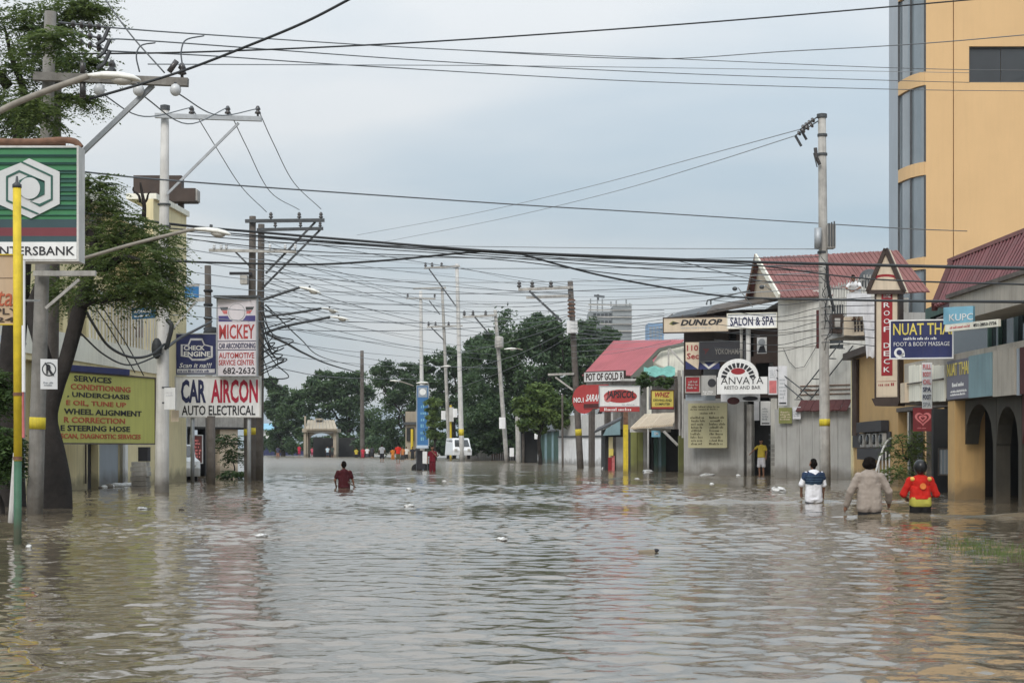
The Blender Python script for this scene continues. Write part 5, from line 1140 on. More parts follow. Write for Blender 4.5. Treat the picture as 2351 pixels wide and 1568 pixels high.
g = Sign('banner', 'tall narrow blue vertical banner on the far pole', 958, 886, 983, 1022, 188, 188, M['mid_blue'], M['slate'], 0.3, 0.1); mk('banner_blue', (0.04, 0.15, 0.34), 0.5, 0.1, 0.6); g.panel.data.materials[0] = M['banner_blue']; g.r(0.08, 0.02, 0.92, 0.19, M['slate'], o=0.02); g.disc(0.5, 0.1, 0.3, M['plain_white'], o=0.03)
for i in range(6): g.m(0.3, 0.3 + i * 0.11, 0.7, 0.38 + i * 0.11, M['sky_sign'], 1, 0.02, seed=i)
yq = thing('far_yellow_post', 'slim yellow post beside the pale far pole', 'post', (X(1035, 165), 165, 0)); MB().tube([P(1035, 930, 165), P(1035, 1056, 165)], 0.11, 8).build('shaft', M['post_yellow'], yq); MB().box((X(1031, 164), 164.6, Z(968, 165)), (X(1041, 164), 164.8, Z(935, 165))).build('plate', M['concrete_pale'], yq)
for k in range(5):
    u, v, lab = ((1018, 955, 'white plate on the slim far pole'), (1045, 950, 'narrow grey plate beside the far yellow post'), (1330, 955, 'pale plate on the white wall near the leaning pole'), (1232, 1000, 'round white plate on the dark stall'), (1175, 1040, 'white patch board at the foot of the short pole'))[k]
    Sign('small_sign', lab, u - 5, v - 12, u + 5, v + 8, (168, 163, 112, 136, 136)[k], None, M['white'], None, 0.05)

def street_lamp(label, pts, head, dirv, L=0.85, r=0.035, m='lamp_arm', cell=True):
    """curved arm through pts (u, v, d), cobra head at the last point pointing along dirv in the picture plane"""
    p = [P(*q) for q in pts]; o = thing('street_lamp', label, 'lamp', p[-1], 'street lamps on the roadside poles')
    MB().tube(spline(p, 6), r, 8).build('arm', M[m], o, smooth=True)
    ax = Vector((dirv[0], 0, dirv[1])).normalized(); up = Vector((-ax.z, 0, ax.x)); sd_ = Vector((0, 1, 0)); c = p[-1]
    sec = [(-0.02, 0.045, 0.05, 0.0), (0.12, 0.075, 0.075, 0.0), (0.3, 0.10, 0.14, 0.01), (0.6, 0.11, 0.17, 0.01), (0.85, 0.085, 0.14, 0.0), (0.98, 0.04, 0.07, -0.02), (1.0, 0.015, 0.02, -0.03)]
    mb = MB(); n = 12
    for x, h, w, oz in sec:
        for j in range(n):
            a = 2 * math.pi * j / n; hz = h * math.sin(a); hz = hz if hz > 0 else hz * 0.35
            mb.v.append(tuple(c + ax * (x * L) + up * ((hz + oz) * L) + sd_ * (w * math.cos(a) * L)))
    for i in range(len(sec) - 1):
        for j in range(n): mb.f.append((i * n + j, i * n + (j + 1) % n, (i + 1) * n + (j + 1) % n, (i + 1) * n + j))
    mb.f += [tuple(range(n - 1, -1, -1)), tuple((len(sec) - 1) * n + j for j in range(n))]
    hs_ = mb.build('housing', M['lamp_white'], o, smooth=True)
    MB().ell(c + ax * (0.64 * L) - up * (0.045 * L), (0.2 * L, 0.13 * L, 0.085 * L), 12, 8, Matrix((ax, sd_, up)).transposed()).build('lens', M['lamp_lens'], hs_, smooth=True)
    if cell: MB().tube([c + ax * (0.42 * L) + up * (0.09 * L), c + ax * (0.42 * L) + up * (0.19 * L)], 0.045 * L, 8).build('photocell', M['steel_dark'], hs_)
    return o
street_lamp('large near street lamp with a long brown arm at the upper left', [(-60, 290, 22), (20, 245, 22), (110, 208, 22), (203, 175, 22)], None, (1, -0.07), 0.68, 0.042)
street_lamp('white street lamp on a long thin arm in front of the tree', [(180, 597, 29), (300, 562, 29), (420, 532, 29), (448, 527, 29)], None, (1, -0.14), 0.62, 0.03)
street_lamp('street lamp nearest above the pink sign on the twin poles', [(598, 690, 61), (640, 676, 61), (688, 660, 61)], None, (1, -0.28), 0.8, 0.05, 'steel_dark')
street_lamp('upper one of the two street lamps reaching over the road', [(600, 728, 68), (680, 718, 68), (738, 708, 68)], None, (1, -0.22), 0.72, 0.05, 'steel_dark')
street_lamp('lower one of the two street lamps reaching over the road', [(598, 768, 64), (660, 748, 64), (758, 728, 64)], None, (1, -0.15), 0.72, 0.05, 'steel_dark')
street_lamp('small far lamp on the slim far pole', [(1030, 838, 165), (1020, 840, 165), (1012, 843, 165)], None, (1, 0.1), 1.0, 0.05, cell=False)
street_lamp('far lamp beside the round transformer', [(1200, 803, 138), (1180, 800, 138), (1158, 802, 138)], None, (1, 0.03), 1.0, 0.05, cell=False)
street_lamp('tiny far lamp above the blue banner', [(985, 882, 186), (975, 880, 186), (956, 880, 186)], None, (1, 0.05), 1.3, 0.06, cell=False)
street_lamp('tiny far lamp left of the blue banner', [(950, 886, 186), (920, 876, 186), (895, 874, 186)], None, (1, -0.05), 1.0, 0.06, cell=False)

# ------------------------------------------------------------------ overhead cables, each one a thing of its own
def cable(label, pts, r, m='cable', group=None, n=8, name='overhead_cable', sides=5):
    o = MB().tube(spline([P(*p) for p in pts], n), r, sides).build(name, M[m], smooth=True)
    return tag(o, label, 'cable', group)
cable('topmost thin line running from the insulator strings towards the apricot tower', [(250, 64, 29.5), (470, 80, 34), (1000, 113, 46), (1480, 133, 58), (2065, 157, 66), (2400, 163, 72)], 0.014, 'wire')
cable('dark line rising to the top right corner of the picture', [(60, 125, 31), (430, 121, 31), (870, 103, 33), (1240, 80, 35), (1700, 46, 36), (2300, -6, 37)], 0.017)
cable('second thin line from the insulator strings sloping down to the right', [(252, 92, 29.5), (380, 97, 33), (1060, 145, 47), (1600, 171, 58), (2065, 186, 66), (2225, 190, 71)], 0.014, 'wire')
cable('third thin line crossing under the second one to the right edge', [(252, 118, 29.5), (500, 130, 36), (830, 152, 42), (1480, 188, 55), (2065, 206, 64), (2400, 210, 71)], 0.014, 'wire')
cable('thin line branching upwards to the right over the tower window', [(1000, 113, 46.2), (1480, 136, 50), (1800, 119, 48), (2100, 102, 46), (2400, 77, 44)], 0.014, 'wire')
cable('faint straight line just under the third one', [(340, 148, 31), (830, 150, 42), (1200, 152, 50), (1640, 158, 59), (2226, 168, 71.6)], 0.012, 'wire_pale')
cable('thick twisted dark cable climbing from the lamp to the top edge', [(205, 228, 29), (320, 195, 29.2), (430, 160, 29.4), (560, 110, 28.6), (700, 52, 27.6), (820, -10, 27)], 0.024, 'cable')
cable('thin wire slanting down from the top edge to the cross-arm end', [(238, -6, 30), (300, 80, 29.9), (378, 168, 29.8)], 0.014, 'wire')
cable('long thin cable crossing the whole sky past the right pole', [(170, 393, 36), (460, 420, 41), (1185, 470, 52), (1500, 489, 56), (2040, 523, 66), (2220, 531, 71.5)], 0.02, 'wire')
cable('upper of two wires falling left from the top of the right pole', [(1838, 297, 56.6), (1600, 362, 72), (1340, 432, 90), (1080, 492, 112), (820, 540, 140)], 0.016, 'wire_pale')
cable('lower of two wires falling left from the top of the right pole', [(1826, 312, 56.6), (1620, 378, 72), (1400, 443, 88), (1140, 505, 110), (885, 555, 140)], 0.016, 'wire_pale')
cable('thick black cable bundle sweeping across the street at mid height', [(180, 488, 44), (430, 519, 46), (600, 534, 47), (860, 556, 46), (1130, 577, 45), (1420, 590, 44), (1700, 601, 42), (2040, 610, 37), (2420, 618, 30)], 0.036)
cable('second black cable running just under the thick bundle', [(180, 505, 45), (430, 528, 46.4), (860, 562, 46.4), (1130, 579, 45.4), (1420, 594, 44.2), (1700, 606, 42.3), (1990, 640, 37.5), (2400, 655, 30)], 0.018)
cable('black cable rising from the left to join the thick bundle at mid sky', [(180, 592, 44), (420, 601, 46), (600, 606, 46.5), (740, 607, 46.5), (900, 597, 46), (1040, 583, 45.4), (1130, 576, 45)], 0.03)
cable('black cable leaving the thick bundle and falling to the salon eaves', [(1130, 577, 45), (1180, 580, 46), (1290, 610, 48), (1400, 637, 50), (1560, 666, 52), (1700, 683, 50), (1990, 690, 40), (2400, 694, 30)], 0.03)
cable('thin wire dipping from the bundle behind the right pole', [(1560, 600, 50), (1720, 640, 54), (1830, 655, 56), (2000, 668, 58), (2060, 660, 59)], 0.014, 'wire')
r_ = random.Random(77)
for k in range(4):
    dv_ = (6, 13, 21, 30)[k]; sg = r_.uniform(-4, 8)
    cable('slim black cable sagging below the thick mid height bundle, ' + nth(k), [(430, 519 + dv_, 46.3 + 0.2 * k), (700, 541 + dv_ + sg, 46.6), (1130, 577 + dv_ * 0.6, 45.6), (1500, 592 + dv_ * 1.3 + sg, 44.6), (1888, 604 + dv_ * 1.5, 55.5)], 0.013, 'cable', 'slim cables under the thick bundle', 6, sides=4)
for k in range(7):
    u1 = 1890 + r_.uniform(-6, 6); v1 = 590 + 24 * k
    cable('dark slack cable loop hanging on the right pole, ' + nth(k), [(u1, v1, 55.6), (u1 + r_.uniform(8, 22), v1 + r_.uniform(10, 30), 55.3), (u1 + r_.uniform(-4, 20), v1 + r_.uniform(35, 60), 55.4), (1893, v1 + 70, 55.7)], 0.013, 'cable', 'slack cable loops on the right pole', 6, sides=4)
# three conductors between the white pole and the twin poles
for k, (a, b, c, e) in enumerate((((440, 247, 44.8), (500, 345, 50), (555, 430, 56), (612, 487, 61.4)), ((523, 247, 44.8), (565, 335, 50), (620, 440, 56), (687, 482, 61.4)), ((592, 250, 44.8), (628, 330, 50), (675, 420, 56), (737, 480, 61.4)))):
    cable(('left', 'middle', 'right')[k] + ' of three thin conductors falling from the white pole arm to the twin poles', [a, b, c, e], 0.014, 'wire_pale')
for k, (a, b, c) in enumerate((((228, 212, 29.7), (330, 268, 36), (440, 247, 44.6)), ((318, 213, 29.7), (430, 285, 37), (523, 247, 44.6)), ((403, 212, 29.7), (500, 265, 37), (592, 250, 44.6)))):
    cable(('left', 'middle', 'right')[k] + ' of three slack wires between the big cross-arm and the white pole arm', [a, b, c], 0.014, 'wire')
cable('arched jumper wire between the cross-arm and the upper line', [(418, 147, 29.8), (416, 118, 30.5), (428, 92, 31.5), (468, 83, 33.5)], 0.014, 'cable'); cable('bent jumper wire dropping behind the near street lamp', [(320, 165, 29.8), (313, 128, 30.5), (325, 105, 31.5), (356, 99, 33)], 0.014, 'cable')
cable('thick slack cable loop hanging between the tree and the white pole', [(190, 700, 36), (215, 745, 38), (250, 795, 40), (300, 820, 42), (345, 815, 43.5), (378, 790, 44.6)], 0.034)
cable('thin slack cable below the thick loop', [(180, 760, 38), (240, 815, 40), (300, 838, 42), (372, 812, 44.6)], 0.022)
cable('cable bundle climbing from the white pole to the short dark pole', [(380, 800, 44.6), (415, 775, 50), (450, 757, 57), (486, 738, 65.6)], 0.045)
cable('thin cable crossing the balcony diagonally', [(215, 700, 40), (255, 760, 42), (310, 855, 46)], 0.016); cable('steep guy wire in front of the cream building', [(225, 690, 39), (290, 790, 43), (330, 862, 46)], 0.016)
# the fan of thin service wires between the twin poles, the far poles and the right side
fan = 'thin service wires fanning across the middle sky'
fk = 0
r_ = random.Random(31)
starts = [(600, 540 + 9 * k, 62) for k in range(26)]
for k, s_ in enumerate(starts):
    if k % 3 == 0: e = (1310, 655 + 3.2 * k, 99)
    elif k % 3 == 1: e = (1138 + 10, 720 + 5 * k, 139)
    else: e = (1885, 560 + 6 * k, 56)
    sag = r_.uniform(4, 26)
    mid = lambda f: (s_[0] + (e[0] - s_[0]) * f, s_[1] + (e[1] - s_[1]) * f + sag * 4 * f * (1 - f) * (0.6 + 0.4 * r_.random()), 1 / (1 / s_[2] + (1 / e[2] - 1 / s_[2]) * f))
    if k % 3 != 2 or k < 20:
        cable('thin service wire leaving the right side of the twin poles, ' + nth(fk), [s_, mid(0.35), mid(0.7), e], r_.uniform(0.009, 0.016), r_.choice(('wire', 'wire', 'wire_pale')), fan, 6, sides=4); fk += 1
for k in range(14):
    v0 = 640 + 14 * k; s_ = (1312, v0, 99); e = (1540 + (k * 37) % 240, 640 + 11 * k, 72)
    cable('thin wire from the leaning dark pole towards the salon, ' + nth(k), [s_, ((s_[0] + e[0]) / 2, (s_[1] + e[1]) / 2 + r_.uniform(2, 12), 84), e], r_.uniform(0.009, 0.015), r_.choice(('wire', 'wire_pale')), 'thin wires between the far poles and the salon', 6, sides=4)
for k in range(16):
    a = [(610, 600 + 16 * k, 66), (967, 690 + 12 * k, 188), (1050, 612 + 20 * k, 154), (1016, 665 + 14 * k, 168)]
    s_, e = (a[0], a[1]) if k % 2 else (a[2], (1310, 660 + 8 * k, 99.5))
    cable(('faint wire from the twin poles to the blue banner pole, ' if k % 2 else 'faint wire from the tall pale pole to the leaning dark pole, ') + nth(k // 2), [s_, ((s_[0] + e[0]) / 2, (s_[1] + e[1]) / 2 + r_.uniform(3, 14), 2 / (1 / s_[2] + 1 / e[2])), e], r_.uniform(0.012, 0.02), 'wire', 'faint far wires', 6, sides=4)
for k in range(8):
    s_, e = (1050 - 8 * k, 612 + 18 * k, 155), (381, 540 + 26 * k, 45.2)
    cable('faint wire between tall pale far pole and white pole, ' + nth(k), [s_, ((s_[0] + e[0]) / 2, (s_[1] + e[1]) / 2 + 10, 70), e], 0.012, 'wire_pale', 'faint wires running left', 6, sides=4)
cable('heavy black cable falling from the tangle at the twin poles to the dark far pole', [(610, 765, 64), (660, 790, 75), (700, 812, 95), (760, 838, 130), (831, 858, 214)], 0.06)
cable('second black cable running down to the dark far pole', [(610, 700, 64), (690, 778, 90), (745, 822, 125), (831, 843, 214)], 0.03)
for k in range(12):
    u0, v0 = 598 + r_.uniform(-4, 4), 690 + 11 * k; u1, v1 = 640 + r_.uniform(-15, 40), v0 + r_.uniform(10, 90)
    cable('dark slack cable loop in the tangle right of the pink sign, ' + nth(k), [(u0, v0, 62.5), ((u0 + u1) / 2 + r_.uniform(-10, 10), (v0 + v1) / 2 + r_.uniform(5, 30), 62), (u1, v1, 61.5), (600, min(v1 + 25, 870), 62.5)], 0.022, 'cable', 'slack cable loops at the twin poles', 6, sides=4)
for k in range(9):
    cable('thin wire converging on the left end of the salon eaves, ' + nth(k), [(1310, 700 + 9 * k, 99), (1420, 705 + 9 * k + r_.uniform(4, 12), 86), (1525, 712 + 7 * k, 74)], 0.012, 'wire', 'thin wires at the salon eaves', 6, sides=4)
for k in range(7):
    cable('thin wire crossing the pale wall behind the right pole, ' + nth(k), [(1640, 690 + 18 * k, 68), (1780, 698 + 17 * k + r_.uniform(2, 14), 62), (1890, 690 + 16 * k, 55.7), (2060, 680 + 20 * k, 50)], 0.012, 'cable', 'thin wires at the right pole', 6, sides=4)

# ------------------------------------------------------------------ trees and bushes
def leaf_material(name, c, tr=0.25):
    m = bpy.data.materials.new(name); m.use_nodes = True
    t = m.node_tree; n, l = t.nodes, t.links; b = n['Principled BSDF']
    b.inputs['Roughness'].default_value = 0.55; b.inputs['Specular IOR Level'].default_value = 0.3
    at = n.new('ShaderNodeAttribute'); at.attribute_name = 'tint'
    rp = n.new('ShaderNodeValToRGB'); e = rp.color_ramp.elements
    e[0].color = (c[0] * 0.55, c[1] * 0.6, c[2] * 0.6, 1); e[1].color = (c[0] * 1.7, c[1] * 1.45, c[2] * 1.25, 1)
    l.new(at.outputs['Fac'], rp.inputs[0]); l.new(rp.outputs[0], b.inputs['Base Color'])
    tl = n.new('ShaderNodeBsdfTranslucent'); l.new(rp.outputs[0], tl.inputs['Color'])
    mi = n.new('ShaderNodeMixShader'); mi.inputs[0].default_value = tr
    l.new(b.outputs[0], mi.inputs[1]); l.new(tl.outputs[0], mi.inputs[2]); l.new(mi.outputs[0], n['Material Output'].inputs['Surface'])
    return m
M['leaf_near'] = leaf_material('leaf_near', (0.090, 0.138, 0.042), 0.45)
M['leaf_far'] = leaf_material('leaf_far', (0.052, 0.100, 0.046), 0.25)
M['leaf_lit'] = leaf_material('leaf_lit', (0.090, 0.150, 0.045))
M['leaf_bush'] = leaf_material('leaf_bush', (0.050, 0.095, 0.028))
mk('bark', (0.024, 0.020, 0.018), 0.95, 0.4, 3, bump=0.8, bsc=14)
def crown(parent, lobes, m, leaf, per, rng, name='crown', clumps=26, asp=0.42, spread=0.33, droop=0.0):
    """leaf-sized faces in clumps through the volume of each lobe: (centre, radii)"""
    C, S = [], []
    for c, r in lobes:
        c, r = np.array(c), np.array(r)
        for k in range(clumps):
            v = rng.normal(size=3); v /= np.linalg.norm(v)
            rad = rng.uniform(0.35, 1.0) ** 0.6
            cc = c + v * r * rad; cr = r.mean() * spread * rng.uniform(0.55, 1.25)
            n = int(per * rng.uniform(0.5, 1.4))
            q = rng.normal(size=(n, 3)) * np.array([1, 1, 0.62]) * cr * 0.6
            q[:, 2] -= droop * np.abs(q[:, 0])
            C.append(cc + q); S.append(np.full(n, np.clip(rng.normal(0.45, 0.17), 0, 1)))
    C = np.concatenate(C); S = np.concatenate(S); n = len(C)
    a = rng.uniform(0, 2 * np.pi, n); tilt = rng.normal(0, 0.55, n)
    d1 = np.stack([np.cos(a) * np.cos(tilt), np.sin(a) * np.cos(tilt), np.sin(tilt) - 0.25], 1)
    d1 /= np.linalg.norm(d1, axis=1)[:, None]
    w = rng.normal(size=(n, 3)) + np.array([0, 0, 0.0]); d2 = np.cross(d1, w); d2 /= np.linalg.norm(d2, axis=1)[:, None]
    s = leaf * rng.uniform(0.6, 1.35, n)[:, None]
    v4 = np.stack([C - d1 * s * 0.5, C + d2 * s * asp * 0.5, C + d1 * s * 0.5, C - d2 * s * asp * 0.5], 1)
    root = np.array(parent.location)
    v4 = (v4 - root).reshape(-1, 3).astype(np.float32)
    me = bpy.data.meshes.new(name); me.vertices.add(4 * n); me.vertices.foreach_set('co', v4.ravel())
    me.loops.add(4 * n); me.loops.foreach_set('vertex_index', np.arange(4 * n, dtype=np.int32))
    me.polygons.add(n); me.polygons.foreach_set('loop_start', np.arange(0, 4 * n, 4, dtype=np.int32))
    at = me.attributes.new('tint', 'FLOAT', 'FACE'); at.data.foreach_set('value', np.clip(S + rng.normal(0, 0.16, n), 0, 1).astype(np.float32))
    me.materials.append(m); me.update(calc_edges=True); me.validate()
    o = bpy.data.objects.new(name, me); col.objects.link(o); o.parent = parent; return o
def fronds(parent, lobes, m, per, rng, leaf=0.075, length=0.55, name='crown', n=150):
    """feathery crown: drooping fronds, each a row of small paired leaflets"""
    C, D, S = [], [], []
    for c, r in lobes:
        c, r = np.array(c), np.array(r)
        for k in range(n):
            v = rng.normal(size=3); v /= np.linalg.norm(v)
            p = c + v * r * rng.uniform(0.25, 1.0) ** 0.5
            a = np.arctan2(v[1], v[0]) + rng.normal(0, 0.7); el = rng.normal(0.05, 0.35); L_ = length * rng.uniform(0.6, 1.3)
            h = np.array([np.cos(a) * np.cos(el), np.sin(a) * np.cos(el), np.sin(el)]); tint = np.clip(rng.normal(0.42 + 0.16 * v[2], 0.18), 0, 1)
            t = np.linspace(0.05, 1, per)[:, None]; pts = p + h * L_ * t - np.array([0, 0, 1]) * (0.38 * L_) * t ** 2
            side = np.cross(h, [0, 0, 1]); side /= np.linalg.norm(side) + 1e-6
            for sg in (-1, 1):
                C.append(pts + side * sg * leaf * 0.45); D.append(np.repeat((side * sg + h * 0.55 + np.array([0, 0, -0.3]))[None], per, 0) + rng.normal(0, 0.25, (per, 3))); S.append(np.full(per, tint))
    C, D, S = np.concatenate(C), np.concatenate(D), np.concatenate(S); n_ = len(C); D /= np.linalg.norm(D, axis=1)[:, None]
    W = np.cross(D, rng.normal(size=(n_, 3)) * 0.5 + np.array([0, 0, 1])); W /= np.linalg.norm(W, axis=1)[:, None]; s = leaf * rng.uniform(0.7, 1.4, n_)[:, None]
    v4 = np.stack([C - D * s * 0.5, C + W * s * 0.19, C + D * s * 0.6, C - W * s * 0.19], 1) - np.array(parent.location)
    me = bpy.data.meshes.new(name); me.vertices.add(4 * n_); me.vertices.foreach_set('co', v4.reshape(-1).astype(np.float32))
    me.loops.add(4 * n_); me.loops.foreach_set('vertex_index', np.arange(4 * n_, dtype=np.int32)); me.polygons.add(n_); me.polygons.foreach_set('loop_start', np.arange(0, 4 * n_, 4, dtype=np.int32))
    at = me.attributes.new('tint', 'FLOAT', 'FACE'); at.data.foreach_set('value', np.clip(S + rng.normal(0, 0.1, n_), 0, 1).astype(np.float32))
    me.materials.append(m); me.update(calc_edges=True); me.validate()
    o = bpy.data.objects.new(name, me); col.objects.link(o); o.parent = parent; return o
rng = np.random.default_rng(5)
def limb(parent, a, b, r0, r1, name='limb', bend=0.15, m='bark'):
    a, b = Vector(a), Vector(b); L_ = (b - a).length
    j = lambda: Vector((rnd.uniform(-1, 1), rnd.uniform(-1, 1), rnd.uniform(-0.3, 0.6))) * L_ * bend
    pts = spline([a, a.lerp(b, 0.35) + j(), a.lerp(b, 0.7) + j(), b], 4); n = len(pts)
    return MB().tube(pts, [r0 + (r1 - r0) * i / (n - 1) for i in range(n)], 8).build(name, M[m], parent, smooth=True)
# dark roadside tree beside the bank sign
tr = thing('roadside_tree', 'dark leaning tree with a thick black trunk beside the bank sign', 'tree', (X(128, 33), 33, 0))
t3 = P(208, 610, 33.5)
tp_ = spline([V(X(129, 33), 33, -0.6), P(128, 1120, 33), P(122, 1040, 33), P(112, 960, 33), P(130, 890, 33), P(152, 825, 33.1), P(180, 720, 33.3), t3], 5)
tr_r = np.interp(np.linspace(0, 7, len(tp_)), range(8), [0.33, 0.31, 0.24, 0.17, 0.15, 0.145, 0.15, 0.12])
MB().tube(tp_, list(tr_r), 14).build('trunk', M['bark'], tr, smooth=True)
for u in (104, 154): MB().tube([V(X(u, 33), 32.9, -0.6), P(u + (120 - u) * 0.35, 1120, 33), P(118, 1010, 33.05)], [0.14, 0.11, 0.06], 8).build('buttress_root', M['bark'], tr, smooth=True)
limb(tr, P(118, 880, 33), P(96, 640, 33), 0.16, 0.09); limb(tr, t3, P(300, 520, 34), 0.14, 0.03); limb(tr, t3, P(330, 600, 33), 0.12, 0.03); limb(tr, t3, P(390, 540, 34), 0.1, 0.02); limb(tr, P(190, 700, 33.4), P(300, 690, 32.6), 0.08, 0.02); limb(tr, t3, P(210, 460, 34), 0.1, 0.03)
limb(tr, P(330, 500, 34), P(322, 420, 34), 0.05, 0.02); limb(tr, P(326, 470, 34), P(345, 440, 34), 0.03, 0.012); limb(tr, P(322, 465, 34), P(306, 430, 34), 0.03, 0.012)
def lobe(u, v, d, ru, rv, rd=None): return ((X(u, d), d, Z(v, d)), (ru / F * d, (rd or ru) / F * d, rv / F * d))
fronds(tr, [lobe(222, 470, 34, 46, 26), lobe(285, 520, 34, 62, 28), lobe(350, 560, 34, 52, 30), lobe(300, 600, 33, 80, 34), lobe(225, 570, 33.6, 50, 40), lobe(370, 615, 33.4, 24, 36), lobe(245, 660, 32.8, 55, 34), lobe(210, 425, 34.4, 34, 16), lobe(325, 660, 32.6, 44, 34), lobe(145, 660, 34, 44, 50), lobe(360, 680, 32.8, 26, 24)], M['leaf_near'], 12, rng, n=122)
# tall tree whose branches hang in from the top left
tr2 = thing('overhanging_tree', 'tall tree with dark feathery branches filling the top left corner', 'tree', (X(40, 34), 34, 0))
limb(tr2, V(X(30, 34), 34, -0.6), P(40, 330, 34), 0.3, 0.2, 'trunk', 0.02)
for a_, b_ in (((40, 330), (10, 60)), ((40, 300), (150, 40)), ((45, 250), (190, 180)), ((20, 200), (-30, 20)), ((40, 320), (120, 250)), ((150, 40), (215, -20))): limb(tr2, P(*a_, 34), P(*b_, 33.8), 0.11, 0.02)
fronds(tr2, [lobe(15, 40, 34, 60, 44), lobe(95, 50, 34, 62, 28), lobe(160, 25, 34, 46, 26), lobe(25, 140, 34, 60, 50), lobe(100, 150, 34, 66, 24), lobe(172, 228, 34, 36, 8), lobe(30, 220, 34, 55, 46), lobe(15, 290, 34.4, 50, 34), lobe(188, 145, 34, 30, 12), lobe(205, 20, 34, 26, 10), lobe(60, 265, 34, 36, 28), lobe(120, 95, 28.6, 30, 30), lobe(80, 250, 28.8, 26, 40)], M['leaf_near'], 11, rng, n=120)
bs = thing('left_bush', 'bright green leafy bush at the left edge by the grey wall', 'bush', (X(8, 30), 30, 0))
limb(bs, V(X(6, 30), 30, -0.5), P(6, 1040, 30), 0.05, 0.02, 'stem')
fronds(bs, [lobe(2, 1010, 30, 26, 34), lobe(10, 1060, 30, 22, 44), lobe(-20, 1040, 30, 26, 50)], M['leaf_bush'], 7, rng, leaf=0.09, length=0.35, n=170)
bs = thing('hanging_bush', 'sprig of leaves reaching in at the left edge above the bush', 'bush', (X(-6, 31), 31, 0)); limb(bs, V(X(-14, 31), 31, -0.5), P(-8, 900, 31), 0.05, 0.02, 'stem', 0.02); fronds(bs, [lobe(-4, 900, 31, 12, 60)], M['leaf_bush'], 7, rng, leaf=0.09, length=0.3, n=160)
# plants by the workshop and the bar
pl = thing('shop_plant', 'small green shrub in front of the workshop', 'plant', (X(535, 64), 64, 0)); limb(pl, V(X(535, 64), 64, -0.4), P(535, 1060, 64), 0.04, 0.02, 'stem'); fronds(pl, [lobe(535, 1088, 64, 26, 8), lobe(528, 1012, 65, 24, 16), lobe(540, 1045, 65, 18, 20)], M['leaf_bush'], 7, rng, leaf=0.12, length=0.4, n=60)
pl = thing('bar_shrub', 'straggly dark shrub beside the bar entrance handrail', 'plant', (X(2085, 48), 48, 0)); limb(pl, V(X(2085, 48), 48, -0.4), P(2080, 1010, 48), 0.05, 0.02, 'stem')
for b_ in ((2060, 1000), (2110, 1010), (2095, 990)): limb(pl, P(2083, 1060, 48), P(*b_, 48), 0.025, 0.008)
fronds(pl, [lobe(2075, 1030, 48, 30, 34), lobe(2100, 1060, 48, 26, 40), lobe(2060, 1085, 47.5, 26, 24), lobe(2095, 1010, 48, 24, 24)], M['leaf_near'], 8, rng, leaf=0.08, length=0.4, n=55)
pl = thing('balcony_plant', 'green potted plant on the cream balcony', 'plant', P(322, 775, 57)); MB().lathe(P(322, 775, 57), [(0.14, 0), (0.2, 0.3), (0.21, 0.32)], 10).build('pot', M['rust'], pl); crown(pl, [lobe(322, 748, 57, 14, 14)], M['leaf_bush'], 0.12, 50, rng, clumps=10)
pl = thing('vine', 'vines trailing over the wall below the turquoise canopy', 'plant', P(1490, 905, 91)); crown(pl, [lobe(1480, 872, 90.4, 28, 16), lobe(1525, 876, 90.4, 20, 14), lobe(1455, 900, 91, 18, 22)], M['leaf_bush'], 0.22, 60, rng, name='foliage', clumps=12)
# trees down the road
def far_tree(label, u, vb, lobes, m='leaf_far', leaf=0.42, per=110, clumps=26, d=160, vt=930, r=0.4, name='broadleaf_tree'):
    t = thing(name, label, 'tree', (X(u, d), d, 0), 'trees along the far road')
    limb(t, V(X(u, d), d, -0.6), P(u, vt, d), r, r * 0.6, 'trunk', 0.03)
    for l_ in lobes[:4]: limb(t, P(u, vt + 15, d), P(l_[0], l_[1] + 8, d), r * 0.45, r * 0.1)
    crown(t, [lobe(a, b, d + dz, ru, rv) for a, b, ru, rv, dz in lobes], M[m], leaf, per, rng, clumps=clumps)
far_tree('largest dark tree in the middle of the view beside the round transformer', 1200, 1060, [(1170, 770, 58, 52, 0), (1235, 770, 52, 46, 2), (1290, 790, 40, 44, 3), (1130, 830, 52, 50, -2), (1210, 850, 70, 60, 0), (1290, 860, 50, 60, 2), (1340, 830, 36, 48, 4), (1160, 920, 66, 56, 0), (1250, 930, 66, 56, 2), (1120, 960, 44, 50, -3), (1190, 990, 60, 40, 0)], d=165, per=150, clumps=30, vt=950, r=0.55)
far_tree('dark tree right behind the big one near the pink roof', 1370, 1060, [(1380, 790, 36, 40, 0), (1350, 760, 30, 26, 0), (1390, 850, 40, 44, 0), (1345, 900, 40, 56, 0), (1400, 780, 22, 24, 0)], d=185, vt=950)
far_tree('mid green tree behind the blue banner', 1040, 1058, [(1030, 830, 34, 34, 0), (1075, 840, 36, 44, 0), (1000, 880, 34, 40, 0), (1055, 900, 46, 44, 0), (1010, 950, 36, 46, 0), (1080, 960, 36, 44, 0), (985, 840, 24, 22, 0)], d=205, vt=960)
far_tree('rounded dark tree left of the blue banner', 930, 1050, [(875, 855, 32, 32, 0), (905, 900, 40, 40, 0), (940, 860, 28, 34, 0), (950, 920, 34, 44, 0), (880, 950, 40, 50, 0), (930, 985, 40, 34, 0)], d=225, vt=980)
far_tree('broad dark tree mass over the gate arch', 800, 1048, [(735, 890, 40, 34, 0), (780, 885, 40, 36, 0), (825, 900, 40, 40, 0), (700, 920, 34, 36, 0), (760, 930, 50, 40, 0), (820, 960, 46, 46, 0), (855, 990, 34, 36, 0), (660, 935, 30, 30, 0)], d=255, leaf=0.6, vt=985)
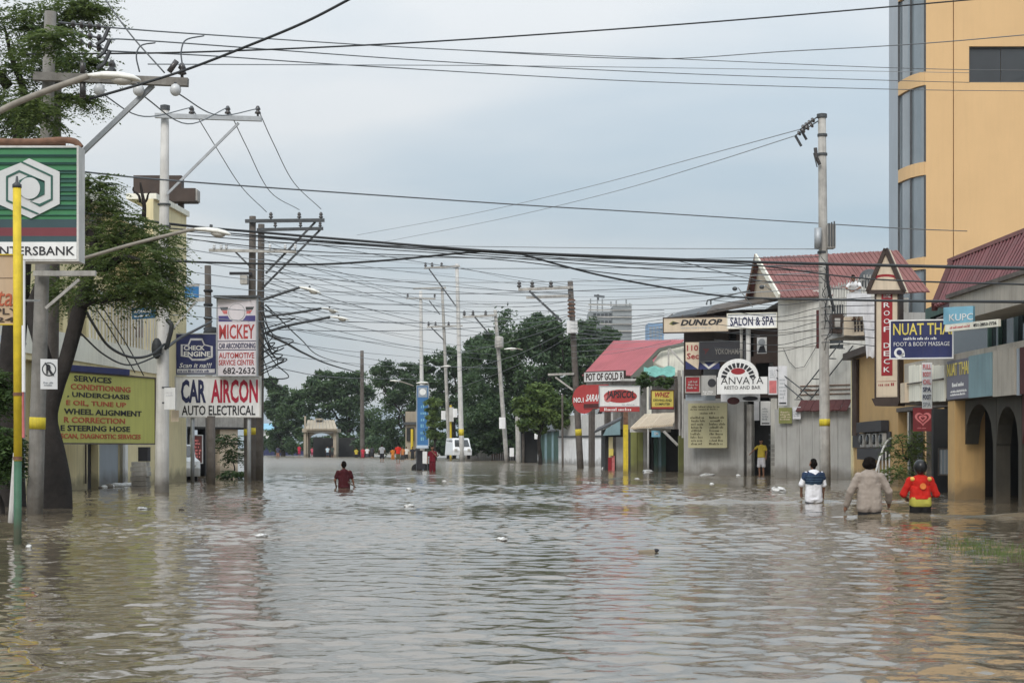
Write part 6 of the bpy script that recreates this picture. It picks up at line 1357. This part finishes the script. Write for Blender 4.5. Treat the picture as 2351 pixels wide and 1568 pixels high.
far_tree('feathery leftmost far tree beside the sign tower', 650, 1046, [(640, 900, 26, 22, 0), (625, 940, 22, 26, 0), (660, 965, 32, 36, 0), (690, 985, 26, 30, 0), (640, 1000, 24, 20, 0), (622, 880, 14, 14, 0)], d=270, leaf=0.6, vt=1000, per=80)
far_tree('dark tree behind the poles near the far end', 1110, 1058, [(1100, 800, 30, 26, 0), (1090, 900, 40, 50, 0), (1100, 980, 40, 40, 0)], d=195, vt=960)
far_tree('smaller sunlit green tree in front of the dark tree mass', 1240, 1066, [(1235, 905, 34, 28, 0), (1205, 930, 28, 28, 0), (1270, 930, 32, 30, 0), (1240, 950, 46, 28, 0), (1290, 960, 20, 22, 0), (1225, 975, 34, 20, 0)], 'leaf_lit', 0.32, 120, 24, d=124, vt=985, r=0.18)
far_tree('leafy sapling beside the tall blue banner', 1000, 1056, [(995, 945, 18, 34, 0), (1002, 985, 18, 30, 0)], 'leaf_lit', 0.4, 80, 16, d=172, vt=1000, r=0.16)
# low dark shrubs that close the view between the trunks
sh = thing('hedge', 'dark hedge along the far roadside under the trees', 'hedge', (X(900, 262), 262, 0))
crown(sh, [lobe(u, 1020, 280 - (u - 600) * 0.16, 30, 22) for u in range(600, 1110, 22)], M['leaf_far'], 0.6, 70, rng, name='foliage', clumps=14)
sh = thing('hedge', 'dark undergrowth behind the shed and the white wall', 'hedge', (X(1240, 160), 160, 0))
crown(sh, [lobe(u, 1015, 164, 30, 26) for u in range(1090, 1400, 22)], M['leaf_far'], 0.45, 80, rng, name='foliage', clumps=14)
# submerged grass tips showing at the right
gm_ = leaf_material('grass_blade', (0.17, 0.22, 0.06)); gob = MB()
r_ = random.Random(9)
for k in range(1000):
    u = r_.gauss(2265, 70) ; v = 1262 + (u - 2265) * 0.14 + r_.gauss(0, 11); d = dw(v); x = X(u, d)
    h = r_.uniform(0.015, 0.085); a = r_.uniform(0, 6.28); w = 0.006
    gob.add([(x - w * math.cos(a), d - w * math.sin(a), -0.03), (x + w * math.cos(a), d + w * math.sin(a), -0.03), (x + r_.uniform(-0.04, 0.04), d + r_.uniform(-0.03, 0.03), h)], [(0, 1, 2)])
o = gob.build('grass', gm_, loc=(X(2265, 20), 20, 0)); o['kind'] = 'stuff'; o['label'] = 'thin grass tips poking out of the water at the right'

# ------------------------------------------------------------------ people
queue = []
def capsule(mb, p, q, r0, r1, flat=1.0, n=12):
    p, q = Vector(p), Vector(q); t = (q - p)
    L_ = t.length
    t = t / L_ if L_ > 1e-6 else Vector((0, 0, 1))
    ref = Vector((0, 1, 0)) if abs(t.y) < 0.9 else Vector((1, 0, 0))
    e1 = t.cross(ref).normalized(); e2 = t.cross(e1); k = len(mb.v); rings = []
    for a in (75, 45, 18): rings.append((p - t * r0 * math.sin(R(a)), r0 * math.cos(R(a))))
    for a in (18, 45, 75): rings.append((q + t * r1 * math.sin(R(a)), r1 * math.cos(R(a))))
    for c, r in rings:
        for j in range(n):
            a = 2 * math.pi * j / n; off = (e1 * math.cos(a) + e2 * math.sin(a)) * r
            off.y *= flat; mb.v.append(tuple(c + off))
    for i in range(5):
        for j in range(n): mb.f.append((k + i * n + j, k + i * n + (j + 1) % n, k + (i + 1) * n + (j + 1) % n, k + (i + 1) * n + j))
    mb.f += [tuple(k + j for j in range(n - 1, -1, -1)), tuple(k + 5 * n + j for j in range(n))]
def skinned(name, prims, m, parent, vox, s, yaw):
    """capsules fused into one continuous surface"""
    mb = MB()
    for p, q, r0, r1, fl in prims: capsule(mb, p, q, r0, r1, fl)
    me = bpy.data.meshes.new(name); c, sn = math.cos(yaw), math.sin(yaw)
    me.from_pydata([((x * c - y * sn) * s, (x * sn + y * c) * s, z * s) for x, y, z in mb.v], [], mb.f)
    o = bpy.data.objects.new(name, me); col.objects.link(o); o.parent = parent
    rm = o.modifiers.new('r', 'REMESH'); rm.mode = 'VOXEL'; rm.voxel_size = vox
    sm = o.modifiers.new('s', 'SMOOTH'); sm.factor = 0.5; sm.iterations = 3 if vox > 0.009 else 4
    if vox < 0.02 and name in ('shirt', 'shorts', 'trousers', 'striped_yoke', 'waist_panel', 'hair'):      # creases of wet cloth
        tx = bpy.data.textures.get('creases') or bpy.data.textures.new('creases', 'CLOUDS')
        tx.noise_scale = 0.10; tx.noise_depth = 2; tx.noise_type = 'SOFT_NOISE'
        dm = o.modifiers.new('d', 'DISPLACE'); dm.texture = tx; dm.strength = 0.024 if name != 'hair' else 0.03; dm.mid_level = 0.5; dm.texture_coords = 'LOCAL'
    queue.append((o, m)); return o
def finish():
    dg = bpy.context.evaluated_depsgraph_get()
    new = [(o, m, bpy.data.meshes.new_from_object(o.evaluated_get(dg))) for o, m in queue]
    for o, m, me in new:
        o.modifiers.clear(); old = o.data; me.name = old.name; o.data = me; bpy.data.meshes.remove(old)
        me.materials.clear(); me.materials.append(m); me.polygons.foreach_set('use_smooth', [True] * len(me.polygons))
    queue.clear()
cloth_cache = {}
def cloth(c, folds=0.5):
    k = tuple(c)
    if k not in cloth_cache: cloth_cache[k] = mat('cloth', c, 0.9, 0.14, 5, bump=folds, bsc=9, spec=0.15)
    return cloth_cache[k]
ARM_DOWN = ((0.26, -0.01, 1.14), (0.27, 0.06, 0.90))
def hand(prims, w, dirv, side, fine):
    w = Vector(w); d = Vector(dirv).normalized(); px = Vector((0, 1, 0)) - d * d.y; px.normalize()
    palm = w + d * 0.075
    prims.append((w, palm, 0.030, 0.036, 1))
    if not fine: prims.append((palm, palm + d * 0.07, 0.03, 0.018, 1)); return
    out = d.cross(px) * side
    for i, ln in enumerate((0.065, 0.078, 0.072, 0.055)):
        b = palm + px * (0.030 - 0.020 * i); m1 = b + d * ln * 0.55 + out * 0.004; e = m1 + d * ln * 0.42 - out * 0.02
        prims += [(b, m1, 0.010, 0.0095, 1), (m1, e, 0.0095, 0.008, 1)]
    b = w + d * 0.03 + px * 0.03; m1 = b + px * 0.03 + d * 0.03; prims += [(b, m1, 0.013, 0.011, 1), (m1, m1 + d * 0.032 - out * 0.006, 0.011, 0.009, 1)]
def person(label, u, vw, vis, shirt, shorts, yaw=0, h=1.65, d=None, larm=ARM_DOWN, rarm=ARM_DOWN, fine=False, head_tilt=0.0, sleeve=0.6, hair=True, z0=None, lean=0.0, pants=False, group='people wading through the flood', longhair=False, build=1.0, hem=0.86, bushy=0.0):
    """local frame: the person faces +y; yaw turns them; vis is the height that stands out of the water"""
    d = d or dw(vw); s = h / 1.70
    zf = (vis - h) if z0 is None else z0
    o = thing('person', label, 'person', (X(u, d), d, zf), group)
    vox = 0.0085 if fine else (0.02 if d < 90 else 0.034)
    ln = lambda p: (p[0], p[1] + lean * max(0, p[2] - 0.95), p[2] - 0.35 * lean * lean * max(0, p[2] - 0.95))
    b = []; sh_ = []; st_ = []
    for sx in (-1, 1):
        b += [((0.09 * sx, 0, 0.9), (0.10 * sx, 0.01, 0.49), 0.085, 0.058, 1), ((0.10 * sx, 0.01, 0.49), (0.10 * sx, -0.02, 0.09), 0.056, 0.038, 1), ((0.10 * sx, -0.03, 0.045), (0.11 * sx, 0.15, 0.035), 0.042, 0.035, 1)]
        st_ += [((0.085 * sx, 0, 0.86), (0.115 * sx, 0.01, 0.1 if pants else 0.5), 0.105, 0.075 if pants else 0.10, 1)]
    b += [(ln((-0.08, 0, 0.95)), ln((0.08, 0, 0.95)), 0.11, 0.11, 0.85), (ln((0, 0, 0.98)), ln((0, 0.0, 1.32)), 0.125, 0.15, 0.72), (ln((-0.14, 0, 1.38)), ln((0.14, 0, 1.38)), 0.065, 0.065, 0.9), (ln((0, 0, 1.38)), ln((0, 0.015, 1.5)), 0.055, 0.05, 1)]
    hc = Vector(ln((0, 0.025, 1.585))); tf = Vector((math.sin(head_tilt), 0, 0))
    b += [(hc + V(0, 0, 0.02), hc + V(0, -0.012, 0.03), 0.086, 0.088, 1.15), (hc + V(0, 0.02, -0.055), hc + V(0, 0.03, -0.06), 0.06, 0.055, 1.1), (hc + V(0, 0.095, 0.0), hc + V(0, 0.108, -0.025), 0.011, 0.016, 1)]
    for sx in (-1, 1): b.append((hc + V(0.085 * sx, -0.005, 0.01), hc + V(0.088 * sx, -0.01, -0.02), 0.016, 0.012, 1))
    st_.append((ln((-0.08, 0, 0.93)), ln((0.08, 0, 0.93)), 0.112, 0.112, 0.9))
    sh_ += [(ln((-0.085, 0, hem + 0.06)), ln((0.085, 0, hem + 0.06)), 0.062, 0.062, 2.1), (ln((-0.085, 0, hem + 0.06)), ln((-0.07, 0, 1.2)), 0.112 * build, 0.108 * build, 1.0), (ln((0.085, 0, hem + 0.06)), ln((0.07, 0, 1.2)), 0.112 * build, 0.108 * build, 1.0), (ln((0, 0, max(0.95, hem + 0.13))), ln((0, 0, 1.33)), 0.138 * build, 0.155 * build, 0.78), (ln((-0.145, 0, 1.36)), ln((0, 0, 1.405)), 0.07, 0.068, 0.95), (ln((0.145, 0, 1.36)), ln((0, 0, 1.405)), 0.07, 0.068, 0.95), (ln((0, 0, 1.40)), ln((0, 0.01, 1.445)), 0.068, 0.058, 1)]
    for sx, (el, wr) in ((-1, larm), (1, rarm)):
        s0, e_, w_ = ln((0.185 * sx, 0, 1.375)), ln((el[0] * sx, el[1], el[2])), ln((wr[0] * sx, wr[1], wr[2]))
        b += [(s0, e_, 0.05, 0.04, 1), (e_, w_, 0.039, 0.027, 1)]
        hand(b, w_, Vector(w_) - Vector(e_), sx, fine)
        S0, E, W = Vector(s0), Vector(e_), Vector(w_)
        if sleeve <= 1: sh_.append((S0, S0.lerp(E, sleeve), 0.066, 0.068, 1))
        else: sh_ += [(S0, E, 0.078, 0.072, 1), (E, E.lerp(W, sleeve - 1), 0.07, 0.055, 1)]
    skinned('body', b, M['skin'], o, vox, s, yaw)
    if shorts: skinned('trousers' if pants else 'shorts', st_, cloth(shorts), o, max(vox, 0.012), s, yaw)
    if shirt: skinned('shirt', sh_, cloth(shirt), o, max(vox, 0.012), s, yaw)
    if hair:
        hp = [(hc + V(0, -0.018, 0.035), hc + V(0, -0.03, 0.02), 0.086, 0.085, 1.12), (hc + V(0, 0.03, 0.08), hc + V(0, -0.03, 0.07), 0.06, 0.075, 1), (hc + V(0, -0.055, -0.02), hc + V(0, -0.05, -0.06), 0.062, 0.045, 1)]
        if bushy: hp += [(hc + V(0.03 * k, -0.03, 0.05), hc + V(0.05 * k, -0.04, 0.0), 0.066 + bushy, 0.06 + bushy, 1) for k in (-1, 1)]
        if longhair: hp += [(hc + V(0, -0.06, -0.02), hc + V(0, -0.07, -0.2), 0.075, 0.05, 0.8)]
        skinned('hair', hp, M['hair'], o, max(vox, 0.012), s, yaw)
    if fine and abs(yaw) > 2:
        for sx in (-1, 1): pass
    return o, s, yaw, hc
def face(pn):
    o, s, yaw, hc = pn; c, sn = math.cos(yaw), math.sin(yaw); w = Vector(o.location)
    def at(p): p = Vector(p); return w + Vector(((p.x * c - p.y * sn) * s, (p.x * sn + p.y * c) * s, p.z * s))
    for sx in (-1, 1): MB().ell(at(hc + V(0.033 * sx, 0.088, 0.008)), (0.012, 0.012, 0.007), 8, 6).build('eye', M['hair'], o)
    MB().ell(at(hc + V(0, 0.086, -0.052)), (0.022, 0.012, 0.006), 8, 6).build('mouth', M['maroon'], o)
def patch(pn, z0, z1, m, name, rx, ry, a0=0, a1=360, y0=0.0):
    """a printed cloth panel wrapped round the torso just outside the shirt"""
    o, s, yaw, hc = pn; mb = MB(); w = Vector(o.location); n = 24; c, sn = math.cos(yaw), math.sin(yaw); k = 4
    for i in range(k + 1):
        z = z0 + (z1 - z0) * i / k; f = i / k
        for j in range(n + 1):
            a = R(a0 + (a1 - a0) * j / n); x, y = (rx[0] + (rx[1] - rx[0]) * f) * math.cos(a), y0 + (ry[0] + (ry[1] - ry[0]) * f) * math.sin(a)
            mb.v.append(tuple(w + Vector(((x * c - y * sn) * s, (x * sn + y * c) * s, z * s))))
    for i in range(k):
        for j in range(n): mb.f.append((i * (n + 1) + j, i * (n + 1) + j + 1, (i + 1) * (n + 1) + j + 1, (i + 1) * (n + 1) + j))
    return mb.build(name, m, o, smooth=True)
# the three waders on the right, seen from behind
mk('stripe_navy', (0.018, 0.035, 0.075), 0.9, 0.15, 6); mk('stripe_teal', (0.06, 0.11, 0.15), 0.9, 0.15, 6)
pa = person('person in a white shirt with navy striped shoulders wading from behind', 1868, 1155, 0.92, (0.72, 0.72, 0.76), (0.05, 0.05, 0.06), 0.15, 1.62, fine=True, larm=((0.27, 0.04, 1.15), (0.23, 0.16, 0.96)), rarm=((0.25, 0.02, 1.14), (0.25, 0.10, 0.93)), build=1.08, sleeve=0.95, hem=0.76)
o, s, yaw, hc = pa
skinned('striped_yoke', [(V(-0.145, 0, 1.362), V(0, 0, 1.41), 0.077, 0.074, 0.98), (V(0.145, 0, 1.362), V(0, 0, 1.41), 0.077, 0.074, 0.98), (V(-0.065, -0.006, 1.245), V(-0.05, -0.004, 1.3), 0.150, 0.148, 1.0), (V(0.065, -0.006, 1.245), V(0.05, -0.004, 1.3), 0.150, 0.148, 1.0), (V(0.19, 0, 1.36), V(0.205, 0, 1.3), 0.078, 0.08, 1), (V(-0.19, 0, 1.36), V(-0.205, 0, 1.3), 0.078, 0.08, 1)], M['stripe_navy'], o, 0.012, s, yaw)
for k in range(4): patch(pa, 1.16 + 0.055 * k, 1.172 + 0.055 * k, M['stripe_teal'], 'stripe', (0.222, 0.222), (0.166, 0.166), 195, 345)
pb_ = person('person in a loose grey brown jacket wading from behind with one arm low', 1996, 1187, 1.0, (0.30, 0.255, 0.22), (0.02, 0.02, 0.022), -0.1, 1.70, fine=True, larm=((0.31, 0.02, 1.13), (0.37, 0.10, 0.90)), rarm=((0.32, 0.03, 1.13), (0.34, 0.16, 0.96)), build=1.22, sleeve=1.95, hem=0.82, bushy=0.014)
pc = person('person in a red and yellow shirt with a dark helmet wading on the right', 2113, 1187, 0.93, (0.44, 0.020, 0.014), (0.015, 0.014, 0.014), 0.0, 1.62, fine=True, larm=((0.29, 0.04, 1.13), (0.2, 0.22, 1.05)), rarm=((0.29, 0.04, 1.13), (0.2, 0.22, 1.05)), build=1.04, sleeve=1.0, hair=False, hem=1.0)
mk('shirt_lime', (0.36, 0.33, 0.06), 0.9, 0.2, 6); mk('shirt_yellow', (0.60, 0.38, 0.09), 0.9, 0.2, 6); mk('shirt_orange', (0.60, 0.17, 0.04), 0.9, 0.2, 6); mk('helmet_black', (0.010, 0.010, 0.011), 0.3, 0.1, 3, spec=0.35)
o, s, yaw, hc = pc
skinned('waist_panel', [(V(-0.085, 0, 0.97 + 0.035 * k), V(0.085, 0, 0.97 + 0.035 * k), 0.112, 0.112, 1.08) for k in range(3)], M['shirt_lime'], o, 0.012, s, yaw)
o, s, yaw, hc = pc; w = Vector(o.location)
MB().ell(w + Vector((0, 0.0, 1.61)) * s, (0.112, 0.132, 0.128), 18, 12).build('helmet', M['helmet_black'], o, smooth=True)
MB().lathe(w + Vector((0.02, -0.118, 1.27)) * s, [(0.055, 0), (0.05, 0.012)], 16, (0, -1, 0.05)).build('shirt_badge', M['shirt_orange'], o)
for sx in (-1, 1): MB().ell(w + Vector((0.15 * sx, -0.03, 1.395)) * s, (0.045, 0.055, 0.04), 10, 8).build('shoulder_panel', M['shirt_yellow'], o, smooth=True)
# wader in the middle and those further down
pd = person('person in a maroon shirt waist deep in the middle of the road', 790, 1121, 0.78, (0.055, 0.012, 0.015), (0.03, 0.01, 0.012), 0.25, 1.62, larm=((0.27, 0.05, 1.13), (0.22, 0.2, 0.98)), rarm=((0.28, 0.05, 1.12), (0.33, 0.12, 0.9)), lean=0.06)
rd = thing('paddle', 'short wooden plank held in the water by the maroon shirted wader', 'plank', P(808, 1114, 49)); MB().bar(P(799, 1106, 49), P(818, 1119, 49), 0.1, 0.03).build('board', M['wood_pole'], rd)
pe = person('person in a dark red top standing shallow beside the pedicab', 993, 1083, 1.28, (0.13, 0.012, 0.02), (0.11, 0.012, 0.018), math.pi * 0.85, 1.62, larm=((0.28, 0.05, 1.15), (0.12, 0.14, 1.36)), rarm=((0.27, 0.04, 1.12), (0.25, 0.12, 0.9)), pants=True, longhair=True); face(pe)
waders = [
 ('person in a grey shirt and dark shorts walking down the far road', 877, 1061, 1.35, (0.30, 0.31, 0.33), (0.02, 0.02, 0.025), 0, 150),
 ('person in a bright red shirt on the far road', 914, 1064, 1.35, (0.50, 0.03, 0.02), (0.10, 0.09, 0.05), 0.2, 140),
 ('person in orange on the far road', 902, 1055, 1.1, (0.50, 0.17, 0.03), (0.4, 0.15, 0.04), 0.1, 185),
 ('person in white behind the red shirted person', 933, 1056, 1.2, (0.62, 0.60, 0.55), (0.03, 0.03, 0.03), 3, 180),
 ('person in black left of the pedicab', 947, 1057, 1.2, (0.03, 0.03, 0.035), (0.03, 0.03, 0.03), 2.8, 175),
 ('person in a yellow shirt on the far road', 818, 1050, 1.1, (0.45, 0.36, 0.05), (0.03, 0.03, 0.03), 3, 215),
 ('person in a red and white top on the far road', 833, 1051, 1.15, (0.45, 0.04, 0.06), (0.30, 0.03, 0.05), 3, 212),
 ('person in dark clothes beside the red and white one', 854, 1051, 1.3, (0.05, 0.05, 0.06), (0.03, 0.03, 0.03), 0, 210),
 ('person in pale blue far down the road', 752, 1049, 1.3, (0.50, 0.60, 0.66), (0.04, 0.05, 0.07), 3, 232),
 ('person in dark green beside the pale blue one', 763, 1049, 1.35, (0.05, 0.07, 0.06), (0.03, 0.03, 0.03), 3, 230),
 ('person in red by the gate pillar', 687, 1048, 1.45, (0.45, 0.03, 0.06), (0.35, 0.03, 0.06), 3, 245),
 ('person in pink right of the gate pillar', 717, 1047, 1.25, (0.48, 0.10, 0.14), (0.2, 0.03, 0.06), 3, 250),
 ('person in purple red at the gate opening', 707, 1047, 1.2, (0.30, 0.04, 0.10), (0.1, 0.03, 0.05), 3, 255),
 ('person in faded orange between the red and the white shirted ones', 924, 1058, 1.2, (0.42, 0.16, 0.06), (0.05, 0.05, 0.05), 2.9, 165),
 ('person in charcoal just left of the pedicab canopy', 958, 1056, 1.25, (0.05, 0.05, 0.055), (0.04, 0.04, 0.05), 0, 178),
 ('person in white beside the red and white topped one', 843, 1051, 1.2, (0.6, 0.6, 0.6), (0.05, 0.05, 0.06), 2.9, 208),
 ('slim person standing alone at the far left of the road', 638, 1053, 1.3, (0.05, 0.05, 0.08), (0.25, 0.13, 0.09), 0, 200)]
for lab, u, v, vis, a, b_, yw, dd in waders: person(lab, u, v, vis * 1.14, a, b_, yw, 1.68, d=dd)
# doorway and balcony people
pf = person('person in a yellow shirt and white shorts standing in the dark doorway', 1748, 1090, 1.55, (0.40, 0.30, 0.04), (0.45, 0.44, 0.46), 2.5, 1.6, d=72.6, rarm=((0.34, 0.08, 1.22), (0.42, 0.2, 1.08)), group=None); face(pf)
pg = person('person in a white shirt leaning over the roof deck fence', 1966, 660, 0, (0.72, 0.72, 0.73), (0.05, 0.05, 0.07), 2.6, 1.65, d=60.6, z0=Z(640, 60.6) - 1.5, lean=0.5, larm=((0.27, 0.2, 1.2), (0.1, 0.34, 1.1)), rarm=((0.27, 0.2, 1.2), (0.1, 0.34, 1.1)), group=None); face(pg)
finish()
g = Sign('deck_sheet', 'grey white sheet tied along the roof deck fence below the leaning person', 1944, 674, 2000, 727, 60.1, 59.9, M['tarpaulin'], None, 0.03, cat='sheet')

# ------------------------------------------------------------------ vehicles
mk('car_white', (0.72, 0.73, 0.74), 0.3, 0.05, 2, spec=0.6, streak=0.08); mk('tyre', (0.02, 0.02, 0.02), 0.85, 0.2, 5); mk('tail_red', (0.35, 0.02, 0.02), 0.3, 0.1, 3)
def car(name, label, loc, yaw, prof, glass, W, wheels, hub=0.33):
    """side profile (x, z) extruded over the width with rounded shoulders; glass = list of side window outlines"""
    o = thing(name, label, 'car', loc); c, s = math.cos(yaw), math.sin(yaw); L0 = Vector(loc)
    T_ = lambda x, y, z: L0 + Vector((x * c - y * s, x * s + y * c, z))
    mb = MB(); n = len(prof); secs = [(-W / 2, 0.93), (-W / 2 + 0.08, 1.0), (W / 2 - 0.08, 1.0), (W / 2, 0.93)]
    cx = sum(p[0] for p in prof) / n
    for y, k in secs: mb.v += [tuple(T_(cx + (x - cx) * (0.98 if k < 1 else 1), y * (1 if z < 0.95 else 0.88), 0.3 + (z - 0.3) * (0.985 if k < 1 else 1))) for x, z in prof]
    for i in range(3):
        for j in range(n): mb.f.append((i * n + j, i * n + (j + 1) % n, (i + 1) * n + (j + 1) % n, (i + 1) * n + j))
    mb.f += [tuple(range(n - 1, -1, -1)), tuple(3 * n + j for j in range(n))]
    mb.build('body', M['car_white'], o)
    for side in (-1, 1):
        for g_ in glass:
            MB().slab([T_(x, side * (W / 2 * 0.885 + 0.012), z) for x, z in (g_ if side < 0 else g_[::-1])], T_(0, side * -0.01, 0) - L0).build('side_window', M['glass_dark'], o)
        for wx in wheels:
            w_ = MB().lathe(T_(wx, side * (W / 2 - 0.16), hub), [(0.2, -0.09), (hub, -0.09), (hub, 0.09), (0.2, 0.1)], 18, (-s * side, c * side, 0)).build('wheel', M['tyre'], o); MB().lathe(T_(wx, side * (W / 2 - 0.06), hub), [(0.19, -0.02), (0.19, 0.012), (0.05, 0.03)], 14, (-s * side, c * side, 0)).build('rim', M['steel'], w_)
    return o, T_
vp = [(-2.2, 0.35), (2.1, 0.35), (2.2, 0.8), (2.05, 1.1), (1.45, 1.75), (1.2, 1.9), (-2.0, 1.92), (-2.2, 1.7)]
o, T_ = car('parked_van', 'white van parked half under water beside the pale far pole', (X(1052, 157), 157, 0.22), R(-78), vp, [[(1.8, 1.12), (1.35, 1.68), (0.7, 1.72), (0.7, 1.12)], [(0.6, 1.12), (0.6, 1.72), (-0.7, 1.72), (-0.7, 1.12)], [(-0.8, 1.12), (-0.8, 1.72), (-2.0, 1.72), (-2.05, 1.12)]], 1.75, (-1.4, 1.4))
MB().slab([T_(2.07, -0.68, 1.12), T_(2.07, 0.68, 1.12), T_(1.5, 0.6, 1.72), T_(1.5, -0.6, 1.72)], T_(0.02, 0, 0.02) - T_(0, 0, 0)).build('windscreen', M['glass_dark'], o)
for sy in (-1, 1): MB().box(*(lambda p: ((p.x - 0.12, p.y - 0.12, p.z - 0.08), (p.x + 0.12, p.y + 0.12, p.z + 0.08)))(T_(2.18, 0.6 * sy, 0.85))).build('headlight', M['lamp_lens'], o)
cp = [(-2.0, 0.3), (2.0, 0.3), (2.08, 0.6), (1.95, 0.85), (1.0, 1.0), (0.35, 1.42), (-1.0, 1.46), (-1.75, 1.05), (-2.05, 0.95)]
o, T_ = car('parked_car', 'white car parked behind the pale concrete pole', (X(392, 63), 63.5, -0.15), R(-75), cp, [[(0.85, 1.0), (0.32, 1.36), (-0.3, 1.38), (-0.3, 1.0)], [(-0.38, 1.0), (-0.38, 1.38), (-0.95, 1.38), (-1.5, 1.02)]], 1.65, (-1.25, 1.25), 0.3)
MB().slab([T_(1.02, -0.66, 1.0), T_(1.02, 0.66, 1.0), T_(0.42, 0.58, 1.39), T_(0.42, -0.58, 1.39)], T_(0.02, 0, 0.02) - T_(0, 0, 0)).build('windscreen', M['glass_dark'], o)
for sy in (-1, 1): MB().ell(T_(1.98, 0.6 * sy, 0.68), (0.1, 0.1, 0.07), 10, 8).build('headlight', M['lamp_lens'], o)
# pedicab
pk = thing('pedicab', 'dark pedicab with a white side panel standing in the far water', 'pedicab', (X(970, 92), 92, 0))
d = 92
MB().box((X(956, d), d - 0.3, 0.05), (X(977, d), d + 0.5, 0.45)).build('sidecar', M['ink_black'], pk); MB().box((X(971, d), d - 0.36, 0.35), (X(983, d), d - 0.3, 1.0)).build('white_panel', M['plain_white'], pk); MB().box((X(958, d), d - 0.1, 0.45), (X(970, d), d + 0.4, 1.05)).build('seat_back', M['ink_black'], pk)
MB().slab([P(955, 1028, d - 0.4), P(984, 1028, d - 0.4), P(982, 1022, d + 0.6), P(957, 1022, d + 0.6)], (0, 0, -0.04)).build('canopy', M['slate'], pk)
for u in (957, 982): MB().tube([(X(u, d), d - 0.35, 0.0), (X(u, d), d - 0.35, Z(1027, d))], 0.025, 6).build('frame_tube', M['steel_dark'], pk)
for u in (958, 986): MB().lathe((X(u, d), d - 0.2, 0.05), [(0.28, -0.02), (0.31, -0.02), (0.31, 0.02), (0.28, 0.02)], 18, (0, 1, 0)).build('wheel', M['tyre'], pk)

# ------------------------------------------------------------------ floating litter
def bag(label, u, v, wpx, hpx, name='plastic_bag', m='plastic_white', d=None):
    d = d or dw(v); rx, rz = wpx / 2 / F * d, 0.6 * hpx / F * d; mb = MB().ell((X(u, d), d, rz * 0.35), (rx, rx * 0.8, rz * 0.65), 14, 10)
    r_ = random.Random(int(u)); mb.v = [(x + r_.uniform(-1, 1) * rx * 0.26, y + r_.uniform(-1, 1) * rx * 0.26, z + r_.uniform(-1, 1) * rz * 0.22) for x, y, z in mb.v]
    tag(mb.build(name, M[m], smooth=True), label, 'litter')
bag('large white plastic bag bulging out of the water near the grey gate', 1788, 1132, 34, 24)
bag('white plastic bag floating in the middle of the road', 1152, 1240, 28, 12); bag('small white bag near the left of the middle wader', 940, 1163, 22, 9); bag('white scrap floating at the foot of the grey shop wall', 1625, 1092, 32, 8); bag('tiny white float beside the shop doorway', 1695, 1094, 10, 9); bag('white scrap below the grey shop wall', 1634, 1113, 10, 8); bag('white foam piece at the orange post', 1488, 1085, 24, 11); bag('flat white scrap near the orange post', 1462, 1100, 12, 5)
bag('white foam box lid floating near the pale concrete pole', 327, 1168, 22, 8); bag('small white float beside the green post', 66, 1257, 14, 12); bag('white bag floating left of the road centre', 600, 1232, 26, 12); bag('thin white scrap far down the road', 688, 1097, 28, 6); bag('small white bird-like scrap in the road', 939, 1125, 12, 10); bag('small white float at the leaning pole', 1385, 1078, 8, 9); bag('white crumb of foam in the middle distance', 1020, 1106, 10, 6); bag('pale flat scrap in front of the stalls', 1360, 1250 - 140, 26, 5)
bag('dark floating lump near the white pole', 417, 1171, 12, 6, 'driftwood', 'wood_pole')
d = dw(1268); o = MB().bar((X(1466, d), d, 0.015), (X(1503, d), d, 0.02), 0.035, 0.025).build('driftwood', M['beige']); tag(o, 'pale stick floating in the right foreground', 'litter'); o = MB().ell((X(1507, d), d, 0.025), (0.03, 0.025, 0.02), 10, 8).build('bottle_cap', M['ink_black'], smooth=True); tag(o, 'dark lump at the end of the floating stick', 'litter')
rr_ = random.Random(4)
for k in range(16):
    u = 232 + k * 5 + rr_.uniform(-3, 3); v = 1114 - k * 0.55; d = C_.D(u) - 0.35; sz = rr_.uniform(0.06, 0.16)
    mb = MB().ell((X(u, d), d, sz * 0.3), (sz, sz * 0.7, sz * 0.6), 8, 6); o = mb.build('litter_scrap', M['plastic_white'] if k % 3 else M['concrete'], smooth=True); tag(o, 'litter scrap drifted against the blue shutter, ' + (ORD[k] if k else 'first') + ' from the left', 'litter', 'litter drifted against the shutter')

# ------------------------------------------------------------------ thin haze in the air
HAZE = 0.00014
if HAZE:
    hm = bpy.data.materials.new('haze_air'); hm.use_nodes = True; t = hm.node_tree; t.nodes.clear()
    ou = t.nodes.new('ShaderNodeOutputMaterial'); pv = t.nodes.new('ShaderNodeVolumePrincipled')
    pv.inputs['Color'].default_value = (0.86, 0.90, 0.95, 1); pv.inputs['Density'].default_value = HAZE
    t.links.new(pv.outputs[0], ou.inputs['Volume'])
    o = MB().box((-1600, -60, -2.0), (1600, 1600, 75)).build('haze', hm, loc=(0, 0, 0)); o['kind'] = 'stuff'
